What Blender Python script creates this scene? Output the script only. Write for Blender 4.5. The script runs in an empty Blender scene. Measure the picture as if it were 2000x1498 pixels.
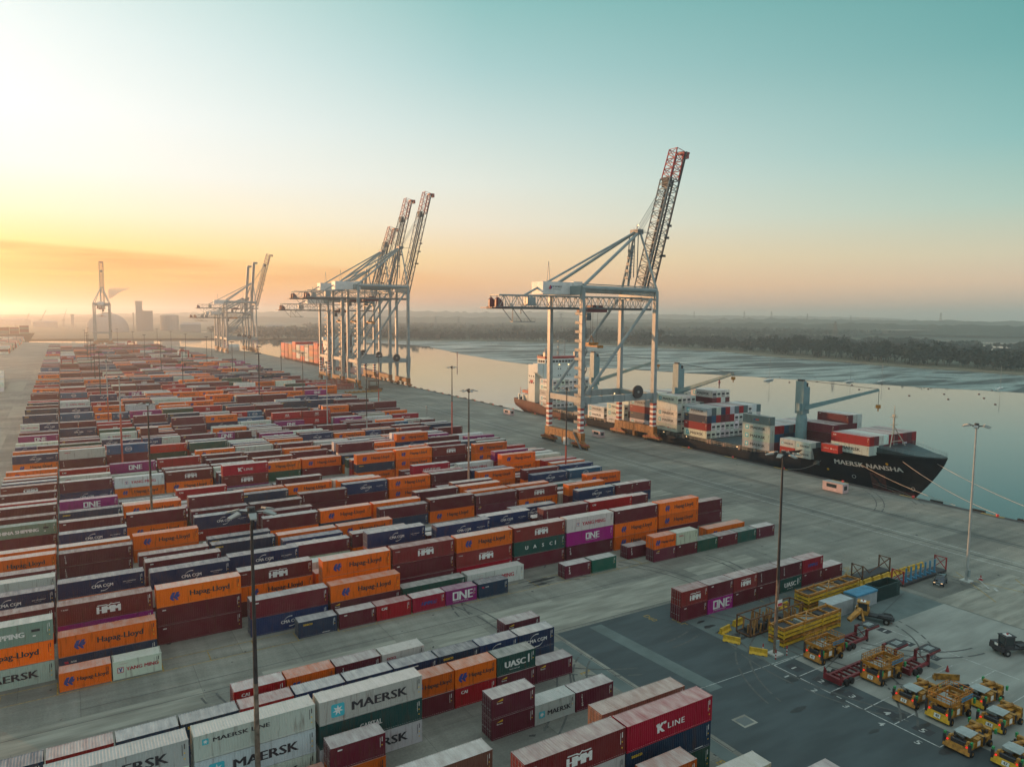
import bpy, bmesh, math, random
import numpy as np
from mathutils import Vector, Matrix
from math import sin, cos, tan, radians, pi, atan2, sqrt
random.seed(11)
sc = bpy.context.scene
COL = sc.collection

# ------------------------------------------------------------------ camera
CAM_H, F_PX, PITCH, ROLL, YAW = 50.238, 1425.53, 0.09240, 0.00726, 0.55204
cd = bpy.data.cameras.new('Camera'); cam = bpy.data.objects.new('Camera', cd); COL.objects.link(cam)
fw = Vector((sin(YAW)*cos(PITCH), cos(YAW)*cos(PITCH), -sin(PITCH)))
rt0 = Vector((cos(YAW), -sin(YAW), 0)); up0 = rt0.cross(fw)
rt = rt0*cos(ROLL)+up0*sin(ROLL); upv = rt.cross(fw)
cam.matrix_world = Matrix(((rt.x, upv.x, -fw.x, 0), (rt.y, upv.y, -fw.y, 0), (rt.z, upv.z, -fw.z, CAM_H), (0, 0, 0, 1)))
cd.sensor_width = 36; cd.lens = 36*F_PX/2000; cd.clip_start = 0.5; cd.clip_end = 40000
sc.camera = cam

# ------------------------------------------------------------------ world, sun, exposure
SUN_AZ, SUN_EL = radians(-31), radians(3.6)       # azimuth measured from +Y towards +X
def lin(r, g, b):
    f = lambda c: (c/255/12.92) if c/255 <= .04045 else ((c/255+.055)/1.055)**2.4
    return (f(r), f(g), f(b), 1)
w = bpy.data.worlds.new('World'); sc.world = w; w.use_nodes = True
nt = w.node_tree; nt.nodes.clear(); N = nt.nodes; L = nt.links
def nd(t, **k):
    n = N.new(t)
    for a, b in k.items(): setattr(n, a, b)
    return n
def mth(op, a, b=None, c=None, clamp=False):
    n = nd('ShaderNodeMath', operation=op, use_clamp=clamp)
    for i, v in enumerate((a, b, c)):
        if v is None: continue
        if isinstance(v, (int, float)): n.inputs[i].default_value = v
        else: L.new(v, n.inputs[i])
    return n.outputs[0]
out = nd('ShaderNodeOutputWorld'); bg = nd('ShaderNodeBackground'); L.new(bg.outputs[0], out.inputs[0])
tc = nd('ShaderNodeTexCoord'); sep = nd('ShaderNodeSeparateXYZ'); L.new(tc.outputs['Generated'], sep.inputs[0])
elev = mth('DIVIDE', mth('ARCSINE', sep.outputs[2]), pi/2)           # 0..1 for 0..90 deg
az = mth('ARCTAN2', sep.outputs[0], sep.outputs[1])
dA = mth('SUBTRACT', az, radians(-8))
azf = mth('DIVIDE', mth('ABSOLUTE', dA), radians(74), clamp=True)
def ramp(fac, stops):
    r = nd('ShaderNodeValToRGB'); r.color_ramp.interpolation = 'B_SPLINE' if False else 'LINEAR'
    cr = r.color_ramp
    while len(cr.elements) < len(stops): cr.elements.new(.5)
    for e, (p_, c_) in zip(cr.elements, stops): e.position = p_; e.color = c_
    L.new(fac, r.inputs[0]); return r.outputs[0]
def stops(l): return [(0.0 if d < 0 else d/90, tuple(v*m for v in lin(*c)[:3])+(1,)) for d, c, m in l]
left = ramp(elev, stops([(0, (235,130,60), 1.1), (.8, (255,150,54), 1.2), (2.4, (255,180,56), 1.2), (4.4, (255,222,128), 1.16), (6.6, (255,242,200), 1.12),
     (9.5, (255,251,240), 1.1), (13, (254,254,250), 1.12), (18, (246,252,249), 1.08), (25, (214,238,234), 1.02), (40, (200,220,220), 1.15), (90, (185,205,208), 1.25)]))
right = ramp(elev, stops([(0, (158,164,154), 1), (1.2, (206,184,160), 1), (2.4, (228,198,166), 1), (4.2, (218,208,178), 1), (7.5, (180,206,192), 1),
     (11.5, (142,192,188), 1), (17, (110,172,170), 1), (23, (88,158,156), 1), (31, (110,168,168), 1), (42, (178,202,203), 1.1), (90, (185,205,208), 1.25)]))
midr = ramp(elev, stops([(0, (196,158,134), 1), (1.0, (236,182,144), 1), (2.4, (252,198,144), 1), (4.4, (252,218,168), 1), (7, (244,233,210), 1),
     (10, (230,235,224), 1), (14, (204,224,220), 1), (18, (172,209,208), 1), (23, (138,192,190), 1), (31, (140,188,188), 1), (42, (185,208,208), 1.15), (90, (185,205,208), 1.25)]))
mix1 = nd('ShaderNodeMix', data_type='RGBA'); L.new(mth('MULTIPLY', azf, 2.0, clamp=True), mix1.inputs['Factor']); L.new(left, mix1.inputs[6]); L.new(midr, mix1.inputs[7])
mixs = nd('ShaderNodeMix', data_type='RGBA'); L.new(mth('SUBTRACT', mth('MULTIPLY', azf, 2.0), 1.0, clamp=True), mixs.inputs['Factor']); L.new(mix1.outputs[2], mixs.inputs[6]); L.new(right, mixs.inputs[7])
# pale pink sky behind the viewer, opposite the sunrise
back = mth('MULTIPLY', mth('SUBTRACT', mth('ABSOLUTE', dA), radians(95)), 1.6, clamp=True)
mixb = nd('ShaderNodeMix', data_type='RGBA'); L.new(back, mixb.inputs['Factor']); L.new(mixs.outputs[2], mixb.inputs[6]); mixb.inputs[7].default_value = (.56, .66, .68, 1)
mixs = mixb
# thin dawn cloud bank low over the sunrise
cmb = nd('ShaderNodeCombineXYZ'); L.new(mth('MULTIPLY', az, 2.2), cmb.inputs[0]); L.new(mth('MULTIPLY', elev, 46), cmb.inputs[1])
nz = nd('ShaderNodeTexNoise'); L.new(cmb.outputs[0], nz.inputs['Vector']); nz.inputs['Scale'].default_value = 1.6; nz.inputs['Detail'].default_value = 5
deg = mth('MULTIPLY', elev, 90)
tilt = mth('ADD', deg, mth('MULTIPLY', az, 2.6))
band = mth('MULTIPLY', mth('MULTIPLY', mth('SUBTRACT', tilt, 1.9, clamp=True), mth('MULTIPLY', mth('SUBTRACT', 4.55, tilt), 3.0, clamp=True)), mth('SUBTRACT', 1.0, mth('MULTIPLY', mth('ABSOLUTE', mth('SUBTRACT', az, radians(2))), 1.9), clamp=True), clamp=True)
cl = mth('MULTIPLY', mth('MULTIPLY', mth('SUBTRACT', nz.outputs[0], .34), 4.5, clamp=True), mth('MULTIPLY', band, 1.0))
mc = nd('ShaderNodeMix', data_type='RGBA'); L.new(mth('MULTIPLY', cl, .7), mc.inputs['Factor']); L.new(mixs.outputs[2], mc.inputs[6]); mc.inputs[7].default_value = lin(240,152,70)
sky = nd('ShaderNodeTexSky', sky_type='NISHITA', sun_disc=False); sky.sun_elevation = SUN_EL; sky.sun_rotation = SUN_AZ; sky.dust_density = 3
skm = nd('ShaderNodeMix', data_type='RGBA', blend_type='ADD'); skm.inputs['Factor'].default_value = 0.004
L.new(mc.outputs[2], skm.inputs[6]); L.new(sky.outputs[0], skm.inputs[7])
L.new(skm.outputs[2], bg.inputs[0]); bg.inputs[1].default_value = 1.0

sd = bpy.data.lights.new('Sun', 'SUN'); sd.energy = 5.0; sd.color = (1.0, .48, .20); sd.angle = radians(0.6)
so = bpy.data.objects.new('Sun', sd); COL.objects.link(so)
sv = Vector((sin(SUN_AZ)*cos(SUN_EL), cos(SUN_AZ)*cos(SUN_EL), sin(SUN_EL)))
so.rotation_euler = sv.to_track_quat('Z', 'Y').to_euler()
sc.view_settings.view_transform = 'Standard'; sc.view_settings.look = 'None'; sc.view_settings.exposure = 0; sc.view_settings.gamma = 1
sc.cycles.use_denoising = True; sc.cycles.max_bounces = 5; sc.cycles.volume_bounces = 4; sc.cycles.transparent_max_bounces = 4
sc.cycles.use_adaptive_sampling = True; sc.cycles.sample_clamp_indirect = 6

# ------------------------------------------------------------------ materials
def mat(name, col, rough=.6, metal=0, noise=0, nscale=1.0, bump=0, emit=None, spec=.5, dark=None, coord='Object', detail=4, stretch=None):
    m = bpy.data.materials.new(name); m.use_nodes = True
    t = m.node_tree; b = t.nodes['Principled BSDF']
    b.inputs['Base Color'].default_value = (*col, 1); b.inputs['Roughness'].default_value = rough; b.inputs['Metallic'].default_value = metal
    b.inputs['Specular IOR Level'].default_value = spec
    if emit: b.inputs['Emission Color'].default_value = (*emit[:3], 1); b.inputs['Emission Strength'].default_value = emit[3]
    if noise or bump:
        tcn = t.nodes.new('ShaderNodeTexCoord'); nn = t.nodes.new('ShaderNodeTexNoise'); nn.inputs['Scale'].default_value = nscale; nn.inputs['Detail'].default_value = detail
        src = tcn.outputs[coord]
        if stretch:
            mp = t.nodes.new('ShaderNodeMapping'); mp.inputs['Scale'].default_value = stretch; t.links.new(src, mp.inputs[0]); src = mp.outputs[0]
        t.links.new(src, nn.inputs['Vector'])
        if noise:
            r = t.nodes.new('ShaderNodeValToRGB'); r.color_ramp.elements[0].position = .35; r.color_ramp.elements[1].position = .65
            d = dark or tuple(c*(1-noise) for c in col)
            r.color_ramp.elements[0].color = (*d, 1); r.color_ramp.elements[1].color = (*col, 1)
            t.links.new(nn.outputs[0], r.inputs[0]); t.links.new(r.outputs[0], b.inputs['Base Color'])
        if bump:
            bp = t.nodes.new('ShaderNodeBump'); bp.inputs['Strength'].default_value = bump; bp.inputs['Distance'].default_value = .1
            t.links.new(nn.outputs[0], bp.inputs['Height']); t.links.new(bp.outputs[0], b.inputs['Normal'])
    return m
def paint_mat(name, stuff=False):
    """Painted corrugated steel: colour per object (or per face), rust streaks, chalky frosted roof with sky sheen painted in."""
    m = bpy.data.materials.new(name); m.use_nodes = True; t = m.node_tree; b = t.nodes['Principled BSDF']; nn = t.nodes.new; lk = t.links.new
    if stuff:
        a = nn('ShaderNodeAttribute'); a.attribute_name = 'Col'; col = a.outputs['Color']; rnd = a.outputs['Alpha']
        tcn = nn('ShaderNodeTexCoord'); pos = tcn.outputs['Object']
    else:
        a = nn('ShaderNodeObjectInfo'); col = a.outputs['Color']; rnd = a.outputs['Random']
        tcn = nn('ShaderNodeTexCoord'); off = nn('ShaderNodeVectorMath'); off.operation = 'ADD'; lk(tcn.outputs['Object'], off.inputs[0])
        lk(a.outputs['Location'], off.inputs[1]); pos = off.outputs[0]
    g = nn('ShaderNodeNewGeometry'); sp = nn('ShaderNodeSeparateXYZ'); lk(g.outputs['True Normal'], sp.inputs[0])
    def M(op, x, y=None, cl=False):
        n = nn('ShaderNodeMath'); n.operation = op; n.use_clamp = cl
        for i, v in enumerate((x, y)):
            if v is None: continue
            if isinstance(v, (int, float)): n.inputs[i].default_value = v
            else: lk(v, n.inputs[i])
        return n.outputs[0]
    def noise(scale, st, det=4):
        mp = nn('ShaderNodeMapping'); mp.inputs['Scale'].default_value = st; lk(pos, mp.inputs[0]); n = nn('ShaderNodeTexNoise'); n.inputs['Scale'].default_value = scale
        n.inputs['Detail'].default_value = det; lk(mp.outputs[0], n.inputs['Vector']); return n.outputs[0]
    big = noise(.45, (1, 1, 1)); streak = noise(1.0, (2.6, 2.6, .35), 5); patch = noise(1.0, (1.3, .5, 1), 7); rib = noise(1.0, (4.2, .25, 1), 2); fine = noise(9, (1, 1, 1), 3)
    def mix(f, c1, c2, bt='MIX'):
        n = nn('ShaderNodeMix'); n.data_type = 'RGBA'; n.blend_type = bt
        if isinstance(f, (int, float)): n.inputs[0].default_value = f
        else: lk(f, n.inputs[0])
        for i, c in ((6, c1), (7, c2)):
            if isinstance(c, tuple): n.inputs[i].default_value = (*c, 1)
            else: lk(c, n.inputs[i])
        return n.outputs[2]
    c1 = mix(M('MULTIPLY', M('SUBTRACT', big, .42, True), 1.6, True), col, mix(.22, col, (.20, .17, .15)))
    c2 = mix(M('MULTIPLY', M('MULTIPLY', M('SUBTRACT', streak, .55, True), 5.0, True), .55), c1, (.07, .032, .018))
    hsv = nn('ShaderNodeHueSaturation'); hsv.inputs['Saturation'].default_value = 1.12; lk(M('ADD', M('MULTIPLY', rnd, .40), .88), hsv.inputs['Value']); lk(c2, hsv.inputs['Color'])
    side = hsv.outputs[0]
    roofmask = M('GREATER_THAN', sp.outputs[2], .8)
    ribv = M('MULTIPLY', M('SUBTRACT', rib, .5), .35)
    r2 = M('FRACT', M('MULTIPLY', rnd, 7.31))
    frost_sheen = M('ADD', M('MULTIPLY', r2, .50), .30)  # roof paling: frost and fading, plus sky reflection put into the colour
    frost_sheen = M('ADD', M('ADD', frost_sheen, ribv), M('MULTIPLY', M('SUBTRACT', patch, .5), .9), True)
    roofc = mix(frost_sheen, mix(.25, side, (.10, .045, .03)), (.62, .57, .54))
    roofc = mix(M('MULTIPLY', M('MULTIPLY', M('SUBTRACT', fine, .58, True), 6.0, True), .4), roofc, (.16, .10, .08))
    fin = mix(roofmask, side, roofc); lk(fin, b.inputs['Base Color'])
    b.inputs['Roughness'].default_value = .55; b.inputs['Specular IOR Level'].default_value = .35
    if stuff:
        wv = nn('ShaderNodeTexWave'); wv.inputs['Scale'].default_value = 1.12; wv.bands_direction = 'X'; lk(pos, wv.inputs['Vector'])
        bp = nn('ShaderNodeBump'); bp.inputs['Strength'].default_value = .5; bp.inputs['Distance'].default_value = .04; lk(wv.outputs[0], bp.inputs['Height']); lk(bp.outputs[0], b.inputs['Normal'])
    return m
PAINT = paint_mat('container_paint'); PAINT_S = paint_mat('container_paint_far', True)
DARK = mat('dark_frame', (.03, .03, .035), .7); RUSTY = mat('rusty_steel', (.16, .07, .035), .8, noise=.6, nscale=3)
STEEL = mat('steel_grey', (.30, .30, .29), .5, .5); BLK = mat('black_rubber', (.012, .012, .013), .85)
GREYP = mat('crane_grey', (.27, .325, .33), .42, noise=.22, nscale=.35, coord='Object'); CRGREY2 = mat('crane_truss', (.16, .19, .20), .5, noise=.2, nscale=.5)
REDP = mat('red_paint', (.36, .022, .026), .5, noise=.3, nscale=.6); WHT = mat('white_paint', (.74, .74, .71), .5, noise=.15, nscale=.5)
YEL = mat('yellow_orange', (.50, .20, .018), .5, noise=.6, nscale=1.3); CRY = mat('crane_orange', (.33, .125, .02), .55, noise=.5, nscale=1.1); YELB = mat('bright_yellow', (.72, .42, .02), .55, noise=.4, nscale=1.6)
MARKW = mat('mark_white', (.78, .78, .74), .6, noise=.25, nscale=6); MARKK = mat('mark_black', (.02, .022, .03), .6)
MARKB = mat('mark_blue', (.025, .05, .22), .6); MARKC = mat('mark_cyan', (.04, .42, .50), .6); MARKR = mat('mark_red', (.45, .02, .05), .6)
MARKY = mat('mark_yellow', (.72, .45, .03), .6); MARKRR = mat('mark_red_faded', (.42, .035, .03), .6)
LAMPON = mat('lamp_lit', (1, .9, .7), .5, emit=(1, .62, .25, 3.5)); LAMPR = mat('tail_lamp_lit', (.9, .02, .02), .4, emit=(1, .02, .02, .9))
GLASS = mat('dark_glass', (.02, .03, .035), .1, spec=.8)
TEAL = mat('teal_grey_deck', (.05, .09, .10), .6, noise=.4, nscale=.6)

# ------------------------------------------------------------------ mesh builder
def text_geo(s, bold=0.0, res=2, shear=0, space=1.0):
    key = (s, bold, res, shear, space)
    if key in text_geo.c: return text_geo.c[key]
    cu = bpy.data.curves.new('tmp', 'FONT'); cu.body = s; cu.size = 1; cu.resolution_u = res; cu.offset = bold; cu.shear = shear; cu.space_character = space
    ob = bpy.data.objects.new('tmp', cu); me = ob.to_mesh()
    v = [tuple(x.co)[:2] for x in me.vertices]; f = [tuple(p.vertices) for p in me.polygons]
    ob.to_mesh_clear(); bpy.data.objects.remove(ob); bpy.data.curves.remove(cu)
    xs = [a for a, b in v]; ys = [b for a, b in v]
    x0, x1, y0, y1 = min(xs), max(xs), min(ys), max(ys)
    text_geo.c[key] = ([(a-x0, b-y0) for a, b in v], f, x1-x0, y1-y0); return text_geo.c[key]
text_geo.c = {}
class MB:
    def __init__(s): s.v = []; s.f = []; s.m = []; s.pt = []; s.cur = 0
    def add(s, vs, fs, m=0):
        o = len(s.v); s.v += [tuple(p) for p in vs]; s.f += [tuple(i+o for i in f) for f in fs]; s.m += [m]*len(fs); s.pt += [s.cur]*len(fs)
    def sub(s, k):
        r = MB(); idx = {}
        for f, m, p in zip(s.f, s.m, s.pt):
            if p == k: r.f.append(tuple(idx.setdefault(i, len(idx)) for i in f)); r.m.append(m)
        r.v = [s.v[i] for i in sorted(idx, key=idx.get)]; return r
    def box(s, x0, x1, y0, y1, z0, z1, m=0):
        s.add([(x0,y0,z0),(x1,y0,z0),(x1,y1,z0),(x0,y1,z0),(x0,y0,z1),(x1,y0,z1),(x1,y1,z1),(x0,y1,z1)],
              [(0,3,2,1),(4,5,6,7),(0,1,5,4),(1,2,6,5),(2,3,7,6),(3,0,4,7)], m)
    def beam(s, p, q, w, h=None, m=0, w2=None, h2=None, n=4):
        """tapering bar with square or round section between two points"""
        h = w if h is None else h; w2 = w if w2 is None else w2; h2 = h if h2 is None else h2
        p = Vector(p); q = Vector(q); d = (q-p).normalized()
        up = Vector((0, 0, 1)) if abs(d.z) < .95 else Vector((0, 1, 0))
        a = d.cross(up).normalized(); b = a.cross(d).normalized()
        if n == 4: offs = [(-.5,-.5),(.5,-.5),(.5,.5),(-.5,.5)]
        else: offs = [(.5*cos(2*pi*k/n), .5*sin(2*pi*k/n)) for k in range(n)]
        vs = [p+a*(x*w)+b*(y*h) for x, y in offs]+[q+a*(x*w2)+b*(y*h2) for x, y in offs]
        fs = [tuple(range(n-1, -1, -1)), tuple(range(n, 2*n))]+[(k, (k+1) % n, n+(k+1) % n, n+k) for k in range(n)]
        s.add(vs, fs, m)
    def cyl(s, p, q, r, n=12, m=0, r2=None): s.beam(p, q, 2*r, None, m, None if r2 is None else 2*r2, None if r2 is None else 2*r2, n)
    def poly(s, pts, m=0): s.add(pts, [tuple(range(len(pts)))], m)
    def prism(s, pts, d, m=0):
        n = len(pts); d = Vector(d); q = [Vector(p)+d for p in pts]
        s.add(list(pts)+q, [tuple(range(n-1, -1, -1)), tuple(range(n, 2*n))]+[(k, (k+1) % n, n+(k+1) % n, n+k) for k in range(n)], m)
    def text(s, body, o, ux, uz, h=None, wdt=None, m=0, bold=.012, res=2, center=True, shear=0, space=1.0):
        """flat lettering: o = centre (or lower left), ux / uz = directions"""
        vs, fs, W, Hh = text_geo(body, 0.0, res, shear, space); o = Vector(o); ux = Vector(ux); uz = Vector(uz)
        sy = h/Hh if h else wdt/W; sx = wdt/W if wdt else sy
        cx, cy = (W*sx/2, Hh*sy/2) if center else (0, 0); n = ux.cross(uz); sh = bold*sy*1.25
        for q, dx in enumerate((-sh, sh, 0) if bold > .024 and res > 1 else ((-sh, sh) if bold > .004 else (0,))): s.add([o+ux*(a*sx-cx+dx)+uz*(b*sy-cy)+n*(.002*q) for a, b in vs], fs, m)
    def mesh(s, name, mats):
        me = bpy.data.meshes.new(name); me.from_pydata(s.v, [], s.f)
        for mm in (mats if isinstance(mats, (list, tuple)) else [mats]): me.materials.append(mm)
        me.polygons.foreach_set('material_index', s.m); me.update(); return me
    def build(s, name, mats, parent=None, loc=(0,0,0), rz=0, **kw):
        o = bpy.data.objects.new(name, s.mesh(name, mats)); COL.objects.link(o); o.location = loc; o.rotation_euler = (0, 0, rz)
        if parent: o.parent = parent
        for k, v in kw.items(): o[k] = v
        return o
def tag(o, label, cat, group=None):
    o['label'] = label; o['category'] = cat
    if group: o['group'] = group
    return o
def empty(name, loc, rz=0, label=None, cat=None, group=None):
    o = bpy.data.objects.new(name, None); COL.objects.link(o); o.location = loc; o.rotation_euler = (0, 0, rz); o.empty_display_size = .5
    if label: tag(o, label, cat, group)
    return o
KIDS = {}
def copy_tree(o, parent=None):
    c = o.copy(); COL.objects.link(c)
    if parent: c.parent = parent
    for ch in o.children: copy_tree(ch, c)
    return c
def struct(name, mb, m, **k): return mb.build(name, m, kind='structure', **k)
QA = 0.0149; QC, QS = cos(QA), sin(QA)
def q2w(c, t, z=0): return (c*QC+t*QS, -c*QS+t*QC, z)       # quay coordinates (across, along) to world
# ------------------------------------------------------------------ ground, quay, water
def ground_mat():
    m = bpy.data.materials.new('yard_concrete'); m.use_nodes = True; t = m.node_tree; b = t.nodes['Principled BSDF']; nn = t.nodes.new; lk = t.links.new
    tcn = nn('ShaderNodeTexCoord')
    def noise(scale, st=(1,1,1), det=5):
        mp = nn('ShaderNodeMapping'); mp.inputs['Scale'].default_value = st; lk(tcn.outputs['Object'], mp.inputs[0]); n = nn('ShaderNodeTexNoise')
        n.inputs['Scale'].default_value = scale; n.inputs['Detail'].default_value = det; lk(mp.outputs[0], n.inputs['Vector']); return n.outputs[0]
    def ramp(f, a, ca, b_, cb):
        r = nn('ShaderNodeValToRGB'); e = r.color_ramp.elements; e[0].position = a; e[1].position = b_; e[0].color = (*ca, 1); e[1].color = (*cb, 1); lk(f, r.inputs[0]); return r.outputs[0]
    def mix(f, a, b_, bt='MIX'):
        n = nn('ShaderNodeMix'); n.data_type = 'RGBA'; n.blend_type = bt
        if isinstance(f, (int, float)): n.inputs[0].default_value = f
        else: lk(f, n.inputs[0])
        for i, c in ((6, a), (7, b_)):
            if isinstance(c, tuple): n.inputs[i].default_value = (*c, 1)
            else: lk(c, n.inputs[i])
        return n.outputs[2]
    base = ramp(noise(.05), .35, (.19, .19, .168), .65, (.29, .28, .24))
    br = nn('ShaderNodeTexBrick'); br.inputs['Scale'].default_value = 1; br.inputs['Brick Width'].default_value = 14; br.inputs['Row Height'].default_value = 11; br.offset = .5
    br.inputs['Mortar Size'].default_value = .035; br.inputs['Color1'].default_value = (.72, .72, .72, 1); br.inputs['Color2'].default_value = (1.12, 1.12, 1.1, 1); br.inputs['Mortar'].default_value = (.45, .45, .45, 1)
    br.inputs['Bias'].default_value = 0; lk(tcn.outputs['Object'], br.inputs['Vector'])
    c = mix(.85, base, br.outputs[0], 'MULTIPLY')
    c = mix(1, c, ramp(noise(.35, (.25, 1.6, 1)), .3, (.74, .74, .74), .7, (1.12, 1.12, 1.12)), 'MULTIPLY')   # tyre-worn streaks
    c = mix(1, c, ramp(noise(.4, (1.8, .16, 1)), .3, (.84, .84, .84), .7, (1.06, 1.06, 1.06)), 'MULTIPLY')
    sp = nn('ShaderNodeMath'); sp.operation = 'GREATER_THAN'; sp.inputs[1].default_value = .71; lk(noise(.55, (1, 1, 1), 3), sp.inputs[0])
    c = mix(sp.outputs[0], c, (.045, .047, .047))
    c = mix(1, c, ramp(noise(3.5, (1,1,1), 3), .3, (.86, .86, .86), .7, (1.1, 1.1, 1.1)), 'MULTIPLY')
    lk(c, b.inputs['Base Color']); b.inputs['Roughness'].default_value = .75; b.inputs['Specular IOR Level'].default_value = .3
    return m
CONC = ground_mat()
ASPH = mat('asphalt_dark', (.068, .088, .094), .8, noise=.3, nscale=.25, coord='Object', spec=.3, stretch=(.4, 1.5, 1))
ASPH2 = mat('asphalt_strip', (.13, .165, .16), .8, noise=.25, nscale=.3, spec=.3)
PATCH = mat('pale_concrete', (.33, .32, .27), .8, noise=.4, nscale=.5, spec=.3, stretch=(.25, 1.6, 1))
RAILM = mat('rail_groove', (.035, .036, .04), .5, .3); LINEY = mat('line_yellow', (.42, .27, .045), .7, noise=.6, nscale=2.5); LINEW = mat('line_white', (.52, .53, .50), .7, noise=.5, nscale=2.0)
COPE = mat('quay_cope', (.05, .048, .048), .8, noise=.5, nscale=.8); WALL = mat('quay_wall', (.07, .07, .065), .85, noise=.5, nscale=.3)
# terminal platform (top face at z = 0)
E0 = 201.6
def edge(t): return q2w(E0, t)
pts = [(-900, -150), edge(-150)[:2], edge(1010)[:2], (150, 1240), (20, 1420), (-60, 1480), (-900, 1500)]
g = MB(); g.poly([(x, y, 0) for x, y in pts]); struct('ground', g, CONC)
wl = MB()
for a_, b_ in zip(pts[1:-1], pts[2:]): wl.add([(*a_, -7), (*b_, -7), (*b_, -.02), (*a_, -.02)], [(0, 1, 2, 3)])
struct('quay_wall', wl, WALL)
def strip(name, m, c0, c1, t0, t1, z=.004, step=60):
    s = MB(); t = t0
    while t < t1: 
        u = min(t+step, t1); s.poly([q2w(c0, t, z), q2w(c1, t, z), q2w(c1, u, z), q2w(c0, u, z)]); t = u
    return struct(name, s, m)
strip('quay_cope', COPE, 199.6, 201.55, -60, 1005)
strip('quay_service_strip', mat('strip_concrete', (.20, .205, .18), .8, noise=.3, nscale=.3), 196.5, 199.6, -60, 1005)
def rails(name, cs, wd, t0=-60, t1=1000, z=.010):
    s = MB()
    for c in cs: s.poly([q2w(c-wd/2, t0, z), q2w(c+wd/2, t0, z), q2w(c+wd/2, t1, z), q2w(c-wd/2, t1, z)])
    return struct(name, s, RAILM)
rails('rail_track', (177.3, 178.8), .34); rails('rail_bed', (177.5, 178.55, 179.3), .10, z=.014)
rails('crane_rail', (163.3, 199.2), .42)
s = MB()
for c in (160.6, 165.4): s.poly([q2w(c-.12, -60, .012), q2w(c+.12, -60, .012), q2w(c+.12, 1000, .012), q2w(c-.12, 1000, .012)])
struct('white_quay_line', s, LINEW)
s = MB()
for t in range(-40, 1000, 22): s.poly([q2w(200.2, t, .012), q2w(201.4, t, .012), q2w(201.4, t+5.5, .012), q2w(200.2, t+5.5, .012)])
struct('yellow_edge_marks', s, LINEY)
def rect(name, m, x0, x1, y0, y1, z=.004, sk=0):
    s = MB(); s.poly([(x0, y0, z), (x1, y0, z), (x1+sk, y1, z), (x0+sk, y1, z)]); return struct(name, s, m)
rect('asphalt_lane', ASPH, 65.0, 86.0, -60, 91.4)
rect('asphalt_crossing', ASPH, 86.0, 131, 85.6, 91.4)
rect('asphalt_bays', ASPH, 86.0, 90.4, -60, 66.4)
rect('asphalt_apron', ASPH2, 86.0, 131, 66.4, 85.6)
rect('lane_repair_strip', ASPH2, 72.4, 74.8, 66, 90.6, .008, -1.5)
rect('lane_edge_strip', ASPH2, 62.2, 64.2, -60, 89, .008)
rect('concrete_crossing', PATCH, 63.5, 100, 92.2, 102.5)
rect('concrete_lane', PATCH, 131.5, 158, -60, 68)
rect('concrete_park', mat('park_concrete', (.30, .31, .28), .8, noise=.28, nscale=.3, spec=.3, stretch=(.3, 1.4, 1)), 90.4, 131.3, -60, 66.4)
rect('quay_road', ASPH2, 152, 160.2, -60, 62, .008)
s = MB()
for x, y, w_, d_ in [(-12, 97, 26, 5), (22, 99, 20, 3.5), (47, 95.5, 9, 5), (58, 100, 14, 4), (104, 99, 18, 4), (118, 93, 12, 3), (-30, 300, 9, 60), (-24, 420, 7, 50), (-33, 560, 10, 70), (-22, 720, 8, 50), (138, 150, 9, 5), (134, 122, 14, 3)]:
    s.poly([(x, y, .006), (x+w_, y, .006), (x+w_, y+d_, .006), (x, y+d_, .006)])
struct('patched_slabs', s, PATCH)
# painted markings
s = MB()
def ln(x0, y0, x1, y1, wd=.14, z=.012, mb=None):
    mb = mb or s; d = Vector((x1-x0, y1-y0, 0)).normalized(); n = Vector((-d.y, d.x, 0))*wd/2
    mb.poly([Vector((x0, y0, z))-n, Vector((x1, y1, z))-n, Vector((x1, y1, z))+n, Vector((x0, y0, z))+n])
for Y in (109.7, 113.4): ln(-30, Y, 30, Y); ln(36, Y-.2, 101, Y-.2)
for k in range(-1, 9):
    X = -2.52+12.716*k; ln(X, 109.7, X, 113.6, .2); ln(X+6.3, 109.7, X+6.3, 113.0)
for k in range(6): ln(85.5+6.2*k, 83.2, 85.5+6.2*k, 84.0)
for Y0 in (53.2, 57.6, 70.4, 74.7, 79.0): ln(60.3, Y0, 62.0, Y0, .18); ln(62.0, Y0, 62.0, Y0+1.0, .18)
for t_, x_, y_ in (('E', 60.9, 78.8), ('B', 60.6, 75.2), ('E', 61.6, 54.2), ('D60', 82.0, 88.3), ('D61', 85.2, 85.0)):
    s.text(t_, (x_, y_, .012), (0, -1, 0), (1, 0, 0), h=1.1, bold=.01, m=0)
ln(128, 84, 133, 86); ln(133, 86, 141, 80); ln(133, 83, 137, 79); ln(140, 62, 150, 74, .2); ln(147, 73, 150, 60, .2); ln(150, 60, 156, 66, .2)
for k, Y in enumerate((84.5, 86.5, 82.5, 80.5)): s.text('B7%d' % k, (131+k*2.2, Y, .012), (1, 0, 0), (0, 1, 0), h=.9)
struct('yellow_bay_markings', s, LINEY)
s = MB()
ln(86.1, 66.6, 86.1, 43.0, .16)
for i, Y in enumerate((66.6, 62.6, 57.6, 52.6, 48.6, 43.0)): ln(86.1, Y, 108.5 if i % 2 else 112, Y+.6, .13)
ln(112.3, 67, 112.3, 42, .14); ln(60, 67.6, 91.5, 66.9, .1); ln(73, 67.3, 60, 68.5, .1)
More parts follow.
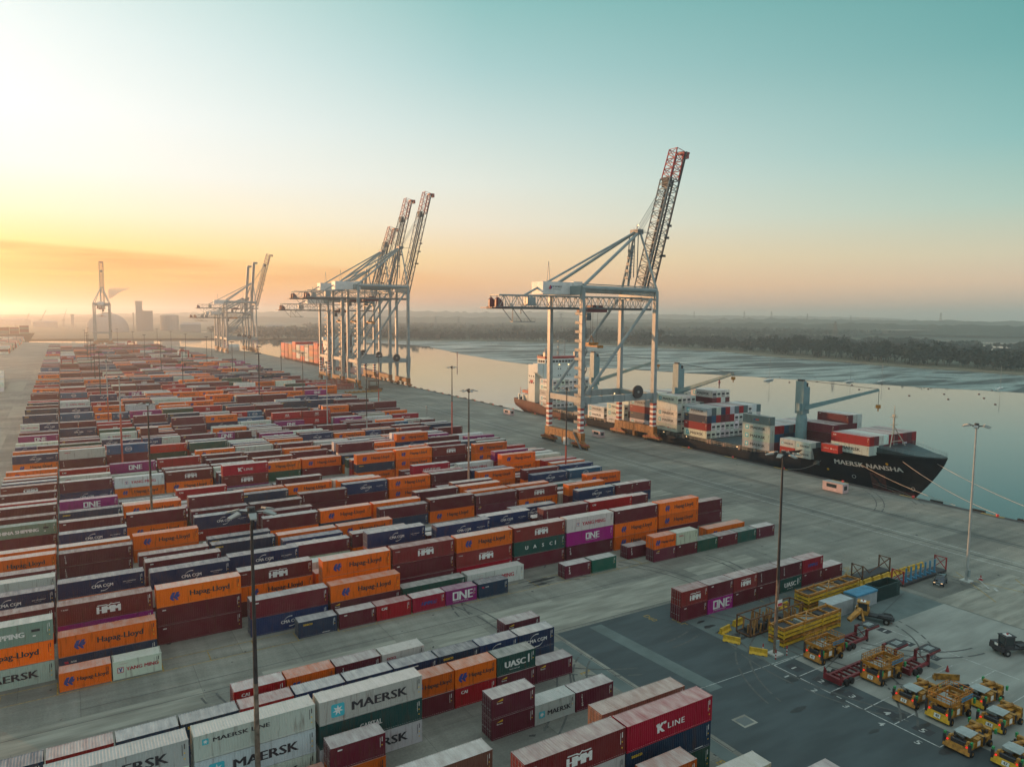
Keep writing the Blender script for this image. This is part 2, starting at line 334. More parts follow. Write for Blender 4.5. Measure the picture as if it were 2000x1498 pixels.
for i, Y in enumerate((64.4, 59.9, 55.2, 50.4, 45.8)):
    s.text(str(i+1), (84.9, Y-.9, .014), (0, -1, 0), (1, 0, 0), h=.95, bold=.03); s.text(str(i+1), (87.9, Y+.2, .014), (0, -1, 0), (1, 0, 0), h=1.0, bold=.03)
    if i < 3: s.text(str(i+1), (111.3-i*1.3, Y+.8, .014), (0, -1, 0), (1, 0, 0), h=1.0, bold=.03)
ln(146, 66, 150, 70, .2); ln(146.0, 64.5, 147.2, 65.6, .5); ln(152, 66, 158, 62, .16)
struct('white_bay_markings', s, LINEW)
s = MB()
for i, Y in enumerate((64.4, 59.9, 55.2, 50.4, 45.8)):
    s.poly([(x, y, .009) for x, y in ((87.2, Y-.9), (88.8, Y-.9), (88.8, Y+1.3), (87.2, Y+1.3))])
    if i < 3: s.poly([(x-i*1.3, y, .009) for x, y in ((110.5, Y-.1), (112.1, Y-.1), (112.1, Y+1.8), (110.5, Y+1.8))])
struct('number_panels', s, mat('panel_dark', (.03, .035, .04), .8))
OIL = mat('oil_stain', (.022, .026, .028), .6, noise=.3, nscale=2)
s = MB()
def blob(x, y, rx, ry, z=.016):
    n = 14; s.poly([(x+rx*cos(2*pi*k/n)*(1+random.uniform(-.3, .3)), y+ry*sin(2*pi*k/n)*(1+random.uniform(-.3, .3)), z+len(s.f)*.0002) for k in range(n)])
for x, y, rx, ry in [(88.2, 82.9, .9, .35), (88.0, 80.9, 1.2, .4), (87.8, 78.6, .9, .3), (88.6, 76.2, 1.6, .8), (89.2, 75.2, 1.4, .4), (84.9, 62.5, 1.8, .5), (87.0, 57.0, 1.4, .5), (85.6, 55.5, 1.0, .3), (88.3, 49.2, 1.6, .6), (89.0, 46.5, 1.3, .4), (86.5, 42.2, 1.6, .5), (90.5, 41, 1.8, .5), (76, 112.2, 3, .5), (75, 110.6, 1.6, .4), (79, 57, 1.5, .4), (94.5, 63.8, 1.3, .3), (82.5, 49, 1.0, .3)]: blob(x, y, rx, ry)
struct('oil_stains', s, OIL)
s = MB()
for x, y in ((69.5, 57.6), (104.8, 53.5)): s.poly([(x, y, .018), (x+2.4, y, .018), (x+2.4, y+2.2, .018), (x, y+2.2, .018)])
struct('manhole_frame', s, PATCH); s = MB()
for x, y in ((69.5, 57.6), (104.8, 53.5)): s.poly([(x+.3, y+.3, .022), (x+2.1, y+.3, .022), (x+2.1, y+1.9, .022), (x+.3, y+1.9, .022)])
struct('manhole_cover', s, mat('cover', (.11, .13, .13), .7))
s = MB(); 
for pth in ([(60, 92.2), (131, 92.2)], [(64.4, 55), (64.4, 91.3)], [(131.3, 20), (131.3, 74)], [(86, 60.5), (130, 73)], [(108, 36), (150, 62)], [(0, 104), (100, 104)], [(158.5, 30), (202, 62)], [(-20, 100.5), (60, 100.5)], [(140, 150), (163, 158)]):
    for a_, b_ in zip(pth, pth[1:]): ln(*a_, *b_, .10, .020, s)
struct('slab_joints', s, RAILM)

s = MB(); TY = mat('tyre_marks', (.10, .105, .10), .85, noise=.35, nscale=1.5)
rg = random.Random(21)
def skid(x, y, r, a0, a1, z):
    n = 22
    for off in (0, 1.9):
        q = [(x+(r+off)*cos(a0+(a1-a0)*k/n), y+(r+off)*sin(a0+(a1-a0)*k/n)) for k in range(n+1)]
        q2 = [(x+(r+off+.28)*cos(a0+(a1-a0)*k/n), y+(r+off+.28)*sin(a0+(a1-a0)*k/n)) for k in range(n+1)]
        for k in range(n):
            if rg.random() < .12: continue
            s.poly([(*q[k], z), (*q[k+1], z), (*q2[k+1], z), (*q2[k], z)])
for k in range(34):
    cx, cy, r_ = rg.choice([(88, 100, 16), (115, 66, 20), (150, 100, 30), (76, 70, 14), (30, 98, 30), (108, 56, 26), (150, 150, 40)]); a0 = rg.uniform(0, 6.28)
    skid(cx+rg.uniform(-14, 14), cy+rg.uniform(-5, 5), r_*rg.uniform(.5, 1.5), a0, a0+rg.uniform(.3, 1.1), .024+k*.0003)
struct('tyre_marks', s, TY)
# ---- quayside bollards and fenders
bo = MB(); bo.cyl((0, 0, 0), (0, 0, .35), .28, 10); bo.cyl((0, 0, .35), (0, 0, .6), .42, 10, r2=.36); bom = None
REDB = mat('bollard_red', (.70, .05, .05), .5)
tg = 0
for i, t in enumerate(range(70, 700, 22)):
    if bom is None: o = bo.build('bollard', REDB); bom = o.data
    else: o = bpy.data.objects.new('bollard', bom); COL.objects.link(o)
    o.location = q2w(200.6, t+1.5); tag(o, 'small red mooring bollard on the dark edge of the quay', 'bollard', 'bollards along the quay edge')
fm = None
fe = MB(); fe.box(-.35, .35, -1.6, 1.6, -2.4, .25); fe.cyl((-.9, 0, -1.2), (-.35, 0, -1.2), .45, 10)
for i, t in enumerate(range(66, 700, 11)):
    if 128 < t < 352: continue
    if fm is None: o = fe.build('fender', BLK); fm = o.data
    else: o = bpy.data.objects.new('fender', fm); COL.objects.link(o)
    o.location = q2w(202.45, t); o.rotation_euler = (0, 0, -QA); tag(o, 'black rubber fender on the waterside face of the quay', 'fender', 'fenders along the quay wall')

# ---- river
def water_mat():
    m = bpy.data.materials.new('river_water'); m.use_nodes = True; t = m.node_tree; b = t.nodes['Principled BSDF']
    b.inputs['Base Color'].default_value = (.03, .07, .075, 1); b.inputs['Roughness'].default_value = .03; b.inputs['IOR'].default_value = 1.333; b.inputs['Specular IOR Level'].default_value = .9
    tcn = t.nodes.new('ShaderNodeTexCoord'); mp = t.nodes.new('ShaderNodeMapping'); mp.inputs['Scale'].default_value = (.12, .35, 1); t.links.new(tcn.outputs['Object'], mp.inputs[0])
    n = t.nodes.new('ShaderNodeTexNoise'); n.inputs['Scale'].default_value = 1; n.inputs['Detail'].default_value = 3; t.links.new(mp.outputs[0], n.inputs['Vector'])
    bp = t.nodes.new('ShaderNodeBump'); bp.inputs['Strength'].default_value = .12; bp.inputs['Distance'].default_value = .12; t.links.new(n.outputs[0], bp.inputs['Height']); t.links.new(bp.outputs[0], b.inputs['Normal'])
    return m
WATER = water_mat()
g = MB(); g.poly([(-9000, -3000, -5), (14000, -3000, -5), (14000, 14000, -5), (-9000, 14000, -5)]); struct('water', g, WATER)
# ---- mudflats (exposed at low tide), traced along the waterline
def mud_mat():
    m = bpy.data.materials.new('wet_mud'); m.use_nodes = True; t = m.node_tree; b = t.nodes['Principled BSDF']; nn = t.nodes.new; lk = t.links.new
    tcn = nn('ShaderNodeTexCoord')
    def noise(sc_, st, det=6, dist=0):
        mp = nn('ShaderNodeMapping'); mp.inputs['Scale'].default_value = st; mp.inputs['Rotation'].default_value = (0, 0, radians(62)); lk(tcn.outputs['Object'], mp.inputs[0]); n = nn('ShaderNodeTexNoise')
        n.inputs['Scale'].default_value = sc_; n.inputs['Detail'].default_value = det; n.inputs['Distortion'].default_value = dist; lk(mp.outputs[0], n.inputs['Vector']); return n.outputs[0]
    a = noise(.016, (.45, 2.0, 1), 9, 1.2); c = noise(.09, (.4, 1.9, 1), 8, 2.0)
    r = nn('ShaderNodeValToRGB'); e = r.color_ramp.elements; e[0].position = .43; e[1].position = .52; e[0].color = (.035, .05, .05, 1); e[1].color = (.19, .225, .215, 1); lk(a, r.inputs[0])
    r2 = nn('ShaderNodeValToRGB'); e = r2.color_ramp.elements; e[0].position = .42; e[1].position = .56; e[0].color = (.62, .62, .62, 1); e[1].color = (1.2, 1.2, 1.2, 1); lk(c, r2.inputs[0])
    mx = nn('ShaderNodeMix'); mx.data_type = 'RGBA'; mx.blend_type = 'MULTIPLY'; mx.inputs[0].default_value = 1; lk(r.outputs[0], mx.inputs[6]); lk(r2.outputs[0], mx.inputs[7]); lk(mx.outputs[2], b.inputs['Base Color'])
    r3 = nn('ShaderNodeMapRange'); r3.inputs[1].default_value = .40; r3.inputs[2].default_value = .60; r3.inputs[3].default_value = .75; r3.inputs[4].default_value = .28; lk(a, r3.inputs[0]); lk(r3.outputs[0], b.inputs['Roughness'])
    bp = nn('ShaderNodeBump'); bp.inputs['Strength'].default_value = .5; bp.inputs['Distance'].default_value = .4; lk(c, bp.inputs['Height']); lk(bp.outputs[0], b.inputs['Normal'])
    return m
def wavy(line, amp, step=18):
    o = []
    for (x0, y0), (x1, y1) in zip(line, line[1:]):
        n = max(1, int(math.hypot(x1-x0, y1-y0)/step))
        for k in range(n):
            u = k/n; X = x0+(x1-x0)*u; Y = y0+(y1-y0)*u; d = math.hypot(x1-x0, y1-y0); q = amp*(sin(X*.021+Y*.013)+.5*sin(X*.057-Y*.041)+.4*random.uniform(-1, 1))
            o.append((X-(y1-y0)/d*q, Y+(x1-x0)/d*q))
    o.append(line[-1]); return o
mudline = [(790, -600), (700, -50), (640, 180), (612, 270), (566, 400), (530, 500), (500, 600), (452, 700), (470, 830), (492, 960), (520, 1080), (560, 1180), (540, 1300), (500, 1420), (560, 1500)]
shore = [(1100, -600), (900, -50), (840, 200), (800, 345), (800, 500), (850, 680), (886, 815), (890, 960), (860, 1150), (815, 1320), (700, 1400), (610, 1420), (540, 1560)]
ml = wavy(mudline, 3.5); sl = wavy(shore, 5)
s = MB(); s.poly([(x, y, -4.93) for x, y in ml]+[(x, y, -4.2) for x, y in reversed(sl)]); struct('mudflat', s, mud_mat())
s = MB(); lo = [(x, y, -4.15) for x, y in sl]; hi = [(x+22, y+6, -2.6) for x, y in sl]
for i in range(len(lo)-1): s.add([lo[i], lo[i+1], hi[i+1], hi[i]], [(0, 1, 2, 3)])
struct('reed_bank', s, mat('reed_grass', (.15, .14, .09), .9, noise=.4, nscale=.15))
FIELD = mat('far_fields', (.07, .085, .05), .9, noise=.4, nscale=.01)
s = MB(); s.poly([(x+20, y+5, -2.62) for x, y in sl]+[(900, 2300, -2.6), (1500, 2300, -2.6), (1900, 1500, -2.6), (1750, 900, -2.6), (1600, 400, -2.6), (1700, -600, -2.6)]); struct('land', s, FIELD)
# ------------------------------------------------------------------ container kinds
KIND = {   # colour, colour word, phrase for the marks
 'H': ((.72,.125,.004), 'orange', 'blue emblem and dark lettering'), 'M': ((.15,.026,.028), 'rust brown', 'big white block letters'),
 'm': ((.105,.015,.026), 'maroon', 'small white corner marks'), 'T': ((.090,.014,.026), 'dark maroon', 'white upright lettering'),
 'X': ((.105,.020,.036), 'plum brown', 'small yellow and white badge'), 't': ((.100,.015,.030), 'wine brown', 'slanted white upright letters'),
 'C': ((.007,.026,.080), 'navy blue', 'white lettering and swoosh'), 'N': ((.012,.034,.072), 'slate blue', 'small orange lettering'),
 'k': ((.010,.036,.070), 'ink blue', 'small striped badge'), 'O': ((.26,.026,.15), 'magenta', 'big pale letters'),
 'Y': ((.55,.56,.50), 'off white', 'red lettering'), 'U': ((.006,.055,.045), 'deep green', 'spaced white letters'),
 'g': ((.010,.070,.052), 'teal green', 'no large marks'), 'K': ((.30,.006,.026), 'crimson', 'white serif style lettering'),
 'c': ((.26,.010,.018), 'dark red', 'short white letters'), 'R': ((.24,.010,.030), 'carmine red', 'dark blue slanted letters'),
 'I': ((.32,.008,.018), 'cherry red', 'white letters over wave lines'), 'h': ((.30,.010,.035), 'rose red', 'wide white letters'),
 'r': ((.52,.022,.012), 'bright red', 'faded ghost letters'), 'B': ((.018,.085,.16), 'steel blue', 'white oval emblem'),
 'S': ((.17,.25,.20), 'sage green', 'large white letters'), 'o': ((.50,.50,.43), 'cream grey', 'small red letters'),
 'w': ((.52,.55,.52), 'pale grey', 'no large marks'), 'A': ((.42,.47,.44), 'light grey', 'cyan star square and dark lettering'),
 'L': ((.40,.45,.40), 'faded green', 'cyan star and small dark lettering'), 'p': ((.010,.062,.056), 'bottle green', 'white serif lettering'),
 'W': ((.62,.61,.56), 'white', 'cyan star square and dark lettering'), 's': ((.58,.57,.52), 'ivory white', 'grey lettering with red arrows'),
 'D': ((.34,.012,.016), 'scarlet', 'small white letters and arrow'), 'b': ((.20,.10,.075), 'tan brown', 'small red badge'), 'q': ((.40,.10,.04), 'rusty orange', 'no large marks'),
 'G': ((.09,.13,.14), 'blue grey', 'small red and blue badge'), 'y': ((.50,.47,.33), 'sand', 'no large marks')}
MK = [MARKW, MARKK, MARKB, MARKC, MARKR, MARKY, MARKRR]
LG = {}
def star(mb, cx, cz, r, m, y, n=7):
    for k in range(n):
        a = pi/2+2*pi*k/n; a1 = a-pi/n; a2 = a+pi/n; r2 = r*.42
        mb.add([(cx, y, cz), (cx+r2*cos(a1), y, cz+r2*sin(a1)), (cx+r*cos(a), y, cz+r*sin(a)), (cx+r2*cos(a2), y, cz+r2*sin(a2))], [(0, 1, 2, 3)], m)
def arc(mb, cx, cz, r, a0, a1, w0, w1, m, y, n=10):
    P_ = []
    for k in range(n+1):
        a = radians(a0+(a1-a0)*k/n); ww = w0+(w1-w0)*k/n
        P_.append(((cx+(r-ww)*cos(a), y, cz+(r-ww)*sin(a)*.8), (cx+(r+ww)*cos(a), y, cz+(r+ww)*sin(a)*.8)))
    for (a, b), (c, d) in zip(P_, P_[1:]): mb.add([a, b, d, c], [(0, 1, 2, 3)], m)
def logo(code, Lx, Hz, res=2):
    key = (code, Lx, Hz, res)
    if key in LG: return LG[key]
    mb = MB(); y = -.006; X, Z = (1, 0, 0), (0, 0, 1); big = Lx > 7; cx, cz = Lx/2, Hz/2
    T = lambda s_, x, z, h=None, m=0, w=None, bold=.03, **k: mb.text(s_, (x, y, z), X, Z, h=h, wdt=w, m=m, bold=bold, res=res, **k)
    mb.cur = 2
    if res > 1:
        mb.box(Lx-.62, Lx-.57, y, y+.004, Hz*.42, Hz*.84, 0 if code not in 'HYowALWs' else 1); mb.box(Lx-.42, Lx-.33, y, y+.004, Hz*.66, Hz*.86, 0 if code not in 'HYowALWs' else 1)
        for k in range(2 if big else 1): mb.box(Lx-.46, Lx-.32, y, y+.004, Hz*(.48-.22*k), Hz*(.53-.22*k), 5)
    mb.cur = 0
    if code == 'H':
        mb.cur = 1
        s_ = Hz*.44; x0 = Lx*(.15 if big else .08); z0 = cz-s_/2
        for dx in (0, s_*.46):
            mb.poly([(x0+dx+a*s_, y, z0+b*s_) for a, b in ((0, .30), (.28, 0), (.50, 0), (.34, .34), (.52, .34), (.60, .52), (.43, .52), (.62, 1), (.30, 1), (.08, .62))], 2)
        mb.poly([(x0+s_*a, y-.001, z0+s_*b) for a, b in ((.80, .40), (1.18, .55), (1.05, .62), (1.22, .72), (.86, .66))], 2)
        mb.cur = 0; T('Hapag-Lloyd', Lx*(.62 if big else .64), cz, w=Lx*(.47 if big else .60), m=1, bold=.03)
    elif code == 'M':
        wd = 2.9 if big else 2.3; T('HMM', cx+(.3 if big else .1), cz-.12, w=wd, h=1.0 if big else .86, bold=.06)
        x0 = cx+(.3 if big else .1)-wd/2; zt = cz+.52
        mb.poly([(x0+wd*a, y, zt+b) for a, b in ((0, 0), (.36, 0), (.50, -.18), (.62, .10), (.72, 0), (1, .02), (1, .14), (.70, .12), (.60, .24), (.50, -.02), (.40, .12), (0, .12))], 0)
        if big: mb.cur = 2; T('\u2191 KOBC', .9, Hz*.78, h=.18)
    elif code == 'C':
        wd = 3.0 if big else 3.4; T('CMA CGM', cx, cz-.05, w=wd, h=.52, bold=.03)
        mb.cur = 1; arc(mb, cx, cz-.05, wd*.34, 165, 75, .012, .09, 0, y); arc(mb, cx, cz-.05, wd*.34, -15, -105, .012, .09, 0, y)
        mb.cur = 3
        if big: T('eco container', Lx*.82, cz+.1, h=.22, bold=.015); T('bamboo flooring', Lx*.81, cz-.22, h=.12, bold=.01)
    elif code == 'O':
        h = 1.35 if big else 1.5; x0 = cx-(1.2 if big else 1.75); wO = h*.78
        for a in ((0, wO, 0, .26), (0, wO, h-.26, h), (0, .30, .26, h-.26), (wO-.30, wO, .26, h-.26)): mb.box(x0+a[0], x0+a[1], y, y+.004, cz-h/2+.1+a[2], cz-h/2+.1+a[3], 0)
        mb.text('NE', (x0+wO+.15, y, cz-h/2+.1), X, Z, h=h, m=0, bold=.03, center=False, res=res); T('OCEAN NETWORK EXPRESS', x0+1.55, cz-h/2-.1, w=3.0, bold=.01)
    elif code == 'Y':
        mb.cur = 1; x0 = Lx*(.20 if big else .09); s_ = .78; mb.box(x0, x0+s_, y, y+.004, cz-.39, cz+.39, 4); mb.box(x0+.08, x0+s_-.08, y-.002, y, cz-.31, cz+.31, 0)
        mb.poly([(x0+a*s_, y-.003, cz-.39+b*s_) for a, b in ((.15, .85), (.40, .85), (.5, .6), (.6, .85), (.85, .85), (.62, .5), (.62, .15), (.38, .15), (.38, .5))], 2)
        mb.cur = 0; T('YANG MING', Lx*(.57 if big else .60), cz, w=Lx*(.50 if big else .66), m=4, bold=.028); 
        mb.cur = 3
        if res > 1: T('www.yangming.com', Lx*.22, Hz*.82, h=.12, m=4, bold=.0)
    elif code == 'U':
        if big:
            for k, ch in enumerate('UASC'): T(ch, Lx*(.24+.16*k), cz, h=.72, bold=.04)
            mb.cur = 1; mb.box(Lx*.80, Lx*.82, y, y+.004, cz-.42, cz+.42, 0)
        else: T('UASC', cx-.2, cz, w=3.2, h=.85, bold=.05); mb.cur = 1; mb.box(Lx*.80, Lx*.84, y, y+.004, cz-.4, cz+.75, 0); T('www.uasc.net', cx-.3, cz-.75, h=.16, bold=.01)
    elif code == 'K':
        T('"', Lx*.34, cz+.33, h=.28); T('K', Lx*.38, cz, h=1.05, bold=.05); T('"', Lx*.425, cz+.42, h=.28); T('LINE', Lx*.56, cz-.06, w=2.4, h=.62, bold=.02, space=1.15)
    elif code == 'c': T('CAI', Lx*(.09 if big else .22), Hz*.74, h=.42, bold=.05)
    elif code in 'Tt':
        for k, ch in enumerate('TRITON' if code == 'T' else 'TEX'): mb.text(ch, (.95+(.02*k if code == 'T' else .05*k), y, Hz*.80-k*(.27 if code == 'T' else .52)), X, Z, h=.20 if code == 'T' else .38, m=0, bold=.05, res=res)
    elif code == 'X': mb.cur = 1; mb.poly([(.6, y, Hz*.80), (1.5, y, Hz*.80), (1.5, y, Hz*.90)], 5); T('florens', 1.05, Hz*.72, h=.2, bold=.03)
    elif code == 'N': T('seaco', 1.4, Hz*.78, h=.30, m=5, bold=.03); mb.cur = 3; mb.box(Lx-2.4, Lx-1.2, y, y+.004, .22, .30, 0)
    elif code == 'k': mb.cur = 1; mb.poly([(.7, y, Hz*.66), (1.15, y, Hz*.66), (1.05, y, Hz*.78), (.6, y, Hz*.78)], 4); T('NYK', 1.75, Hz*.72, h=.24, shear=.25)
    elif code == 'm':
        mb.cur = 3
        if res > 1: mb.box(.75, 1.25, y, y+.004, Hz*.80, Hz*.86, 0)
    elif code == 'R': T('HMM.G', cx, cz, w=2.9, h=.62, m=2, bold=.05, shear=.35)
    elif code == 'I':
        T('ACL', cx, cz+.32, h=.62, bold=.05, shear=.25); mb.cur = 1
        for k, (dx, dz) in enumerate(((0, -.2), (.25, -.42), (-.2, -.62))): mb.poly([(cx+dx+a, y, cz+dz+b) for a, b in ((-1.25, 0), (-.6, -.10), (0, .10), (.6, -.10), (1.25, 0), (.6, -.03), (0, .17), (-.6, -.03))], 0)
    elif code == 'h': T('HYUNDAI', cx, cz, w=5.4, h=.66, bold=.03)
    elif code == 'r': T('HAMBURG SUD', cx, cz, w=5.2, h=1.0, m=6, bold=.04)
    elif code == 'B':
        for rr, mm in ((1.0, 0),): arc(mb, cx, cz, .95, 0, 360, .06, .06, 0, y, 20)
        mb.cur = 0; T('COSCO', cx, cz, w=1.6, h=.34, bold=.04); mb.cur = 1; mb.box(cx-1.15, cx+1.15, y, y+.004, cz+.28, cz+.33, 0); mb.box(cx-1.15, cx+1.15, y, y+.004, cz-.33, cz-.28, 0)
        mb.cur = 3
        for k in range(6): mb.box(.55, .70, y, y+.004, Hz*.28+k*.17, Hz*.28+k*.17+.11, 0)
    elif code == 'S': T('CHINA SHIPPING', Lx*.42, cz-.05, w=Lx*.62, h=.72, bold=.05); mb.cur = 3; mb.box(Lx*.80, Lx*.88, y, y+.004, cz+.1, cz+.45, 1); mb.box(Lx*.81, Lx*.84, y, y+.004, cz-.55, cz-.35, 0)
    elif code == 'o': T('OOCL', Lx*(.17 if big else .22), Hz*.72, h=.34, m=4, bold=.05)
    elif code in 'AWL':
        if code == 'L': s_ = .62; x0 = .75; zc = Hz*.70
        elif big: s_ = 1.5; x0 = 1.3; zc = cz
        else: s_ = .85; x0 = .6; zc = cz-.1
        n = 4; rr = s_*.12; P_ = []
        for qx, qz, a0 in ((1, 1, 0), (-1, 1, 90), (-1, -1, 180), (1, -1, 270)):
            for k in range(n): a = radians(a0+90*k/(n-1)); P_.append((x0+s_/2+qx*(s_/2-rr)+rr*cos(a), y, zc+qz*(s_/2-rr)+rr*sin(a)))
        mb.cur = 1; mb.poly(P_[::-1], 3); star(mb, x0+s_/2, zc, s_*.42, 0, y-.003); mb.cur = 0
        if code == 'L': T('MAERSK LINE', 4.6, zc, w=5.6, h=.44, m=1, bold=.03)
        elif big: T('MAERSK', 7.0, zc+.02, w=6.6, h=1.0, m=1, bold=.035)
        else: T('MAERSK', 3.65, zc, w=3.5, h=.60, m=1, bold=.035)
    elif code == 'p': T('CAPITAL', cx-.2, cz, w=2.6, h=.6, m=0, bold=.02)
    elif code in 'sD':
        mm, ma = (1, 4) if code == 's' else (0, 0)
        T('HAMBURG', Lx*.30, cz, w=Lx*.30, m=mm, bold=.01); T('S\u00dcD', Lx*.86, cz, w=Lx*.13, m=mm, bold=.01); mb.cur = 1
        mb.poly([(Lx*.56, y, cz+.25), (Lx*.68, y, cz), (Lx*.56, y, cz-.25)], ma); mb.poly([(Lx*.69, y, cz-.05), (Lx*.76, y, cz-.35), (Lx*.72, y, cz+.1)], ma)
    elif code == 'b': mb.box(.5, 1.0, y, y+.004, Hz*.6, Hz*.75, 4)
    elif code == 'G': mb.box(cx-1.2, cx-.3, y, y+.004, cz-.2, cz+.25, 2); mb.box(cx-.3, cx+1.2, y, y+.004, cz-.25, cz+.25, 6)
    LG[key] = mb if mb.v else None; return LG[key]
BODY = {}
def body_mb(Lx, Hz, smooth=False):
    """corrugated shipping container: posts, rails, real trapezoid corrugation; front face at y = 0, left end at x = 0"""
    mb = MB(); W = 2.44
    for x in (0, Lx-.16):
        for y in (0, W-.16): mb.box(x, x+.16, y, y+.16, .12, Hz-.12)
        for y in (0, W-.18):
            for z in (0, Hz-.12): mb.box(x, x+.18, y, y+.18, z, z+.12)
    for y in (0, W-.06): mb.box(.18, Lx-.18, y, y+.06, Hz-.10, Hz-.02); mb.box(.18, Lx-.18, y, y+.06, .02, .16)
    for x in (0.01, Lx-.07): mb.box(x, x+.06, .18, W-.18, Hz-.12, Hz-.01); mb.box(x, x+.06, .18, W-.18, .02, .16)
    def corr(P0, du, dv, dn, lu, lv, pitch=.278, dep=.036):
        P0, du, dv, dn = map(Vector, (P0, du, dv, dn)); n = max(1, round(lu/pitch)); pt = lu/n; prof = [(0, 0)]
        for k in range(n): prof += [(k*pt+pt*.30, 0), (k*pt+pt*.50, 1), (k*pt+pt*.80, 1), (k*pt+pt, 0)]
        lo = [P0+du*u-dn*(dep*d) for u, d in prof]; hi = [p+dv*lv for p in lo]; c = len(lo)
        mb.add(lo+hi, [(i, i+1, c+i+1, c+i) for i in range(c-1)])
    if smooth:
        mb.box(.16, Lx-.16, .03, W-.03, .14, Hz-.03)
        for k in range(1, 12): mb.box(Lx*k/12-.02, Lx*k/12+.02, .02, .03, .18, Hz-.1)
    else:
        corr((.16, .012, .16), (1, 0, 0), (0, 0, 1), (0, -1, 0), Lx-.32, Hz-.26); corr((Lx-.16, W-.012, .16), (-1, 0, 0), (0, 0, 1), (0, 1, 0), Lx-.32, Hz-.26)
        corr((.012, W-.16, .16), (0, -1, 0), (0, 0, 1), (-1, 0, 0), W-.32, Hz-.27); corr((Lx-.012, .16, .16), (0, 1, 0), (0, 0, 1), (1, 0, 0), W-.32, Hz-.27)
        P0 = Hz-.025; corr((.06, .06, P0), (1, 0, 0), (0, 1, 0), (0, 0, 1), Lx-.12, W-.12, .278, .022)
    mb.box(.1, Lx-.1, .1, W-.1, .05, .12)
    return mb
def get_body(Lx, Hz, smooth):
    k = (Lx, Hz, smooth)
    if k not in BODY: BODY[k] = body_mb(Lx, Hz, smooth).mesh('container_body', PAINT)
    return BODY[k]
def door_mesh(Hz):
    if ('d', Hz) in BODY: return BODY[('d', Hz)]
    mb = MB()
    mb.box(-.03, .005, .10, 1.17, .18, Hz-.14)
    for z in (.55, 1.1, 1.65, 2.15): mb.box(-.05, -.03, .16, 1.12, z, z+.06)
    for yy in (.38, .88): mb.cyl((-.09, yy, .10), (-.09, yy, Hz-.08), .022, 6, 1); mb.box(-.10, -.03, yy-.03, yy+.22, 1.0, 1.08, 1)
    BODY[('d', Hz)] = mb.mesh('container_door', [PAINT, STEEL]); return BODY[('d', Hz)]
BOX = []    # every container: dict(p=(x,y,z), L, H, rot, code, lab, group, sm)
def addbox(x, y, z, Lx, Hz, code, lab=None, grp=None, rot=0, **k): BOX.append(dict(p=(x, y, z), L=Lx, H=Hz, rot=rot, code=code, lab=lab, grp=grp, **k))
ORD = ['zeroth','first','second','third','fourth','fifth','sixth','seventh','eighth','ninth','tenth','eleventh','twelfth','thirteenth','fourteenth','fifteenth','sixteenth','seventeenth','eighteenth','nineteenth','twentieth']
def ordn(n):
    if n <= 20: return ORD[n]
    t_, u = divmod(n, 10)
    if t_ > 9: return 'far'
    w_ = ['', '', 'twenty', 'thirty', 'forty', 'fifty', 'sixty', 'seventy', 'eighty', 'ninety'][t_]; return w_+'-'+ORD[u] if u else w_[:-1]+'ieth'
def tiername(k, n):
    if n == 1: return 'single tier'
    return 'top tier' if k == n-1 else ('bottom tier' if k == 0 else 'middle tier')
X0, PX, Y0, PY = -2.52, 12.716, 110.3, 4.3
def stack(x, y, hs, codes, Lx, where, grp):
    z = 0; n = len(hs)
    for k, (h, c) in enumerate(zip(hs, codes)):
        addbox(x, y, z, Lx, h-.02, c, (tiername(k, n), where), grp); z += h
CODES = 'HMmTXtCNkOYUgKcRIhrBSowALpWsDbqGy'
